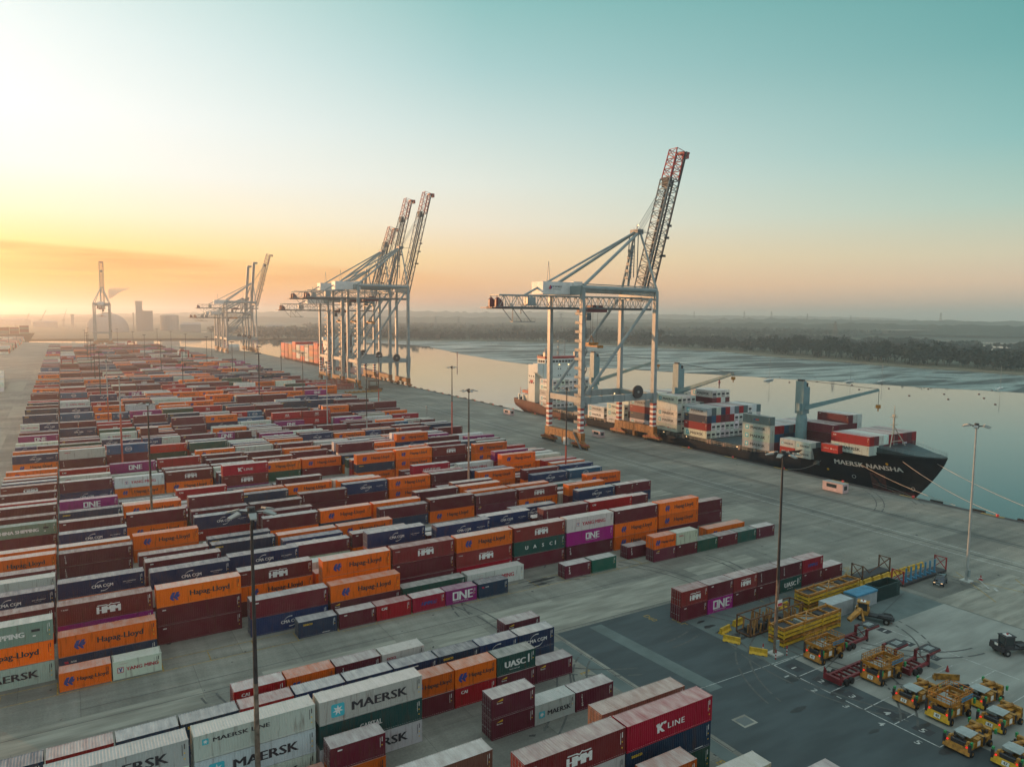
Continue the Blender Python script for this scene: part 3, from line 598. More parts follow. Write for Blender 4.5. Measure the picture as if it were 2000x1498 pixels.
# main block, eight numbers per stack: slot, row, tiers, how many tall ones, 0 left half 1 right half 2 full length, then kinds from the top down
YARD = [
 0, 0, 1, 0, 0, 0, 0, 0, 0, 0, 1, 0, 1, 10, 0, 0, 2, 0, 1, 0, 1, 7, 0, 0, 3, 0, 1, 0, 0, 2, 0, 0, 3, 0, 1, 0, 1, 14, 0, 0, 4, 0, 1, 0, 0, 15, 0, 0, 4, 0, 1, 0, 1, 9, 0, 0, 5, 0, 1, 0, 0, 8, 0, 0,
 6, 0, 1, 0, 1, 5, 0, 0, 7, 0, 1, 0, 0, 12, 0, 0, 9, 0, 3, 3, 2, 3, 4, 0, -1, 1, 3, 3, 2, 20, 0, 23, 0, 1, 2, 2, 2, 0, 8, 0, 2, 1, 2, 2, 2, 2, 6, 0, 3, 1, 2, 2, 2, 0, 4, 0, 4, 1, 1, 1, 2, 12, 0, 0,
 5, 1, 1, 1, 2, 10, 0, 0, 0, 2, 3, 3, 2, 1, 9, 2, 1, 2, 3, 3, 2, 0, 2, 2, 3, 2, 3, 3, 2, 0, 0, 2, 4, 2, 3, 3, 2, 1, 2, 2, 5, 2, 3, 3, 2, 0, 1, 13, 6, 2, 3, 3, 2, 1, 11, 2, 7, 2, 3, 3, 2, 10, 9, 5,
 8, 2, 3, 3, 2, 2, 0, 0, 9, 2, 3, 3, 2, 0, 0, 2, 0, 3, 2, 2, 2, 1, 4, 0, 1, 3, 1, 1, 2, 6, 0, 0, 2, 3, 3, 0, 2, 1, 0, 2, 3, 3, 2, 0, 2, 0, 2, 0, 4, 3, 2, 2, 2, 6, 9, 0, 5, 3, 2, 0, 2, 10, 6, 0,
 6, 3, 1, 0, 2, 21, 0, 0, 7, 3, 2, 0, 2, 9, 0, 0, 8, 3, 1, 0, 2, 16, 0, 0, 9, 3, 2, 2, 2, 0, 0, 0, 10, 3, 3, 0, 1, 2, 7, 22, -1, 4, 2, 2, 2, 2, 2, 0, 0, 4, 1, 0, 2, 22, 0, 0, 1, 4, 3, 3, 2, 6, 21, 2,
 2, 4, 1, 0, 2, 0, 0, 0, 3, 4, 2, 2, 2, 22, 12, 0, 4, 4, 2, 0, 2, 0, 22, 0, 5, 4, 3, 3, 2, 6, 1, 22, 6, 4, 2, 2, 2, 2, 1, 0, 7, 4, 3, 3, 2, 3, 9, 21, 8, 4, 3, 3, 2, 14, 22, 6, 9, 4, 1, 1, 2, 0, 0, 0,
 -1, 5, 1, 0, 2, 6, 0, 0, 0, 5, 3, 0, 2, 6, 0, 2, 1, 5, 1, 1, 2, 7, 0, 0, 2, 5, 3, 0, 2, 6, 1, 7, 3, 5, 1, 0, 2, 16, 0, 0, 4, 5, 3, 1, 2, 6, 2, 2, 5, 5, 2, 2, 2, 2, 7, 0, 6, 5, 3, 0, 2, 6, 0, 14,
 7, 5, 2, 2, 2, 2, 3, 0, 8, 5, 1, 1, 2, 2, 0, 0, 9, 5, 1, 0, 2, 2, 0, 0, -1, 6, 2, 2, 2, 6, 2, 0, 0, 6, 2, 0, 2, 1, 9, 0, 1, 6, 3, 0, 2, 2, 2, 9, 2, 6, 1, 1, 2, 1, 0, 0, 3, 6, 1, 1, 2, 10, 0, 0,
 4, 6, 1, 0, 2, 14, 0, 0, 5, 6, 1, 0, 2, 0, 0, 0, 6, 6, 1, 0, 2, 2, 0, 0, 7, 6, 1, 0, 2, 14, 0, 0, 8, 6, 1, 1, 2, 4, 0, 0, 9, 6, 2, 2, 2, 4, 2, 0, -1, 7, 1, 1, 2, 4, 0, 0, 0, 7, 1, 1, 2, 14, 0, 0,
 1, 7, 1, 0, 2, 10, 0, 0, 2, 7, 1, 1, 2, 7, 0, 0, 3, 7, 2, 0, 2, 2, 21, 0, 4, 7, 2, 2, 2, 2, 0, 0, 5, 7, 1, 0, 2, 21, 0, 0, 6, 7, 1, 0, 2, 22, 0, 0, 7, 7, 2, 2, 2, 6, 22, 0, 8, 7, 1, 1, 2, 4, 0, 0,
 9, 7, 1, 1, 2, 0, 0, 0, -1, 8, 2, 0, 2, 22, 2, 0, 0, 8, 1, 1, 2, 6, 0, 0, 1, 8, 1, 0, 2, 7, 0, 0, 2, 8, 1, 1, 2, 7, 0, 0, 3, 8, 2, 0, 2, 6, 2, 0, 4, 8, 1, 0, 2, 2, 0, 0, 5, 8, 1, 0, 2, 7, 0, 0,
 6, 8, 1, 1, 2, 0, 0, 0, 9, 8, 1, 0, 2, 2, 0, 0, -1, 9, 2, 0, 2, 2, 3, 0, 1, 9, 2, 0, 2, 2, 16, 0, 2, 9, 2, 0, 2, 7, 14, 0, 3, 9, 2, 0, 2, 0, 0, 0, 4, 9, 2, 0, 2, 0, 14, 0, 9, 9, 2, 0, 2, 6, 6, 0,
 10, 9, 2, 0, 0, 2, 2, 0, 10, 9, 2, 0, 1, 2, 6, 0, -1, 10, 1, 1, 2, 6, 0, 0, 2, 10, 2, 0, 2, 7, 1, 0, 9, 10, 2, 2, 2, 0, 2, 0, 10, 10, 1, 0, 2, 2, 0, 0, -1, 11, 2, 1, 2, 0, 16, 0, 0, 11, 2, 0, 2, 3, 3, 0,
 2, 11, 1, 1, 2, 22, 0, 0, 5, 11, 2, 0, 2, 3, 7, 0, 6, 11, 2, 2, 2, 2, 0, 0, 7, 11, 2, 0, 2, 3, 4, 0, 8, 11, 2, 0, 2, 1, 0, 0, 9, 11, 1, 0, 2, 21, 0, 0, 10, 11, 1, 0, 2, 0, 0, 0, -1, 12, 2, 1, 2, 0, 2, 0,
 0, 12, 2, 0, 2, 0, 2, 0, 1, 12, 2, 1, 2, 0, 0, 0, 3, 12, 2, 1, 2, 2, 0, 0, 4, 12, 2, 1, 2, 0, 7, 0, 5, 12, 2, 1, 2, 0, 0, 0, 6, 12, 1, 1, 2, 1, 0, 0, 7, 12, 2, 0, 2, 0, 21, 0, 8, 12, 2, 0, 2, 0, 2, 0,
 9, 12, 1, 0, 2, 2, 0, 0, 10, 12, 2, 1, 2, 0, 6, 0, -1, 13, 1, 1, 2, 7, 0, 0, 0, 13, 1, 0, 2, 14, 0, 0, 1, 13, 1, 0, 2, 4, 0, 0, 3, 13, 2, 2, 2, 3, 2, 0, 5, 13, 1, 1, 2, 7, 0, 0, 6, 13, 2, 2, 2, 3, 0, 0,
 7, 13, 2, 2, 2, 0, 2, 0, 9, 13, 1, 1, 2, 12, 0, 0, 10, 13, 1, 0, 2, 2, 0, 0, -1, 14, 1, 1, 2, 0, 0, 0, 0, 14, 2, 1, 2, 6, 1, 0, 2, 14, 2, 1, 2, 6, 14, 0, 3, 14, 1, 1, 2, 6, 0, 0, 7, 14, 2, 2, 2, 2, 1, 0,
 9, 14, 2, 0, 2, 6, 3, 0, 10, 14, 2, 0, 2, 19, 22, 0, 0, 15, 1, 0, 2, 7, 0, 0, 2, 15, 2, 2, 2, 2, 6, 0, 3, 15, 2, 2, 2, 3, 0, 0, 7, 15, 1, 0, 2, 2, 0, 0, 9, 15, 2, 2, 2, 2, 0, 0, 10, 15, 2, 2, 2, 6, 14, 0,
 0, 16, 2, 2, 2, 2, 7, 0, 1, 16, 2, 2, 2, 2, 0, 0, 2, 16, 3, 1, 2, 2, 4, 12, 3, 16, 1, 1, 2, 4, 0, 0, 4, 16, 2, 2, 2, 3, 4, 0, 7, 16, 1, 1, 2, 1, 0, 0, 8, 16, 2, 2, 2, 0, 0, 0, 9, 16, 1, 1, 2, 1, 0, 0,
 10, 16, 2, 2, 2, 0, 14, 0, -1, 17, 2, 0, 2, 20, 2, 0, 0, 17, 1, 1, 2, 3, 0, 0, 1, 17, 1, 0, 2, 4, 0, 0, 2, 17, 1, 0, 2, 1, 0, 0, 3, 17, 1, 1, 2, 7, 0, 0, 4, 17, 1, 0, 2, 21, 0, 0, 5, 17, 2, 2, 2, 6, 2, 0,
 6, 17, 2, 2, 2, 0, 0, 0, 7, 17, 2, 2, 2, 3, 2, 0, 8, 17, 2, 1, 2, 6, 7, 0, 9, 17, 1, 0, 2, 16, 0, 0, 10, 17, 2, 2, 2, 16, 12, 0, -1, 18, 2, 2, 2, 2, 22, 0, 0, 18, 2, 2, 2, 7, 2, 0, 1, 18, 2, 2, 2, 0, 2, 0,
 2, 18, 1, 1, 2, 16, 0, 0, 3, 18, 2, 0, 2, 7, 9, 0, 4, 18, 1, 0, 2, 6, 0, 0, 5, 18, 2, 2, 2, 0, 1, 0, 6, 18, 1, 0, 2, 2, 0, 0, 7, 18, 2, 1, 2, 14, 7, 0, 8, 18, 1, 1, 2, 6, 0, 0, 9, 18, 3, 1, 2, 0, 0, 1,
 10, 18, 2, 0, 2, 0, 2, 0, -1, 19, 1, 1, 2, 0, 0, 0, 0, 19, 1, 1, 2, 22, 0, 0, 1, 19, 2, 0, 2, 21, 14, 0, 2, 19, 1, 1, 2, 9, 0, 0, 3, 19, 2, 0, 2, 0, 2, 0, 4, 19, 2, 0, 2, 0, 12, 0, 5, 19, 2, 0, 2, 10, 22, 0,
 6, 19, 1, 0, 2, 1, 0, 0, 7, 19, 1, 0, 2, 1, 0, 0, 8, 19, 2, 2, 2, 10, 10, 0, 9, 19, 3, 2, 2, 9, 14, 6, 10, 19, 2, 2, 2, 21, 2, 0, -1, 20, 1, 1, 2, 2, 0, 0, 0, 20, 1, 1, 2, 2, 0, 0, 1, 20, 1, 1, 2, 12, 0, 0,
 2, 20, 1, 1, 2, 10, 0, 0, 3, 20, 1, 1, 2, 1, 0, 0, 4, 20, 1, 0, 2, 21, 0, 0, 5, 20, 1, 1, 2, 10, 0, 0, 7, 20, 2, 2, 2, 17, 10, 0, 8, 20, 1, 1, 2, 14, 0, 0, 9, 20, 1, 0, 2, 0, 0, 0, 10, 20, 2, 2, 2, 22, 0, 0,
 -1, 21, 2, 0, 2, 2, 0, 0, 0, 21, 2, 1, 2, 9, 6, 0, 1, 21, 1, 0, 2, 1, 0, 0, 2, 21, 2, 0, 2, 14, 2, 0, 3, 21, 1, 0, 2, 9, 0, 0, 4, 21, 2, 0, 2, 3, 12, 0, 5, 21, 1, 0, 2, 3, 0, 0, 7, 21, 1, 0, 2, 3, 0, 0,
 8, 21, 1, 1, 2, 21, 0, 0, 9, 21, 1, 1, 2, 6, 0, 0, 10, 21, 2, 2, 2, 2, 9, 0, -1, 22, 2, 0, 2, 16, 16, 0, 0, 22, 1, 1, 2, 7, 0, 0, 1, 22, 1, 1, 2, 6, 0, 0, 2, 22, 1, 1, 2, 2, 0, 0, 3, 22, 1, 1, 2, 7, 0, 0,
 4, 22, 1, 1, 2, 7, 0, 0, 5, 22, 1, 0, 2, 2, 0, 0, 7, 22, 1, 0, 2, 2, 0, 0, 8, 22, 1, 1, 2, 6, 0, 0, 9, 22, 3, 3, 2, 0, 0, 2, 10, 22, 2, 0, 2, 0, 9, 0, -1, 23, 1, 0, 2, 2, 0, 0, 3, 23, 3, 3, 2, 13, 1, 9,
 6, 23, 3, 1, 2, 0, 7, 0, 7, 23, 3, 2, 2, 0, 0, 0, 8, 23, 3, 1, 2, 1, 2, 6, 9, 23, 2, 2, 2, 6, 2, 0, 10, 23, 1, 0, 2, 2, 0, 0, -1, 24, 2, 1, 2, 2, 2, 0, 3, 24, 2, 0, 2, 7, 7, 0, 6, 24, 2, 2, 2, 4, 16, 0,
 7, 24, 1, 0, 2, 0, 0, 0, 8, 24, 3, 3, 2, 2, 2, 2, 9, 24, 2, 2, 2, 12, 3, 0, 10, 24, 2, 0, 2, 14, 1, 0, -1, 25, 1, 1, 2, 10, 0, 0, 3, 25, 2, 0, 2, 2, 6, 0, 6, 25, 2, 0, 2, 12, 22, 0, 7, 25, 1, 1, 2, 21, 0, 0,
 8, 25, 2, 2, 2, 2, 9, 0, 9, 25, 2, 0, 2, 7, 14, 0, 10, 25, 1, 1, 2, 2, 0, 0, -1, 26, 2, 2, 2, 1, 2, 0, 0, 26, 2, 2, 2, 3, 6, 0, 1, 26, 2, 1, 2, 10, 0, 0, 2, 26, 2, 2, 2, 1, 0, 0, 3, 26, 2, 2, 2, 10, 7, 0,
 4, 26, 2, 2, 2, 0, 12, 0, 5, 26, 2, 2, 2, 0, 2, 0, 6, 26, 2, 2, 2, 7, 0, 0, 7, 26, 1, 1, 2, 12, 0, 0, 8, 26, 2, 2, 2, 12, 0, 0, 9, 26, 1, 1, 2, 10, 0, 0, 10, 26, 1, 0, 2, 6, 0, 0, -1, 27, 2, 2, 2, 7, 22, 0,
 0, 27, 1, 1, 2, 2, 0, 0, 1, 27, 1, 0, 2, 3, 0, 0, 2, 27, 2, 2, 2, 2, 9, 0, 3, 27, 2, 2, 2, 2, 2, 0, 4, 27, 1, 0, 2, 16, 0, 0, 5, 27, 2, 0, 2, 0, 7, 0, 6, 27, 3, 3, 2, 2, 21, 6, 7, 27, 2, 2, 2, 0, 0, 0,
 8, 27, 2, 2, 2, 0, 2, 0, 9, 27, 2, 2, 2, 7, 4, 0, 10, 27, 2, 0, 2, 12, 2, 0, -1, 28, 2, 2, 2, 2, 6, 0, 0, 28, 2, 1, 2, 21, 16, 0, 1, 28, 1, 0, 2, 9, 0, 0, 2, 28, 2, 0, 2, 2, 21, 0, 3, 28, 1, 1, 2, 16, 0, 0,
 4, 28, 2, 2, 2, 1, 1, 0, 5, 28, 1, 0, 2, 7, 0, 0, 6, 28, 3, 3, 2, 22, 6, 7, 7, 28, 1, 1, 2, 12, 0, 0, 8, 28, 2, 0, 2, 6, 2, 0, 9, 28, 2, 0, 2, 6, 7, 0, 10, 28, 2, 0, 2, 1, 14, 0, -1, 29, 2, 2, 2, 0, 0, 0,
 0, 29, 1, 0, 2, 3, 0, 0, 1, 29, 1, 0, 2, 2, 0, 0, 2, 29, 1, 1, 2, 6, 0, 0, 3, 29, 2, 2, 2, 2, 3, 0, 4, 29, 1, 0, 2, 12, 0, 0, 5, 29, 2, 2, 2, 2, 0, 0, 6, 29, 2, 0, 2, 2, 2, 0, 7, 29, 1, 1, 2, 22, 0, 0,
 8, 29, 1, 1, 2, 1, 0, 0, 9, 29, 1, 0, 2, 7, 0, 0, 10, 29, 2, 2, 2, 9, 9, 0, -1, 30, 1, 0, 2, 1, 0, 0, 0, 30, 2, 2, 2, 14, 2, 0, 1, 30, 1, 1, 2, 21, 0, 0, 2, 30, 1, 1, 2, 4, 0, 0, 3, 30, 1, 0, 2, 10, 0, 0,
 4, 30, 1, 0, 2, 0, 0, 0, 5, 30, 1, 1, 2, 2, 0, 0, 6, 30, 1, 0, 2, 2, 0, 0, 7, 30, 2, 2, 2, 0, 4, 0, 8, 30, 3, 1, 2, 0, 6, 2, 9, 30, 2, 2, 2, 2, 9, 0, 10, 30, 1, 0, 2, 22, 0, 0, -1, 31, 2, 2, 2, 0, 1, 0,
 0, 31, 1, 0, 2, 2, 0, 0, 1, 31, 2, 1, 2, 9, 2, 0, 2, 31, 2, 2, 2, 14, 12, 0, 3, 31, 2, 2, 2, 2, 7, 0, 4, 31, 2, 1, 2, 2, 14, 0, 5, 31, 2, 1, 2, 0, 14, 0, 6, 31, 2, 2, 2, 2, 21, 0, 7, 31, 2, 2, 2, 16, 21, 0,
 8, 31, 3, 0, 2, 22, 2, 2, 9, 31, 1, 1, 2, 14, 0, 0, 10, 31, 2, 0, 2, 22, 0, 0, -1, 32, 1, 0, 2, 2, 0, 0, 0, 32, 1, 1, 2, 9, 0, 0, 1, 32, 1, 1, 2, 0, 0, 0, 2, 32, 1, 1, 2, 2, 0, 0, 3, 32, 1, 1, 2, 0, 0, 0,
 4, 32, 1, 1, 2, 6, 0, 0, 5, 32, 1, 0, 2, 2, 0, 0, 6, 32, 1, 0, 2, 1, 0, 0, 7, 32, 2, 2, 2, 2, 2, 0, 8, 32, 2, 2, 2, 2, 0, 0, 9, 32, 2, 1, 2, 9, 1, 0, 10, 32, 1, 1, 2, 7, 0, 0, -1, 33, 1, 1, 2, 6, 0, 0,
 0, 33, 1, 0, 2, 2, 0, 0, 1, 33, 1, 0, 2, 2, 0, 0, 2, 33, 1, 0, 2, 2, 0, 0, 3, 33, 1, 1, 2, 1, 0, 0, 4, 33, 1, 1, 2, 0, 0, 0, 5, 33, 2, 2, 2, 3, 10, 0, 6, 33, 2, 1, 2, 22, 4, 0, 7, 33, 2, 2, 2, 7, 2, 0,
 8, 33, 2, 2, 2, 0, 6, 0, 9, 33, 2, 1, 2, 6, 6, 0, 10, 33, 1, 0, 2, 2, 0, 0, -1, 34, 1, 1, 2, 6, 0, 0, 0, 34, 3, 3, 2, 21, 3, 10, 1, 34, 1, 0, 2, 14, 0, 0, 2, 34, 1, 0, 2, 14, 0, 0, 3, 34, 2, 0, 2, 0, 16, 0,
 4, 34, 2, 0, 2, 21, 9, 0, 5, 34, 2, 0, 2, 2, 2, 0, 6, 34, 2, 0, 2, 2, 6, 0, 7, 34, 2, 0, 2, 2, 2, 0, 8, 34, 2, 0, 2, 2, 2, 0, 9, 34, 2, 0, 2, 2, 6, 0, 10, 34, 1, 1, 2, 14, 0, 0, 0, 35, 2, 0, 2, 2, 22, 0,
 1, 35, 3, 2, 2, 19, 2, 9, 3, 35, 1, 1, 2, 22, 0, 0, 4, 35, 2, 0, 2, 2, 3, 0, 5, 35, 1, 0, 2, 12, 0, 0, 6, 35, 1, 0, 2, 22, 0, 0, 7, 35, 1, 0, 2, 14, 0, 0, 8, 35, 1, 1, 2, 2, 0, 0, 9, 35, 1, 1, 2, 10, 0, 0,
 10, 35, 2, 1, 2, 2, 7, 0, 0, 36, 2, 0, 2, 2, 7, 0, 1, 36, 2, 2, 2, 6, 12, 0, 3, 36, 1, 0, 2, 7, 0, 0, 4, 36, 2, 0, 2, 6, 9, 0, 5, 36, 2, 0, 2, 0, 12, 0, 6, 36, 1, 1, 2, 6, 0, 0, 7, 36, 1, 0, 2, 21, 0, 0,
 8, 36, 1, 0, 2, 6, 0, 0, 9, 36, 2, 2, 2, 2, 0, 0, 10, 36, 1, 1, 2, 6, 0, 0, 0, 37, 1, 0, 2, 7, 0, 0, 1, 37, 2, 0, 2, 2, 21, 0, 3, 37, 2, 2, 2, 12, 2, 0, 4, 37, 2, 0, 2, 10, 2, 0, 5, 37, 2, 0, 2, 2, 2, 0,
 6, 37, 2, 2, 2, 6, 2, 0, 7, 37, 2, 0, 2, 0, 10, 0, 8, 37, 2, 0, 0, 6, 2, 0, 8, 37, 2, 0, 1, 3, 2, 0, 9, 37, 2, 0, 2, 0, 6, 0, 10, 37, 2, 2, 2, 7, 2, 0, -1, 38, 2, 0, 2, 6, 0, 0, 0, 38, 1, 0, 2, 2, 0, 0,
 1, 38, 1, 0, 2, 0, 0, 0, 2, 38, 2, 0, 2, 18, 12, 0, 3, 38, 2, 2, 2, 6, 16, 0, 4, 38, 1, 0, 2, 4, 0, 0, 5, 38, 2, 0, 2, 1, 22, 0, 6, 38, 2, 2, 2, 2, 0, 0, 7, 38, 2, 0, 2, 2, 6, 0, 8, 38, 2, 0, 2, 0, 14, 0,
 9, 38, 2, 2, 2, 2, 3, 0, 10, 38, 2, 2, 2, 6, 14, 0, -1, 39, 2, 2, 2, 0, 14, 0, 0, 39, 1, 0, 2, 12, 0, 0, 1, 39, 2, 2, 2, 16, 2, 0, 2, 39, 1, 0, 2, 21, 0, 0, 3, 39, 2, 0, 2, 22, 2, 0, 4, 39, 1, 0, 2, 2, 0, 0,
 5, 39, 2, 2, 2, 9, 14, 0, 6, 39, 1, 0, 2, 6, 0, 0, 7, 39, 1, 1, 2, 12, 0, 0, 8, 39, 1, 1, 2, 6, 0, 0, 9, 39, 1, 1, 2, 1, 0, 0, 10, 39, 1, 0, 2, 2, 0, 0, -1, 40, 1, 1, 2, 9, 0, 0, 0, 40, 2, 0, 2, 0, 6, 0,
 1, 40, 1, 1, 2, 9, 0, 0, 2, 40, 1, 0, 2, 2, 0, 0, 3, 40, 1, 1, 2, 2, 0, 0, 4, 40, 1, 1, 2, 22, 0, 0, 5, 40, 2, 2, 2, 2, 12, 0, 6, 40, 2, 0, 2, 22, 9, 0, 7, 40, 1, 0, 2, 2, 0, 0, 8, 40, 1, 0, 2, 9, 0, 0,
 9, 40, 1, 0, 2, 3, 0, 0, 10, 40, 1, 0, 2, 16, 0, 0, -1, 41, 1, 1, 2, 4, 0, 0, 0, 41, 2, 2, 2, 12, 9, 0, 1, 41, 1, 1, 2, 10, 0, 0, 2, 41, 1, 0, 2, 12, 0, 0, 3, 41, 1, 1, 2, 1, 0, 0, 4, 41, 1, 0, 2, 4, 0, 0,
 5, 41, 1, 1, 2, 7, 0, 0, 6, 41, 1, 0, 2, 2, 0, 0, 7, 41, 1, 0, 2, 1, 0, 0, 8, 41, 2, 0, 0, 2, 14, 0, 8, 41, 2, 0, 1, 2, 2, 0, 9, 41, 2, 0, 0, 2, 2, 0, 9, 41, 2, 0, 1, 19, 22, 0, 10, 41, 1, 0, 0, 1, 0, 0,
 10, 41, 2, 0, 1, 2, 4, 0, -1, 42, 2, 0, 0, 6, 16, 0, -1, 42, 2, 0, 1, 2, 4, 0, 0, 42, 1, 0, 2, 6, 0, 0, 1, 42, 1, 0, 0, 12, 0, 0, 1, 42, 2, 0, 1, 6, 9, 0, 2, 42, 2, 0, 0, 6, 2, 0, 2, 42, 2, 0, 1, 21, 4, 0,
 3, 42, 2, 0, 2, 4, 22, 0, 4, 42, 2, 0, 0, 9, 3, 0, 4, 42, 2, 0, 1, 3, 7, 0, 5, 42, 1, 1, 2, 6, 0, 0, 6, 42, 1, 0, 2, 22, 0, 0, 7, 42, 2, 0, 0, 2, 12, 0, 7, 42, 2, 0, 1, 2, 1, 0, 8, 42, 1, 0, 2, 2, 0, 0,
 9, 42, 2, 2, 2, 0, 6, 0, 10, 42, 2, 0, 2, 10, 10, 0, -1, 43, 2, 2, 2, 21, 6, 0, 0, 43, 2, 2, 2, 4, 16, 0, 1, 43, 2, 0, 0, 6, 21, 0, 1, 43, 1, 0, 1, 21, 0, 0, 2, 43, 2, 0, 2, 16, 3, 0, 3, 43, 1, 1, 2, 2, 0, 0,
 4, 43, 1, 0, 2, 7, 0, 0, 5, 43, 2, 0, 2, 21, 22, 0, 6, 43, 2, 0, 0, 3, 0, 0, 6, 43, 2, 0, 1, 3, 14, 0, 7, 43, 1, 0, 2, 3, 0, 0, 8, 43, 2, 0, 2, 2, 2, 0, 9, 43, 1, 0, 2, 3, 0, 0, 10, 43, 1, 1, 2, 9, 0, 0,
 -1, 44, 1, 1, 2, 2, 0, 0, 0, 44, 1, 0, 2, 0, 0, 0, 1, 44, 1, 0, 2, 3, 0, 0, 2, 44, 3, 0, 0, 2, 1, 2, 2, 44, 1, 0, 1, 16, 0, 0, 3, 44, 1, 0, 2, 10, 0, 0, 4, 44, 2, 2, 2, 0, 12, 0, 5, 44, 2, 0, 2, 1, 2, 0,
 6, 44, 1, 0, 2, 22, 0, 0, 7, 44, 1, 0, 2, 3, 0, 0, 8, 44, 2, 0, 2, 14, 2, 0, 9, 44, 1, 0, 2, 9, 0, 0, 10, 44, 1, 1, 2, 9, 0, 0, -1, 45, 1, 0, 2, 16, 0, 0, 0, 45, 2, 0, 2, 2, 2, 0, 1, 45, 1, 1, 2, 3, 0, 0,
 2, 45, 2, 0, 2, 2, 7, 0, 3, 45, 1, 0, 2, 2, 0, 0, 4, 45, 2, 2, 2, 22, 3, 0, 5, 45, 2, 0, 2, 7, 2, 0, 6, 45, 1, 0, 2, 10, 0, 0, 7, 45, 1, 0, 2, 7, 0, 0, 8, 45, 1, 1, 2, 3, 0, 0, 9, 45, 2, 1, 2, 22, 2, 0,
 10, 45, 2, 2, 2, 13, 2, 0, -1, 46, 1, 1, 2, 2, 0, 0, 0, 46, 1, 1, 2, 6, 0, 0, 1, 46, 2, 1, 2, 10, 10, 0, 2, 46, 2, 0, 2, 0, 6, 0, 3, 46, 2, 0, 0, 2, 10, 0, 3, 46, 1, 0, 1, 21, 0, 0, 4, 46, 1, 1, 2, 6, 0, 0,
 5, 46, 1, 1, 2, 1, 0, 0, 6, 46, 2, 1, 2, 9, 22, 0, 7, 46, 1, 0, 2, 2, 0, 0, 8, 46, 2, 1, 2, 9, 10, 0, 9, 46, 1, 0, 2, 1, 0, 0, 10, 46, 1, 0, 2, 6, 0, 0, -1, 47, 2, 2, 2, 9, 4, 0, 0, 47, 1, 0, 2, 22, 0, 0,
 1, 47, 1, 1, 2, 2, 0, 0, 2, 47, 2, 0, 2, 6, 16, 0, 3, 47, 2, 2, 2, 4, 2, 0, 4, 47, 1, 0, 2, 9, 0, 0, 5, 47, 2, 2, 2, 10, 16, 0, 6, 47, 3, 3, 2, 16, 2, 14, 7, 47, 3, 3, 2, 16, 16, 2, 8, 47, 2, 0, 2, 22, 2, 0,
 9, 47, 2, 2, 2, 21, 9, 0, 10, 47, 1, 0, 2, 3, 0, 0,
]
G_MAIN = 'containers stacked in the main yard block'; G_FRONT = 'containers stacked in the near yard block'; G_E = 'containers in the row end beside the quay road'
for q_ in range(0, len(YARD), 8):
    k, i, n, j, b = YARD[q_:q_+5]; b = 'abF'[b]; cs = ''.join(CODES[c] for c in YARD[q_+5:q_+8])[:n]
    if (k, i) == (9, 0): k, i, n, cs, j = 10, 3, 2, 'TX', 2
    elif (k, i) == (10, 3): continue
    hs = [2.9 if t >= n-j else 2.6 for t in range(n)]; cs = cs[::-1]
    xo = X0+PX*k+(0.26 if b != 'b' else 6.5); Lx = 12.19 if b == 'F' else 6.06
    slot = '%s from left' % ordn(k+2) if b == 'F' else '%s half of %s slot' % ('left' if b == 'a' else 'right', ordn(k+2))
    stack(xo, Y0+PY*i, hs, cs, Lx, '%s, %s main row' % (slot, ordn(i+1)), G_MAIN)
# far rows: the photo shows them only as bands of colour
rf = random.Random(4)
fl = 'mmmmmmmHHHHMTTCCNNwwYoOcIIgXB'
for i in range(48, 236):
    Y = Y0+PY*i
    if i % 31 in (0, 1): continue
    kmax = 11 if Y < 720 else (10 if Y < 900 else 9); base = rf.choice([1, 2, 2, 2, 3]); frow = rf.choice(fl); 
    for k in range(-1, kmax):
        if rf.random() < .05: continue
        n = max(1, min(3, base+rf.choice([-1, 0, 0, 0, 0, 1]))); runc = frow if rf.random() < .35 else None
        for h2 in ((0, 1) if rf.random() < .15 else (None,)):
            Lx = 12.19 if h2 is None else 6.06; x = X0+PX*k+.26+(6.25 if h2 == 1 else 0)
            if x+Lx > 142+(6 if Y > 450 else 0): continue
            hs = [2.9]*n if h2 is None else [2.6]*n
            stack(x, Y, hs, [runc or rf.choice(fl) for _ in range(n)], Lx, '%s, %s main row' % ('%s from left' % ordn(k+2) if h2 is None else '%s half of %s slot' % (('left', 'right')[h2], ordn(k+2)), ordn(i+1)), G_MAIN)
# block left of the far aisle
for i in range(0, 60):
    Y = 560+i*4.6
    if i < 26:
        for k in range(3): addbox(-45-12.6*k-i*.25, Y, 0, 12.19, 2.88, 'w', ('on the ground', 'far block left of the aisle'), 'f'); addbox(-45-12.6*k-i*.25, Y, 2.9, 12.19, 2.88, rf.choice('wwyo'), ('x', 'y'), 'f')
    elif Y < 1320:
        Y = 700+i*14
        for k in range(3):
            for q in range(3): addbox(-68-12.6*k, Y, q*2.9, 12.19, 2.88, rf.choice('mwwHym'), ('x', 'y'), 'f')
# ---- near block (explicit)
Pn = 4.3
def near(x, row, hs, cs, Lx, slot): stack(x, 88.4-Pn*row, hs, cs[::-1], Lx, '%s, row %s behind the crimson one' % (slot, ('none', 'one', 'two', 'three', 'four', 'five', 'six', 'seven', 'eight')[8-row]) if row < 8 else slot+' in the frontmost row', G_FRONT)
h8, h9 = 2.6, 2.9
r = 0
for x, cs, sl_ in ((15.7, 'cm', 'first from left'), (21.95, 'Hm', 'second from left'), (28.2, 'Tm', 'third from left'), (34.5, 'om', 'fourth from left'), (53.6, 'Xm', 'standing alone')): near(x, 0, [h8, h8], cs, 6.06, sl_)
for q, (cs) in enumerate(('NN', 'Nc', 'cN', 'Nm', 'NC', 'cC', 'CN', 'CC', 'CN', 'Nm', 'CN', 'CN')): near(-15.8+6.28*q, 1, [h8, h8], cs, 6.06, ordn(q+1)+' from left')
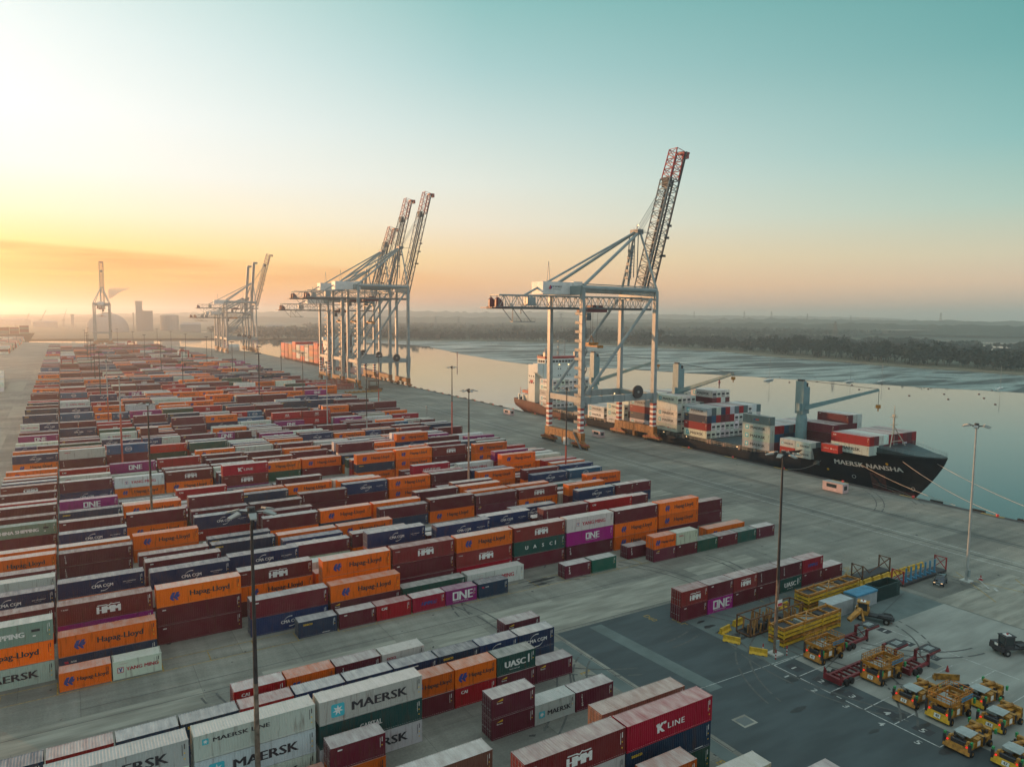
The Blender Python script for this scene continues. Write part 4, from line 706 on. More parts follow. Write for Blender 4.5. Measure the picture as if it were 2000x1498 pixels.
for x, cs, sl_ in ((34.7, 'Hm', 'first short one'), (40.95, 'Hc', 'second short one'), (47.2, 'UX', 'third short one')): near(x, 2, [h8, h8], cs, 6.06, sl_)
near(53.45, 2, [h8], 'X', 6.06, 'right end')
for x, cs, q in ((22.15, 'ApA', 4), (9.5, 'LAA', 3), (-3.2, 'AwA', 2), (-15.9, 'AmA', 1)): near(x, 3, [2.72]*3, cs, 12.19, ordn(q)+' from left')
near(41.4, 4, [h8, h8], 'XX', 6.06, 'upright pair'); near(22.0, 4, [h8, h8], 'mH', 6.06, 'left end'); near(47.55, 4, [h8], 'A', 6.06, 'beside the upright pair'); near(53.75, 4, [h8], 'T', 6.06, 'right end')
near(15.7, 4, [h8], 'H', 6.06, 'far left end')
near(24.3, 6, [h8, h8], 'bm', 12.19, 'left one')
near(47.55, 7, [h8]*3, 'bmm', 12.19, 'right one')
near(47.35, 8, [h9]*3, 'KNU', 12.19, 'right end'); near(34.95, 8, [h9]*3, 'MwH', 12.19, 'left of the crimson one'); near(22.5, 8, [h9, h8], 'wG', 12.19, 'third from right')
near(46.9, 9, [h9, h9], 'qm', 6.06, 'single short stack')
stack(53.6, 46.0, [2.6, 2.6], 'my', 6.06, 'pale roofed one right of the rusty orange one', G_FRONT); stack(59.0, 41.2, [2.6, 2.6], 'mm', 6.06, 'maroon roof at the bottom edge', G_FRONT)
# ---- row D and row end E
for q, cs in enumerate(('Mm', 'mO', 'Mm', 'Tm', 'TU', 'Rm', 'm')): stack(85.1+6.19*q, 84.4, [2.59]*len(cs), cs[::-1], 6.06, '%s from left in the lone short row' % ordn(q+1), 'short containers in the lone row by the asphalt lane')
for q, cs in enumerate(('HX', 'om', 'g', 'm', 'g', 'T')): stack(101.6+6.25*q, 108.9, [2.6]*len(cs), cs[::-1], 6.06, '%s from left in the low row end' % ordn(q+1), G_E)
stack(98.2, 113.0, [2.6], 't', 6.06, 'behind the stacked orange short one', G_E); stack(121.5, 113.2, [2.9], 'H', 12.19, 'behind the low row end', G_E)
# ---- cargo on the moored ship: bays run along the quay, rows across the deck
SR = -pi/2-QA
G_SHIP = 'containers stacked on the deck of the moored ship'
rs = random.Random(9)
def bay(name, t_hi, c0, cols, base, Lx=12.19, hz=2.9, q0=0):
    for q, cs in enumerate(cols):
        for k, c in enumerate(cs[::-1]):
            if c == '.': continue
            x, y, z = q2w(c0+q*2.5, t_hi, base+k*hz)
            addbox(x, y, z, Lx, hz-.02, c, (ordn(k+1)+' tier up', '%s on ship, %s stack from quay' % (name, ordn(q+1+q0))), G_SHIP, SR, sm=(c in 'Ww'))
def rc(n, pool='mwwGcNmwwAW'): return ''.join(rs.choice(pool) for _ in range(n))
bay('bay before the bridge', 318, 206.2, ['WWsWW']+['WWWWW']*10, 3.5)
bay('short bay', 276, 206.2, ['WW']+[rc(2) for _ in range(9)], 3.4, hz=2.7)
bay('sixth bay', 261.6, 206.2, ['.WWs']*1+[rc(4) for _ in range(10)], 2.6)
bay('fifth bay', 245.5, 206.2, ['AAcNW'[1:], ]+[rc(5, 'WWwGm') for _ in range(10)], 3.5)
bay('fourth bay', 228.4, 206.2, ['WwWWs', 'WWwWW', 'WwwWW', 'WWWWw']+[rc(4, 'WwmG') for _ in range(7)], 3.9)
bay('third bay', 212.2, 206.2, ['ANcW', 'GBWW', 'wcWW', 'NmWW', 'cmWW', 'wcWW', 'GWWW', 'cWWW', 'GWWW', 'WGWW', 'wWWW', 'GWWW'], 3.7, hz=2.95)
bay('upper far bay', 212.2, 216.5, ['....WWWWW'[4:]]*0, 3.7)
for q in range(4): 
    x, y, z = q2w(221+q*2.5, 224, 18.5-2.9); addbox(x, y, z+2.0, 12.19, 2.88, 'W', ('top tier', 'raised far bay on ship, %s stack' % ordn(q+1)), G_SHIP, SR, sm=True)
    for k in range(4): x, y, z = q2w(221+q*2.5, 224, 17.6-2.9*(k+1)); addbox(x, y, z, 12.19, 2.88, rs.choice('mwc'), ('x', 'y'), G_SHIP, SR)
bay('second bay', 182.5, 206.2, ['GAAA'], 3.7, hz=3.0); bay('second bay', 182.5, 208.7, [rc(3, 'BcGNmwG') for _ in range(11)], 3.7, hz=2.9, q0=1)
bay('first bay back', 165.9, 206.2, ['AD', 'LG'], 3.8, Lx=6.06, hz=2.7); bay('first bay front', 159.6, 206.2, ['AA', 'GL'], 3.8, Lx=6.06, hz=2.7)
bay('tall maroon bay', 165.5, 217.5, [rc(4, 'mmm'), rc(4, 'mcm'), 'mmcm', 'mmmmm', 'wmmcm', 'wwcmm'], 2.8, hz=2.9)
bay('bow bay', 147.5, 208.0, ['cA', 'mw', 'wG', 'wm', 'cm', 'mG', 'cm', 'mw', 'mm', 'cm'], 8.0, Lx=13.2, hz=2.95)
x, y, z = q2w(205.8, 149.4, 7.4); addbox(x, y, z, 6.06, 2.58, 'D', ('lower tier', 'bright short one by the bow bay'), G_SHIP, SR)
# ---- cargo on the far ship at the same quay
G_S2 = 'containers stacked on the far ship'
for b_ in range(10):
    t_hi = 880-b_*17.2; n = 6 if b_ not in (3, 8) else 7; clr = 'rDqrD'[b_ % 5] if b_ not in (4, 6) else 'w'
    for q in range(10):
        for k in range(n): x, y, z = q2w(206.5+q*2.5, t_hi, -.4+k*2.9+(1.5 if b_ > 5 else 0)); addbox(x, y, z, 14.5, 2.88, clr if rs.random() < .75 else rs.choice('GcD'), ('x', 'y'), G_S2, SR)
# dark ship in the far basin
for b_, n in ((0, 5), (1, 4), (2, 4), (3, 3)):
    for k in range(n):
        for q in range(4): addbox(-64-14.5*b_, 1562+q*2.5, 12+k*2.9, 13.5, 2.88, rs.choice('mmG'), ('x', 'y'), 'containers on the dark ship')

# ------------------------------------------------------------------ choose the boxes that show largest, build them as things, merge the rest
def project(P):
    d = P-np.array([0, 0, CAM_H]); z = d@np.array(fw); return np.stack([500+.5*F_PX*(d@np.array(rt))/z, 374.5-.5*F_PX*(d@np.array(upv))/z], -1), z
idb = -np.ones((749, 1000), np.int32)
def corners(b):
    c, s_ = cos(b['rot']), sin(b['rot']); Lx, Hz = b['L'], b['H']; x, y, z = b['p']
    Q = np.array([(0,0,0),(Lx,0,0),(Lx,2.44,0),(0,2.44,0),(0,0,Hz),(Lx,0,Hz),(Lx,2.44,Hz),(0,2.44,Hz)], float)
    return np.stack([x+Q[:,0]*c-Q[:,1]*s_, y+Q[:,0]*s_+Q[:,1]*c, z+Q[:,2]], -1)
for b in BOX: b['c8'] = corners(b); b['d'] = float(np.linalg.norm(b['c8'].mean(0)-np.array([0, 0, CAM_H])))
order = sorted(range(len(BOX)), key=lambda i: -BOX[i]['d'])
yy, xx = np.mgrid[0:749, 0:1000]
for i in order:
    px, z = project(BOX[i]['c8'])
    if z.min() < 1: continue
    for f in ((0, 1, 5, 4), (4, 5, 6, 7), (3, 0, 4, 7), (1, 2, 6, 5)):
        q = px[list(f)]; x0, y0 = np.floor(q.min(0)).astype(int); x1, y1 = np.ceil(q.max(0)).astype(int)+1
        x0 = max(x0, 0); y0 = max(y0, 0); x1 = min(x1, 1000); y1 = min(y1, 749)
        if x0 >= x1 or y0 >= y1: continue
        gx = xx[y0:y1, x0:x1]; gy = yy[y0:y1, x0:x1]; ins = np.ones(gx.shape, bool)
        for k in range(4):
            a, c = q[k], q[(k+1) % 4]; ins &= ((c[0]-a[0])*(gy-a[1])-(c[1]-a[1])*(gx-a[0])) <= 0
        idb[y0:y1, x0:x1][ins] = i
cnt = np.bincount(idb[idb >= 0], minlength=len(BOX))
vis = sorted((i for i in range(len(BOX)) if cnt[i] > 0), key=lambda i: -cnt[i])
top = set(vis[:300])
print('boxes', len(BOX), 'visible', len(vis), 'smallest individual px', cnt[vis[299]])
def colr(b, rr):
    c = KIND[b['code']][0]; f = rr.uniform(.85, 1.15); return tuple(min(1, v*f*rr.uniform(.93, 1.07)) for v in c)
rr = random.Random(3)
LGM = {}
leftends = {(round(b['p'][0]+b['L']), round(b['p'][1], 1), round(b['p'][2]/2.4)) for b in BOX}
labels = {}
def label_for(b):
    tier, where = b['lab']; sz = 'short' if b['L'] < 7 else 'long'; _, cw, mk = KIND[b['code']]
    return cw, sz, mk, tier, where
for i in sorted(top):
    b = BOX[i]; cw, sz, mk, tier, where = label_for(b); sm = b['code'] in 'WY' or b.get('sm', False)
    o = bpy.data.objects.new('shipping_container', get_body(b['L'], b['H'], sm)); COL.objects.link(o); o.location = b['p']; o.rotation_euler = (0, 0, b['rot'])
    if b['rot'] == 0: o.location.y += rr.uniform(-.05, .05); o.rotation_euler.z = rr.uniform(-.002, .002)
    o.color = (*colr(b, rr), 1)
    lab = '%s %s container, %s, %s' % (cw, sz, tier, where)
    for mk2 in (mk, ' '.join(mk.split()[:2]) if mk.split()[1] in ('emblem', 'lettering', 'star', 'letters', 'oval') else mk):
        l2 = '%s %s container, %s, %s, %s' % (cw, sz, mk2, tier, where)
        if len(l2.replace('-', ' ').split()) <= 16: lab = l2; break
    tag(o, lab, 'shipping container', b['grp'] if b['grp'] else G_MAIN)
    labels.setdefault(lab, []).append(o)
    key = (b['code'], b['L'], b['H'])
    if key not in LGM:
        lg = logo(*key); LGM[key] = []
        if lg:
            for k_, nm in enumerate(('lettering', 'emblem', 'code_marks', 'small_lettering')):
                s_ = lg.sub(k_)
                if s_.f: LGM[key].append((nm, s_.mesh(nm, MK)))
    if b['rot'] != 0 and b['code'] in 'W':
        if 'REEF' not in BODY:
            q_ = MB(); q_.box(12.185, 12.23, .35, 2.1, .9, 1.9); q_.box(12.185, 12.22, .35, 2.1, .3, .55); q_.cyl((12.2, 1.7, 1.4), (12.26, 1.7, 1.4), .35, 10); BODY['REEF'] = q_.mesh('refrigeration_unit', DARK)
        if b['L'] > 7 and abs(b['L']-12.19) < .1: l = bpy.data.objects.new('refrigeration_unit', BODY['REEF']); COL.objects.link(l); l.parent = o
    for nm, me_ in LGM[key]: l = bpy.data.objects.new(nm, me_); COL.objects.link(l); l.parent = o
    if b['rot'] == 0 and (round(b['p'][0]), round(b['p'][1], 1), round(b['p'][2]/2.4)) not in leftends and b['d'] < 190:
        hh = b['H']
        for s_ in range(2):
            dm = bpy.data.objects.new('door', door_mesh(hh)); COL.objects.link(dm); dm.parent = o; dm.location = (0, s_*1.08, 0); dm.color = o.color
for l_, os_ in labels.items():
    if len(os_) > 1: print('DUP', l_, len(os_))
    if len(l_.replace('-', ' ').split()) > 16: print('LONG', l_)
# the rest of the containers: one mesh, colours per face, lettering on those still readable
V, F, MI, CC = [], [], [], []
nv = 0
lett = MB(); second = set(vis[300:900])
for i, b in enumerate(BOX):
    if i in top: continue
    if b['rot'] != 0 and b['code'] == 'W' and abs(b['L']-12.19) < .1 and cnt[i] > 0:
        c_, s_ = cos(b['rot']), sin(b['rot']); x, y, z = b['p']
        for (y0_, y1_, z0_, z1_) in ((.4, 2.0, .95, 1.85), (.5, 1.9, .3, .5)):
            o_ = len(lett.v); lett.add([(x+12.2*c_-yy_*s_, y+12.2*s_+yy_*c_, z+zz_) for yy_, zz_ in ((y0_, z0_), (y1_, z0_), (y1_, z1_), (y0_, z1_))], [(0, 1, 2, 3)], 1)
    V.append(b['c8']); F += [(nv, nv+1, nv+5, nv+4), (nv+1, nv+2, nv+6, nv+5), (nv+2, nv+3, nv+7, nv+6), (nv+3, nv, nv+4, nv+7), (nv+4, nv+5, nv+6, nv+7)]; nv += 8
    CC += [(*colr(b, rr), rr.random())]*5
    if i in second and cnt[i] > 14:
        lg = logo(b['code'], b['L'], b['H'], 1)
        if lg and len(lg.f) < 900:
            c, s_ = cos(b['rot']), sin(b['rot']); x, y, z = b['p']
            lett.add([(x+v[0]*c-(v[1]-.02)*s_, y+v[0]*s_+(v[1]-.02)*c, z+v[2]) for v in lg.v], []); o_ = len(lett.v)-len(lg.v)
            lett.f += [tuple(k+o_ for k in f) for f in lg.f]; lett.m += lg.m
VV = np.concatenate(V).tolist()+[list(v) for v in lett.v]
me = bpy.data.meshes.new('containers'); nF = len(F)
me.from_pydata(VV, [], F+[tuple(k+nv for k in f) for f in lett.f])
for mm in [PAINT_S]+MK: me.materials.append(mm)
me.polygons.foreach_set('material_index', [0]*nF+[m+1 for m in lett.m])
at = me.attributes.new('Col', 'FLOAT_COLOR', 'FACE'); arr = np.zeros((len(me.polygons), 4), np.float32); arr[:nF] = CC; at.data.foreach_set('color', arr.ravel()); me.update()
o = bpy.data.objects.new('distant_containers', me); COL.objects.link(o); o['kind'] = 'stuff'; tag(o, 'dense far rows of coloured containers filling the yard towards the sunrise', 'shipping containers')
# ------------------------------------------------------------------ floodlight masts
def mast_parts(root, h, col1, col2, hz):
    mb = MB(); mb.cyl((0, 0, 0), (0, 0, h*hz), .30, 10, r2=.24); mb.build('lower_pole', col1, root)
    mb = MB(); mb.cyl((0, 0, h*hz), (0, 0, h), .235, 10, r2=.13); mb.build('upper_pole', col2, root)
    mb = MB(); mb.cyl((0, 0, h-.5), (0, 0, h+.5), .38, 8); mb.box(-.5, .5, -.5, .5, h-.15, h)
    for k in range(6):
        a = k*pi/3+.4; mb.beam((0, 0, h), (1.5*cos(a), 1.5*sin(a), h+.05), .09)
    mb.build('head_frame', DARK, root)
    for k in range(6):
        a = k*pi/3+.4; lm = MB(); c = Vector((1.95*cos(a), 1.95*sin(a), h+.0)); d = Vector((cos(a), sin(a), -.25))*.55; lm.beam(c-d, c+d, .75, .22, w2=.6, h2=.12); lm.build('floodlight', STEEL, root)
    mb = MB(); mb.box(-.9, .9, -.9, .9, 0, .25); mb.build('footing', CONCP, root)
    mb = MB(); mb.box(-.25, .25, -.55, -.3, 1.0, 2.4); mb.build('control_box', GREYP, root)
CONCP = mat('pale_block', (.45, .46, .43), .8, noise=.2, nscale=1)
MREDD = mat('mast_red', (.50, .07, .045), .6, noise=.3, nscale=1); MDARK = mat('mast_dark', (.035, .032, .035), .6, noise=.5, nscale=1.2); MGREY = mat('mast_galvanised', (.36, .38, .37), .5, noise=.25, nscale=1)
MRUST = mat('mast_weathered', (.22, .16, .12), .7, noise=.6, nscale=1.5); MPEEL = mat('mast_peeling', (.38, .24, .19), .7, noise=.4, nscale=1)
masts = [(15.3, 74.2, 30.6, MRUST, MDARK, .42, 'weathered dark floodlight mast rising behind the near containers with cyan emblems'),
 (89.0, 68.8, 30.4, MRUST, MDARK, .38, 'rust streaked floodlight mast on a white block beside the yellow barriers'),
 (146.3, 70.2, 30.2, MGREY, MGREY, .2, 'grey galvanised floodlight mast beside the parked dark car'),
 (15.7, 181.5, 30, MRUST, MDARK, .45, 'dark floodlight mast standing before the magenta container with pale letters'),
 (93.1, 173.4, 30, MPEEL, MDARK, .62, 'floodlight mast with pale peeling lower half near the yard corner'),
 (129.2, 254.6, 30, MREDD, MDARK, .55, 'floodlight mast with red lower half by the quay road'),
 (14.6, 259.0, 30, MREDD, MGREY, .62, 'red and grey floodlight mast third along the left aisle'),
 (15.2, 349.5, 30, MREDD, MGREY, .5, 'slim red floodlight mast fourth along the left aisle'),
 (104.5, 282.5, 30, MGREY, MDARK, .3, 'dark floodlight mast among the maroon containers left of the crane cluster'),
 (133.6, 344.0, 30, MREDD, MDARK, .45, 'floodlight mast with red foot in front of the three crane cluster'),
 (95.0, 304.5, 30, MGREY, MGREY, .3, 'thin grey floodlight mast left of the crane cluster legs'),
 (106.5, 381.9, 30, MDARK, MDARK, .3, 'thin dark floodlight mast below the far orange ship bow'),
 (128, 176.5, 28.6, MREDD, MDARK, .4, 'slender mast with red lower part in front of the large crane')]
for x, y, h, c1, c2, f_, lab in masts:
    r_ = empty('floodlight_mast', (x, y, 0), 0, lab, 'light mast', 'floodlight masts in the terminal'); mast_parts(r_, h, c1, c2, f_)
far_m = MB(); far_m.cyl((0, 0, 0), (0, 0, 30), .3, 6, r2=.15); far_m.cyl((0, 0, 29.7), (0, 0, 30.2), 1.9, 6, r2=1.2); fme = far_m.mesh('far_mast', DARK)
fmp = [(16, 440), (17, 540), (18, 640), (19, 760), (21, 860), (22, 980), (60, 470), (62, 600), (65, 760), (66, 900), (104, 470), (105, 560), (107, 683), (103, 780), (104, 900), (60, 1060), (104, 1040), (140, 560), (142, 700), (140, 860), (-62, 1200), (-60, 1350), (-64, 900), (86, 390), (30, 1150)]
for i, (x, y) in enumerate(fmp):
    o = bpy.data.objects.new('floodlight_mast', fme); COL.objects.link(o); o.location = (x, y, 0); tag(o, 'tiny far floodlight mast standing among the distant container rows', 'light mast', 'far floodlight masts')
# short pole on the quay road
pm = MB(); pm.cyl((0, 0, 0), (0, 0, 9), .2, 8); pm.box(-.5, .5, -.2, .2, 8.8, 9.2); tag(pm.build('signal_pole', STEEL, None, (139.5, 300, 0)), 'short grey pole at the yard edge near the white quay line', 'pole')

# ------------------------------------------------------------------ ship to shore gantry cranes
CG = 36.1; TS = 21.5
def lattice(mb, p, q, ax, ay, nseg, chord=.32, brace=.16, m=0, taper=1.0):
    """box truss from p to q; ax and ay are half vectors of the section"""
    p = Vector(p); q = Vector(q); ax = Vector(ax); ay = Vector(ay)
    cs = [(-1, -1), (1, -1), (1, 1), (-1, 1)]
    P_ = lambda u, k: p+(q-p)*u+(ax*cs[k][0]+ay*cs[k][1])*(1+(taper-1)*u)
    for k in range(4): mb.beam(P_(0, k), P_(1, k), chord, m=m)
    for i in range(nseg+1):
        for k in range(4): mb.beam(P_(i/nseg, k), P_(i/nseg, (k+1) % 4), brace, m=m)
    for i in range(nseg):
        for k in range(4):
            a, b = (k, (k+1) % 4) if i % 2 else ((k+1) % 4, k); mb.beam(P_(i/nseg, a), P_((i+1)/nseg, b), brace, m=m)
def make_crane(loc, lab, zs=1.0, stripes=True, detail=2, boom_top=(57.9, 118.7), solid=False, rz=-QA, grp=None):
    R = empty('ship_to_shore_crane', loc, rz, lab, 'gantry crane', grp); Z = lambda z: z*zs
    zt = Z(60.4); 
    for cx in (0, CG):
        for cy in (0, TS):
            mb = MB()
            if stripes: mb.beam((cx, cy, 15.6), (cx, cy, 20), 1.9, 2.2); mb.beam((cx, cy, 20), (cx, cy, zt), 1.55, 2.0, w2=1.35, h2=1.8)
            else:
                d = -1.2 if cy == 0 else 1.2; mb.beam((cx, cy-d*.0, 6), (cx, cy, 21), 1.6, 1.8, w2=2.6, h2=3.0); mb.beam((cx, cy, 21), (cx, cy, zt), 1.8, 2.1, w2=1.4, h2=1.8)
            lg = mb.build('leg', GREYP, R)
            if stripes:
                b1 = MB(); b2 = MB()
                for k in range(10): (b1 if k % 2 else b2).beam((cx, cy, 5.6+k*1.0), (cx, cy, 6.6+k), 1.72, 1.9)
                b1.build('red_stripes', REDP, lg); b2.build('white_stripes', WHT, lg)
    for cx in (0, CG):
        mb = MB(); mb.box(cx-1.0, cx+1.0, -1.6, TS+1.6, 3.0, 6.0)
        for k in range(9): mb.box(cx-1.08, cx+1.08, 1+k*2.4, 1.12+k*2.4, 2.95, 6.05)
        mb.box(cx-.8, cx+.8, TS*.47, TS*.53, .8, 3.0); mb.build('sill_beam', CRY, R)
        for cy in (0, TS):
            mb = MB(); mb.prism([(cx-.7, cy-3.6, 1.6), (cx-.7, cy+3.6, 1.6), (cx-.7, cy+1.2, 3.4), (cx-.7, cy-1.2, 3.4)], (1.4, 0, 0)); mb.box(cx-.85, cx+.85, cy-5.0, cy+5.0, 1.0, 1.7); bg_ = mb.build('bogie', CRY, R)
            mb = MB(); mb.box(cx-1.0, cx+1.0, cy-4.2, cy-.6, 1.7, 1.95); mb.box(cx-1.0, cx+1.0, cy+.6, cy+4.2, 1.7, 1.95); mb.build('wheel_guard', REDP, bg_)
            for k in range(8):
                mb = MB(); yy = cy-4.4+k*1.25; mb.cyl((cx-.3, yy, .42), (cx+.3, yy, .42), .40, 10 if detail > 1 else 6); mb.build('wheel', DARK, bg_)
                if detail < 2 and k == 3: break
    for cy in (0, TS):
        mb = MB(); mb.beam((.9, cy, 18.4), (CG-.9, cy, 18.4), 1.5, 2.6)
        if detail > 1:
            for k in range(6): mb.box(4+k*5.5, 4.1+k*5.5, cy-.95, cy+.95, 17.0, 19.9)
        mb.build('portal_beam', GREYP, R)
        mb = MB(); mb.cyl((2.4, cy, 20.6), (CG-2.0, cy, Z(57.4)), .62, 10); mb.build('diagonal_brace', GREYP, R)
        mb = MB(); mb.cyl((-.5, cy, zt+.5), (CG, cy, zt+.1), .95, 12); mb.cyl((0, cy, zt+1.9), (CG, cy, zt+1.4), .22, 6); mb.build('top_beam', GREYP, R)
    for cx, hh in ((0, 3.2), (CG, 4.6)):
        mb = MB(); mb.box(cx-1.0, cx+1.0, 0, TS, zt-hh+1.2, zt+1.2); mb.build('cross_girder', GREYP, R)
        mb = MB(); mb.box(cx-.7, cx+.7, -.2, TS+.2, 17.4, 19.6); mb.build('cross_tie', GREYP, R)
    ym = TS/2; g0, g1 = -31.8, 40.4
    mb = MB(); lattice(mb, (g0, ym, Z(55.6)), (g1, ym, Z(55.6)), (0, 3.3, 0), (0, 0, 2.2), 26 if detail > 1 else 14, .42, .20)
    mb.beam((g0-1.5, ym-3.3, Z(53.2)), (g1, ym-3.3, Z(53.2)), .5, .9, 1); mb.beam((g0-1.5, ym+3.3, Z(53.2)), (g1, ym+3.3, Z(53.2)), .5, .9, 1); gd = mb.build('trolley_girder', [GREYP, CRGREY2], R)
    mb = MB()
    for s_ in (-4.2, 4.2):
        mb.box(g0, g1, ym+s_-.5, ym+s_+.5, Z(53.3), Z(53.3)+.08)
        for k in range(0, 37): mb.box(g0+k*2, g0+k*2+.05, ym+s_-.5, ym+s_-.44, Z(53.3), Z(53.3)+1.1)
        mb.beam((g0, ym+s_-.47, Z(53.3)+1.1), (g1, ym+s_-.47, Z(53.3)+1.1), .06)
    mb.build('walkway', CRGREY2, gd)
    # machinery house
    mb = MB(); hx0, hx1, hz0, hz1 = -13.3, 4.4, Z(58.0)+.4, Z(62.9)+.2; mb.box(hx0, hx1-4.2, ym-3.9, ym+3.9, hz0, hz1); mb.box(hx1-4.1, hx1, ym-4.6, ym+4.6, hz0, hz1+.3)
    for k in range(7): mb.box(hx0+.6+k*1.8, hx0+.7+k*1.8, ym-3.98, ym+3.98, hz0+.1, hz1)
    mh = mb.build('machinery_house', WHT, R)
    if detail > 1:
        mb = MB(); mb.text('DP WORLD', (hx1-2.0, ym-4.63, hz0+2.9), (1, 0, 0), (0, 0, 1), wdt=2.9, m=0, bold=.02); mb.text('Southampton', (hx1-2.0, ym-4.63, hz0+2.1), (1, 0, 0), (0, 0, 1), wdt=2.2, m=0, bold=.0)
        mb.text('DP WORLD', (hx0+6.2, ym-4.01, hz0+2.9), (1, 0, 0), (0, 0, 1), wdt=4.6, m=0, bold=.02); mb.text('Southampton', (hx0+6.2, ym-4.01, hz0+1.9), (1, 0, 0), (0, 0, 1), wdt=3.4, m=0, bold=.0)
        for x_, m_ in ((hx1-3.6, 1), (hx0+2.9, 1)): 
            for q_, (dx, dz) in enumerate(((0, .2), (.25, -.15), (-.2, -.3))): mb.poly([(x_+dx+.45*cos(a), ym-4.66-.002*q_, hz0+2.6+dz+.6*sin(a)) for a in (0, 1, 2, 3, 4, 5)], [2, 3, 2][q_])
        mb.build('lettering', [MARKK, MARKK, MARKR, MARKB], mh)
    mb = MB(); mb.box(-20, -16.5, ym-4, ym-1.2, Z(54), Z(57.2)); mb.build('electrical_cabin', GREYP, R)
    # rear platform with winches
    mb = MB(); mb.box(g0-3.5, g0+4, ym-4.4, ym+4.4, Z(53.0), Z(53.0)+.3)
    for s_ in (-2.4, 2.4): mb.prism([(g0-1, ym+s_-.5, Z(53)+.3), (g0+2.2, ym+s_-.5, Z(53)+.3), (g0+1.8, ym+s_-.5, Z(53)+2.6), (g0-.2, ym+s_-.5, Z(53)+4.0), (g0-.9, ym+s_-.5, Z(53)+3.2)], (0, 1, 0))
    mb.build('winch_platform', mat('winch_red', (.16, .02, .03), .5, noise=.3, nscale=1) if 'winch_red' not in bpy.data.materials else bpy.data.materials['winch_red'], R)
    mb = MB(); zp = Z(48.0); mb.box(g0+5.5, g0+15, ym-4.2, ym-1.8, zp, zp+.25)
    for a, b in (((g0+1.5, Z(53)), (g0+6, zp)), ((g0+6, Z(53)), (g0+6, zp)), ((g0+6, Z(53)), (g0+10, zp)), ((g0+9.5, Z(53)), (g0+14, zp)), ((g0+9.5, Z(53)), (g0+9.5, zp+3))): mb.beam((a[0], ym-3, a[1]), (b[0], ym-3, b[1]), .22)
    for k in range(6): mb.box(g0+7+k*1.6, g0+7.06+k*1.6, ym-4.2, ym-4.14, zp, zp+1.2)
    mb.box(g0+6.5, g0+15, ym-4.2, ym-4.14, zp+1.15, zp+1.2); mb.build('hanging_platform', CRGREY2, R)
    # A frame, stays
    az_ = Z(84.7); ax_ = CG-1.4
    for cy in (0, TS):
        mb = MB(); mb.cyl((CG, cy, zt+1), (ax_+.3, ym+(-1.6 if cy == 0 else 1.6), az_), .55, 8, r2=.42); mb.build('a_frame_leg', GREYP, R)
        mb = MB(); mb.cyl((.4, cy, zt+1.3), (ax_-.6, ym+(-1.6 if cy == 0 else 1.6), az_-.6), .62, 8); mb.build('backstay', GREYP, R)
    mb = MB(); mb.cyl((-19.2, ym, Z(57.8)), (ax_-.6, ym, az_), .42, 8); mb.beam((-9, ym, Z(63)), (-8.3, ym, Z(63)+8.0), .18); mb.beam((-7.6, ym, Z(63)), (-8.3, ym, Z(63)+8.0), .18); mb.build('rear_tie', GREYP, R)
    mb = MB(); mb.box(ax_-1.6, ax_+1.4, ym-2.4, ym+2.4, az_-1.2, az_+.8); mb.box(ax_-4, ax_+2, ym-3, ym-2.4, az_, az_+.1)
    for k in range(5): mb.box(ax_-4+k*1.4, ax_-3.94+k*1.4, ym-3, ym-2.94, az_, az_+1.2)
    mb.box(ax_-.1, ax_+.1, ym-.1, ym+.1, az_+.8, az_+3); mb.build('apex_platform', CRGREY2, R)
    mb = MB()
    for dx in (-3.0, -1.2): mb.cyl((ax_+dx, ym-2.0, Z(66)), (ax_+dx+.6, ym-1.6, az_-1), .22, 6); mb.cyl((ax_+dx, ym+2.0, Z(66)), (ax_+dx+.6, ym+1.6, az_-1), .22, 6)
    mb.build('hanging_rods', CRGREY2, R)
    mb = MB(); p0, p1 = Vector((CG-13, 1.5, zt+2)), Vector((ax_-3.6, ym-2, az_-6)); mb.beam(p0, p1, .8, .8)
    for k in range(5):
        u = .15+.17*k; c = p0+(p1-p0)*u; mb.box(c.x-1.5, c.x+.8, c.y-.9, c.y+.9, c.z, c.z+.1); mb.box(c.x-1.5, c.x-1.45, c.y-.9, c.y+.9, c.z, c.z+1.1)
        if k: mb.beam((c.x-1.2, c.y-.8, c.z), last, .12)
        last = (c.x+.4, c.y-.8, c.z+1.0)
    mb.build('stair_tower', CRGREY2, R)
    # raised boom
    h0 = Vector((40.3, ym, Z(56.5))); tp = Vector((boom_top[0], ym, Z(boom_top[1]))); dv = (tp-h0).normalized(); nvv = Vector((-dv.z, 0, dv.x)); mid = h0+(tp-h0)*.80
    off = nvv*2.7
    if solid:
        mb = MB(); mb.beam(h0+off, tp+off, 3.2, 3.4); bm = mb.build('boom', CRGREY2, R); mb = MB(); mb.box(tp.x-4, tp.x+1.5, ym-3, ym+3, tp.z-1, tp.z+1.2); mb.build('boom_tip', CRGREY2, R)
    else:
        mb = MB(); lattice(mb, h0+off, mid+off, (0, 2.9, 0), nvv*2.6, 22 if detail > 1 else 12, .40, .19, 0)
        for s_ in (-1.6, 1.6): mb.beam(h0+off*.8+Vector((0, s_, 0)), mid+off*.8+Vector((0, s_, 0)), .5, .7, 1)
        for s_ in (-2.9, 2.9): mb.beam(h0+Vector((0, s_, 0)), tp+Vector((0, s_, 0)), .45, .8, 1)
        mb.beam(h0+off*1.4+(tp-h0)*.3, mid+off*1.4, .5, .6, 1); 
        bm = mb.build('boom', [CRGREY2, DARK], R)
        mb = MB(); lattice(mb, mid+off, tp+off, (0, 2.6, 0), nvv*2.3, 6, .38, .20, 0, .9); mb.box(tp.x-1, tp.x+2.6, ym-2.2, ym+2.2, tp.z-.6, tp.z+.2); mb.box(tp.x+1.5, tp.x+3, ym-1.4, ym+1.4, tp.z-2.2, tp.z-.5); mb.build('boom_tip', REDP, R)
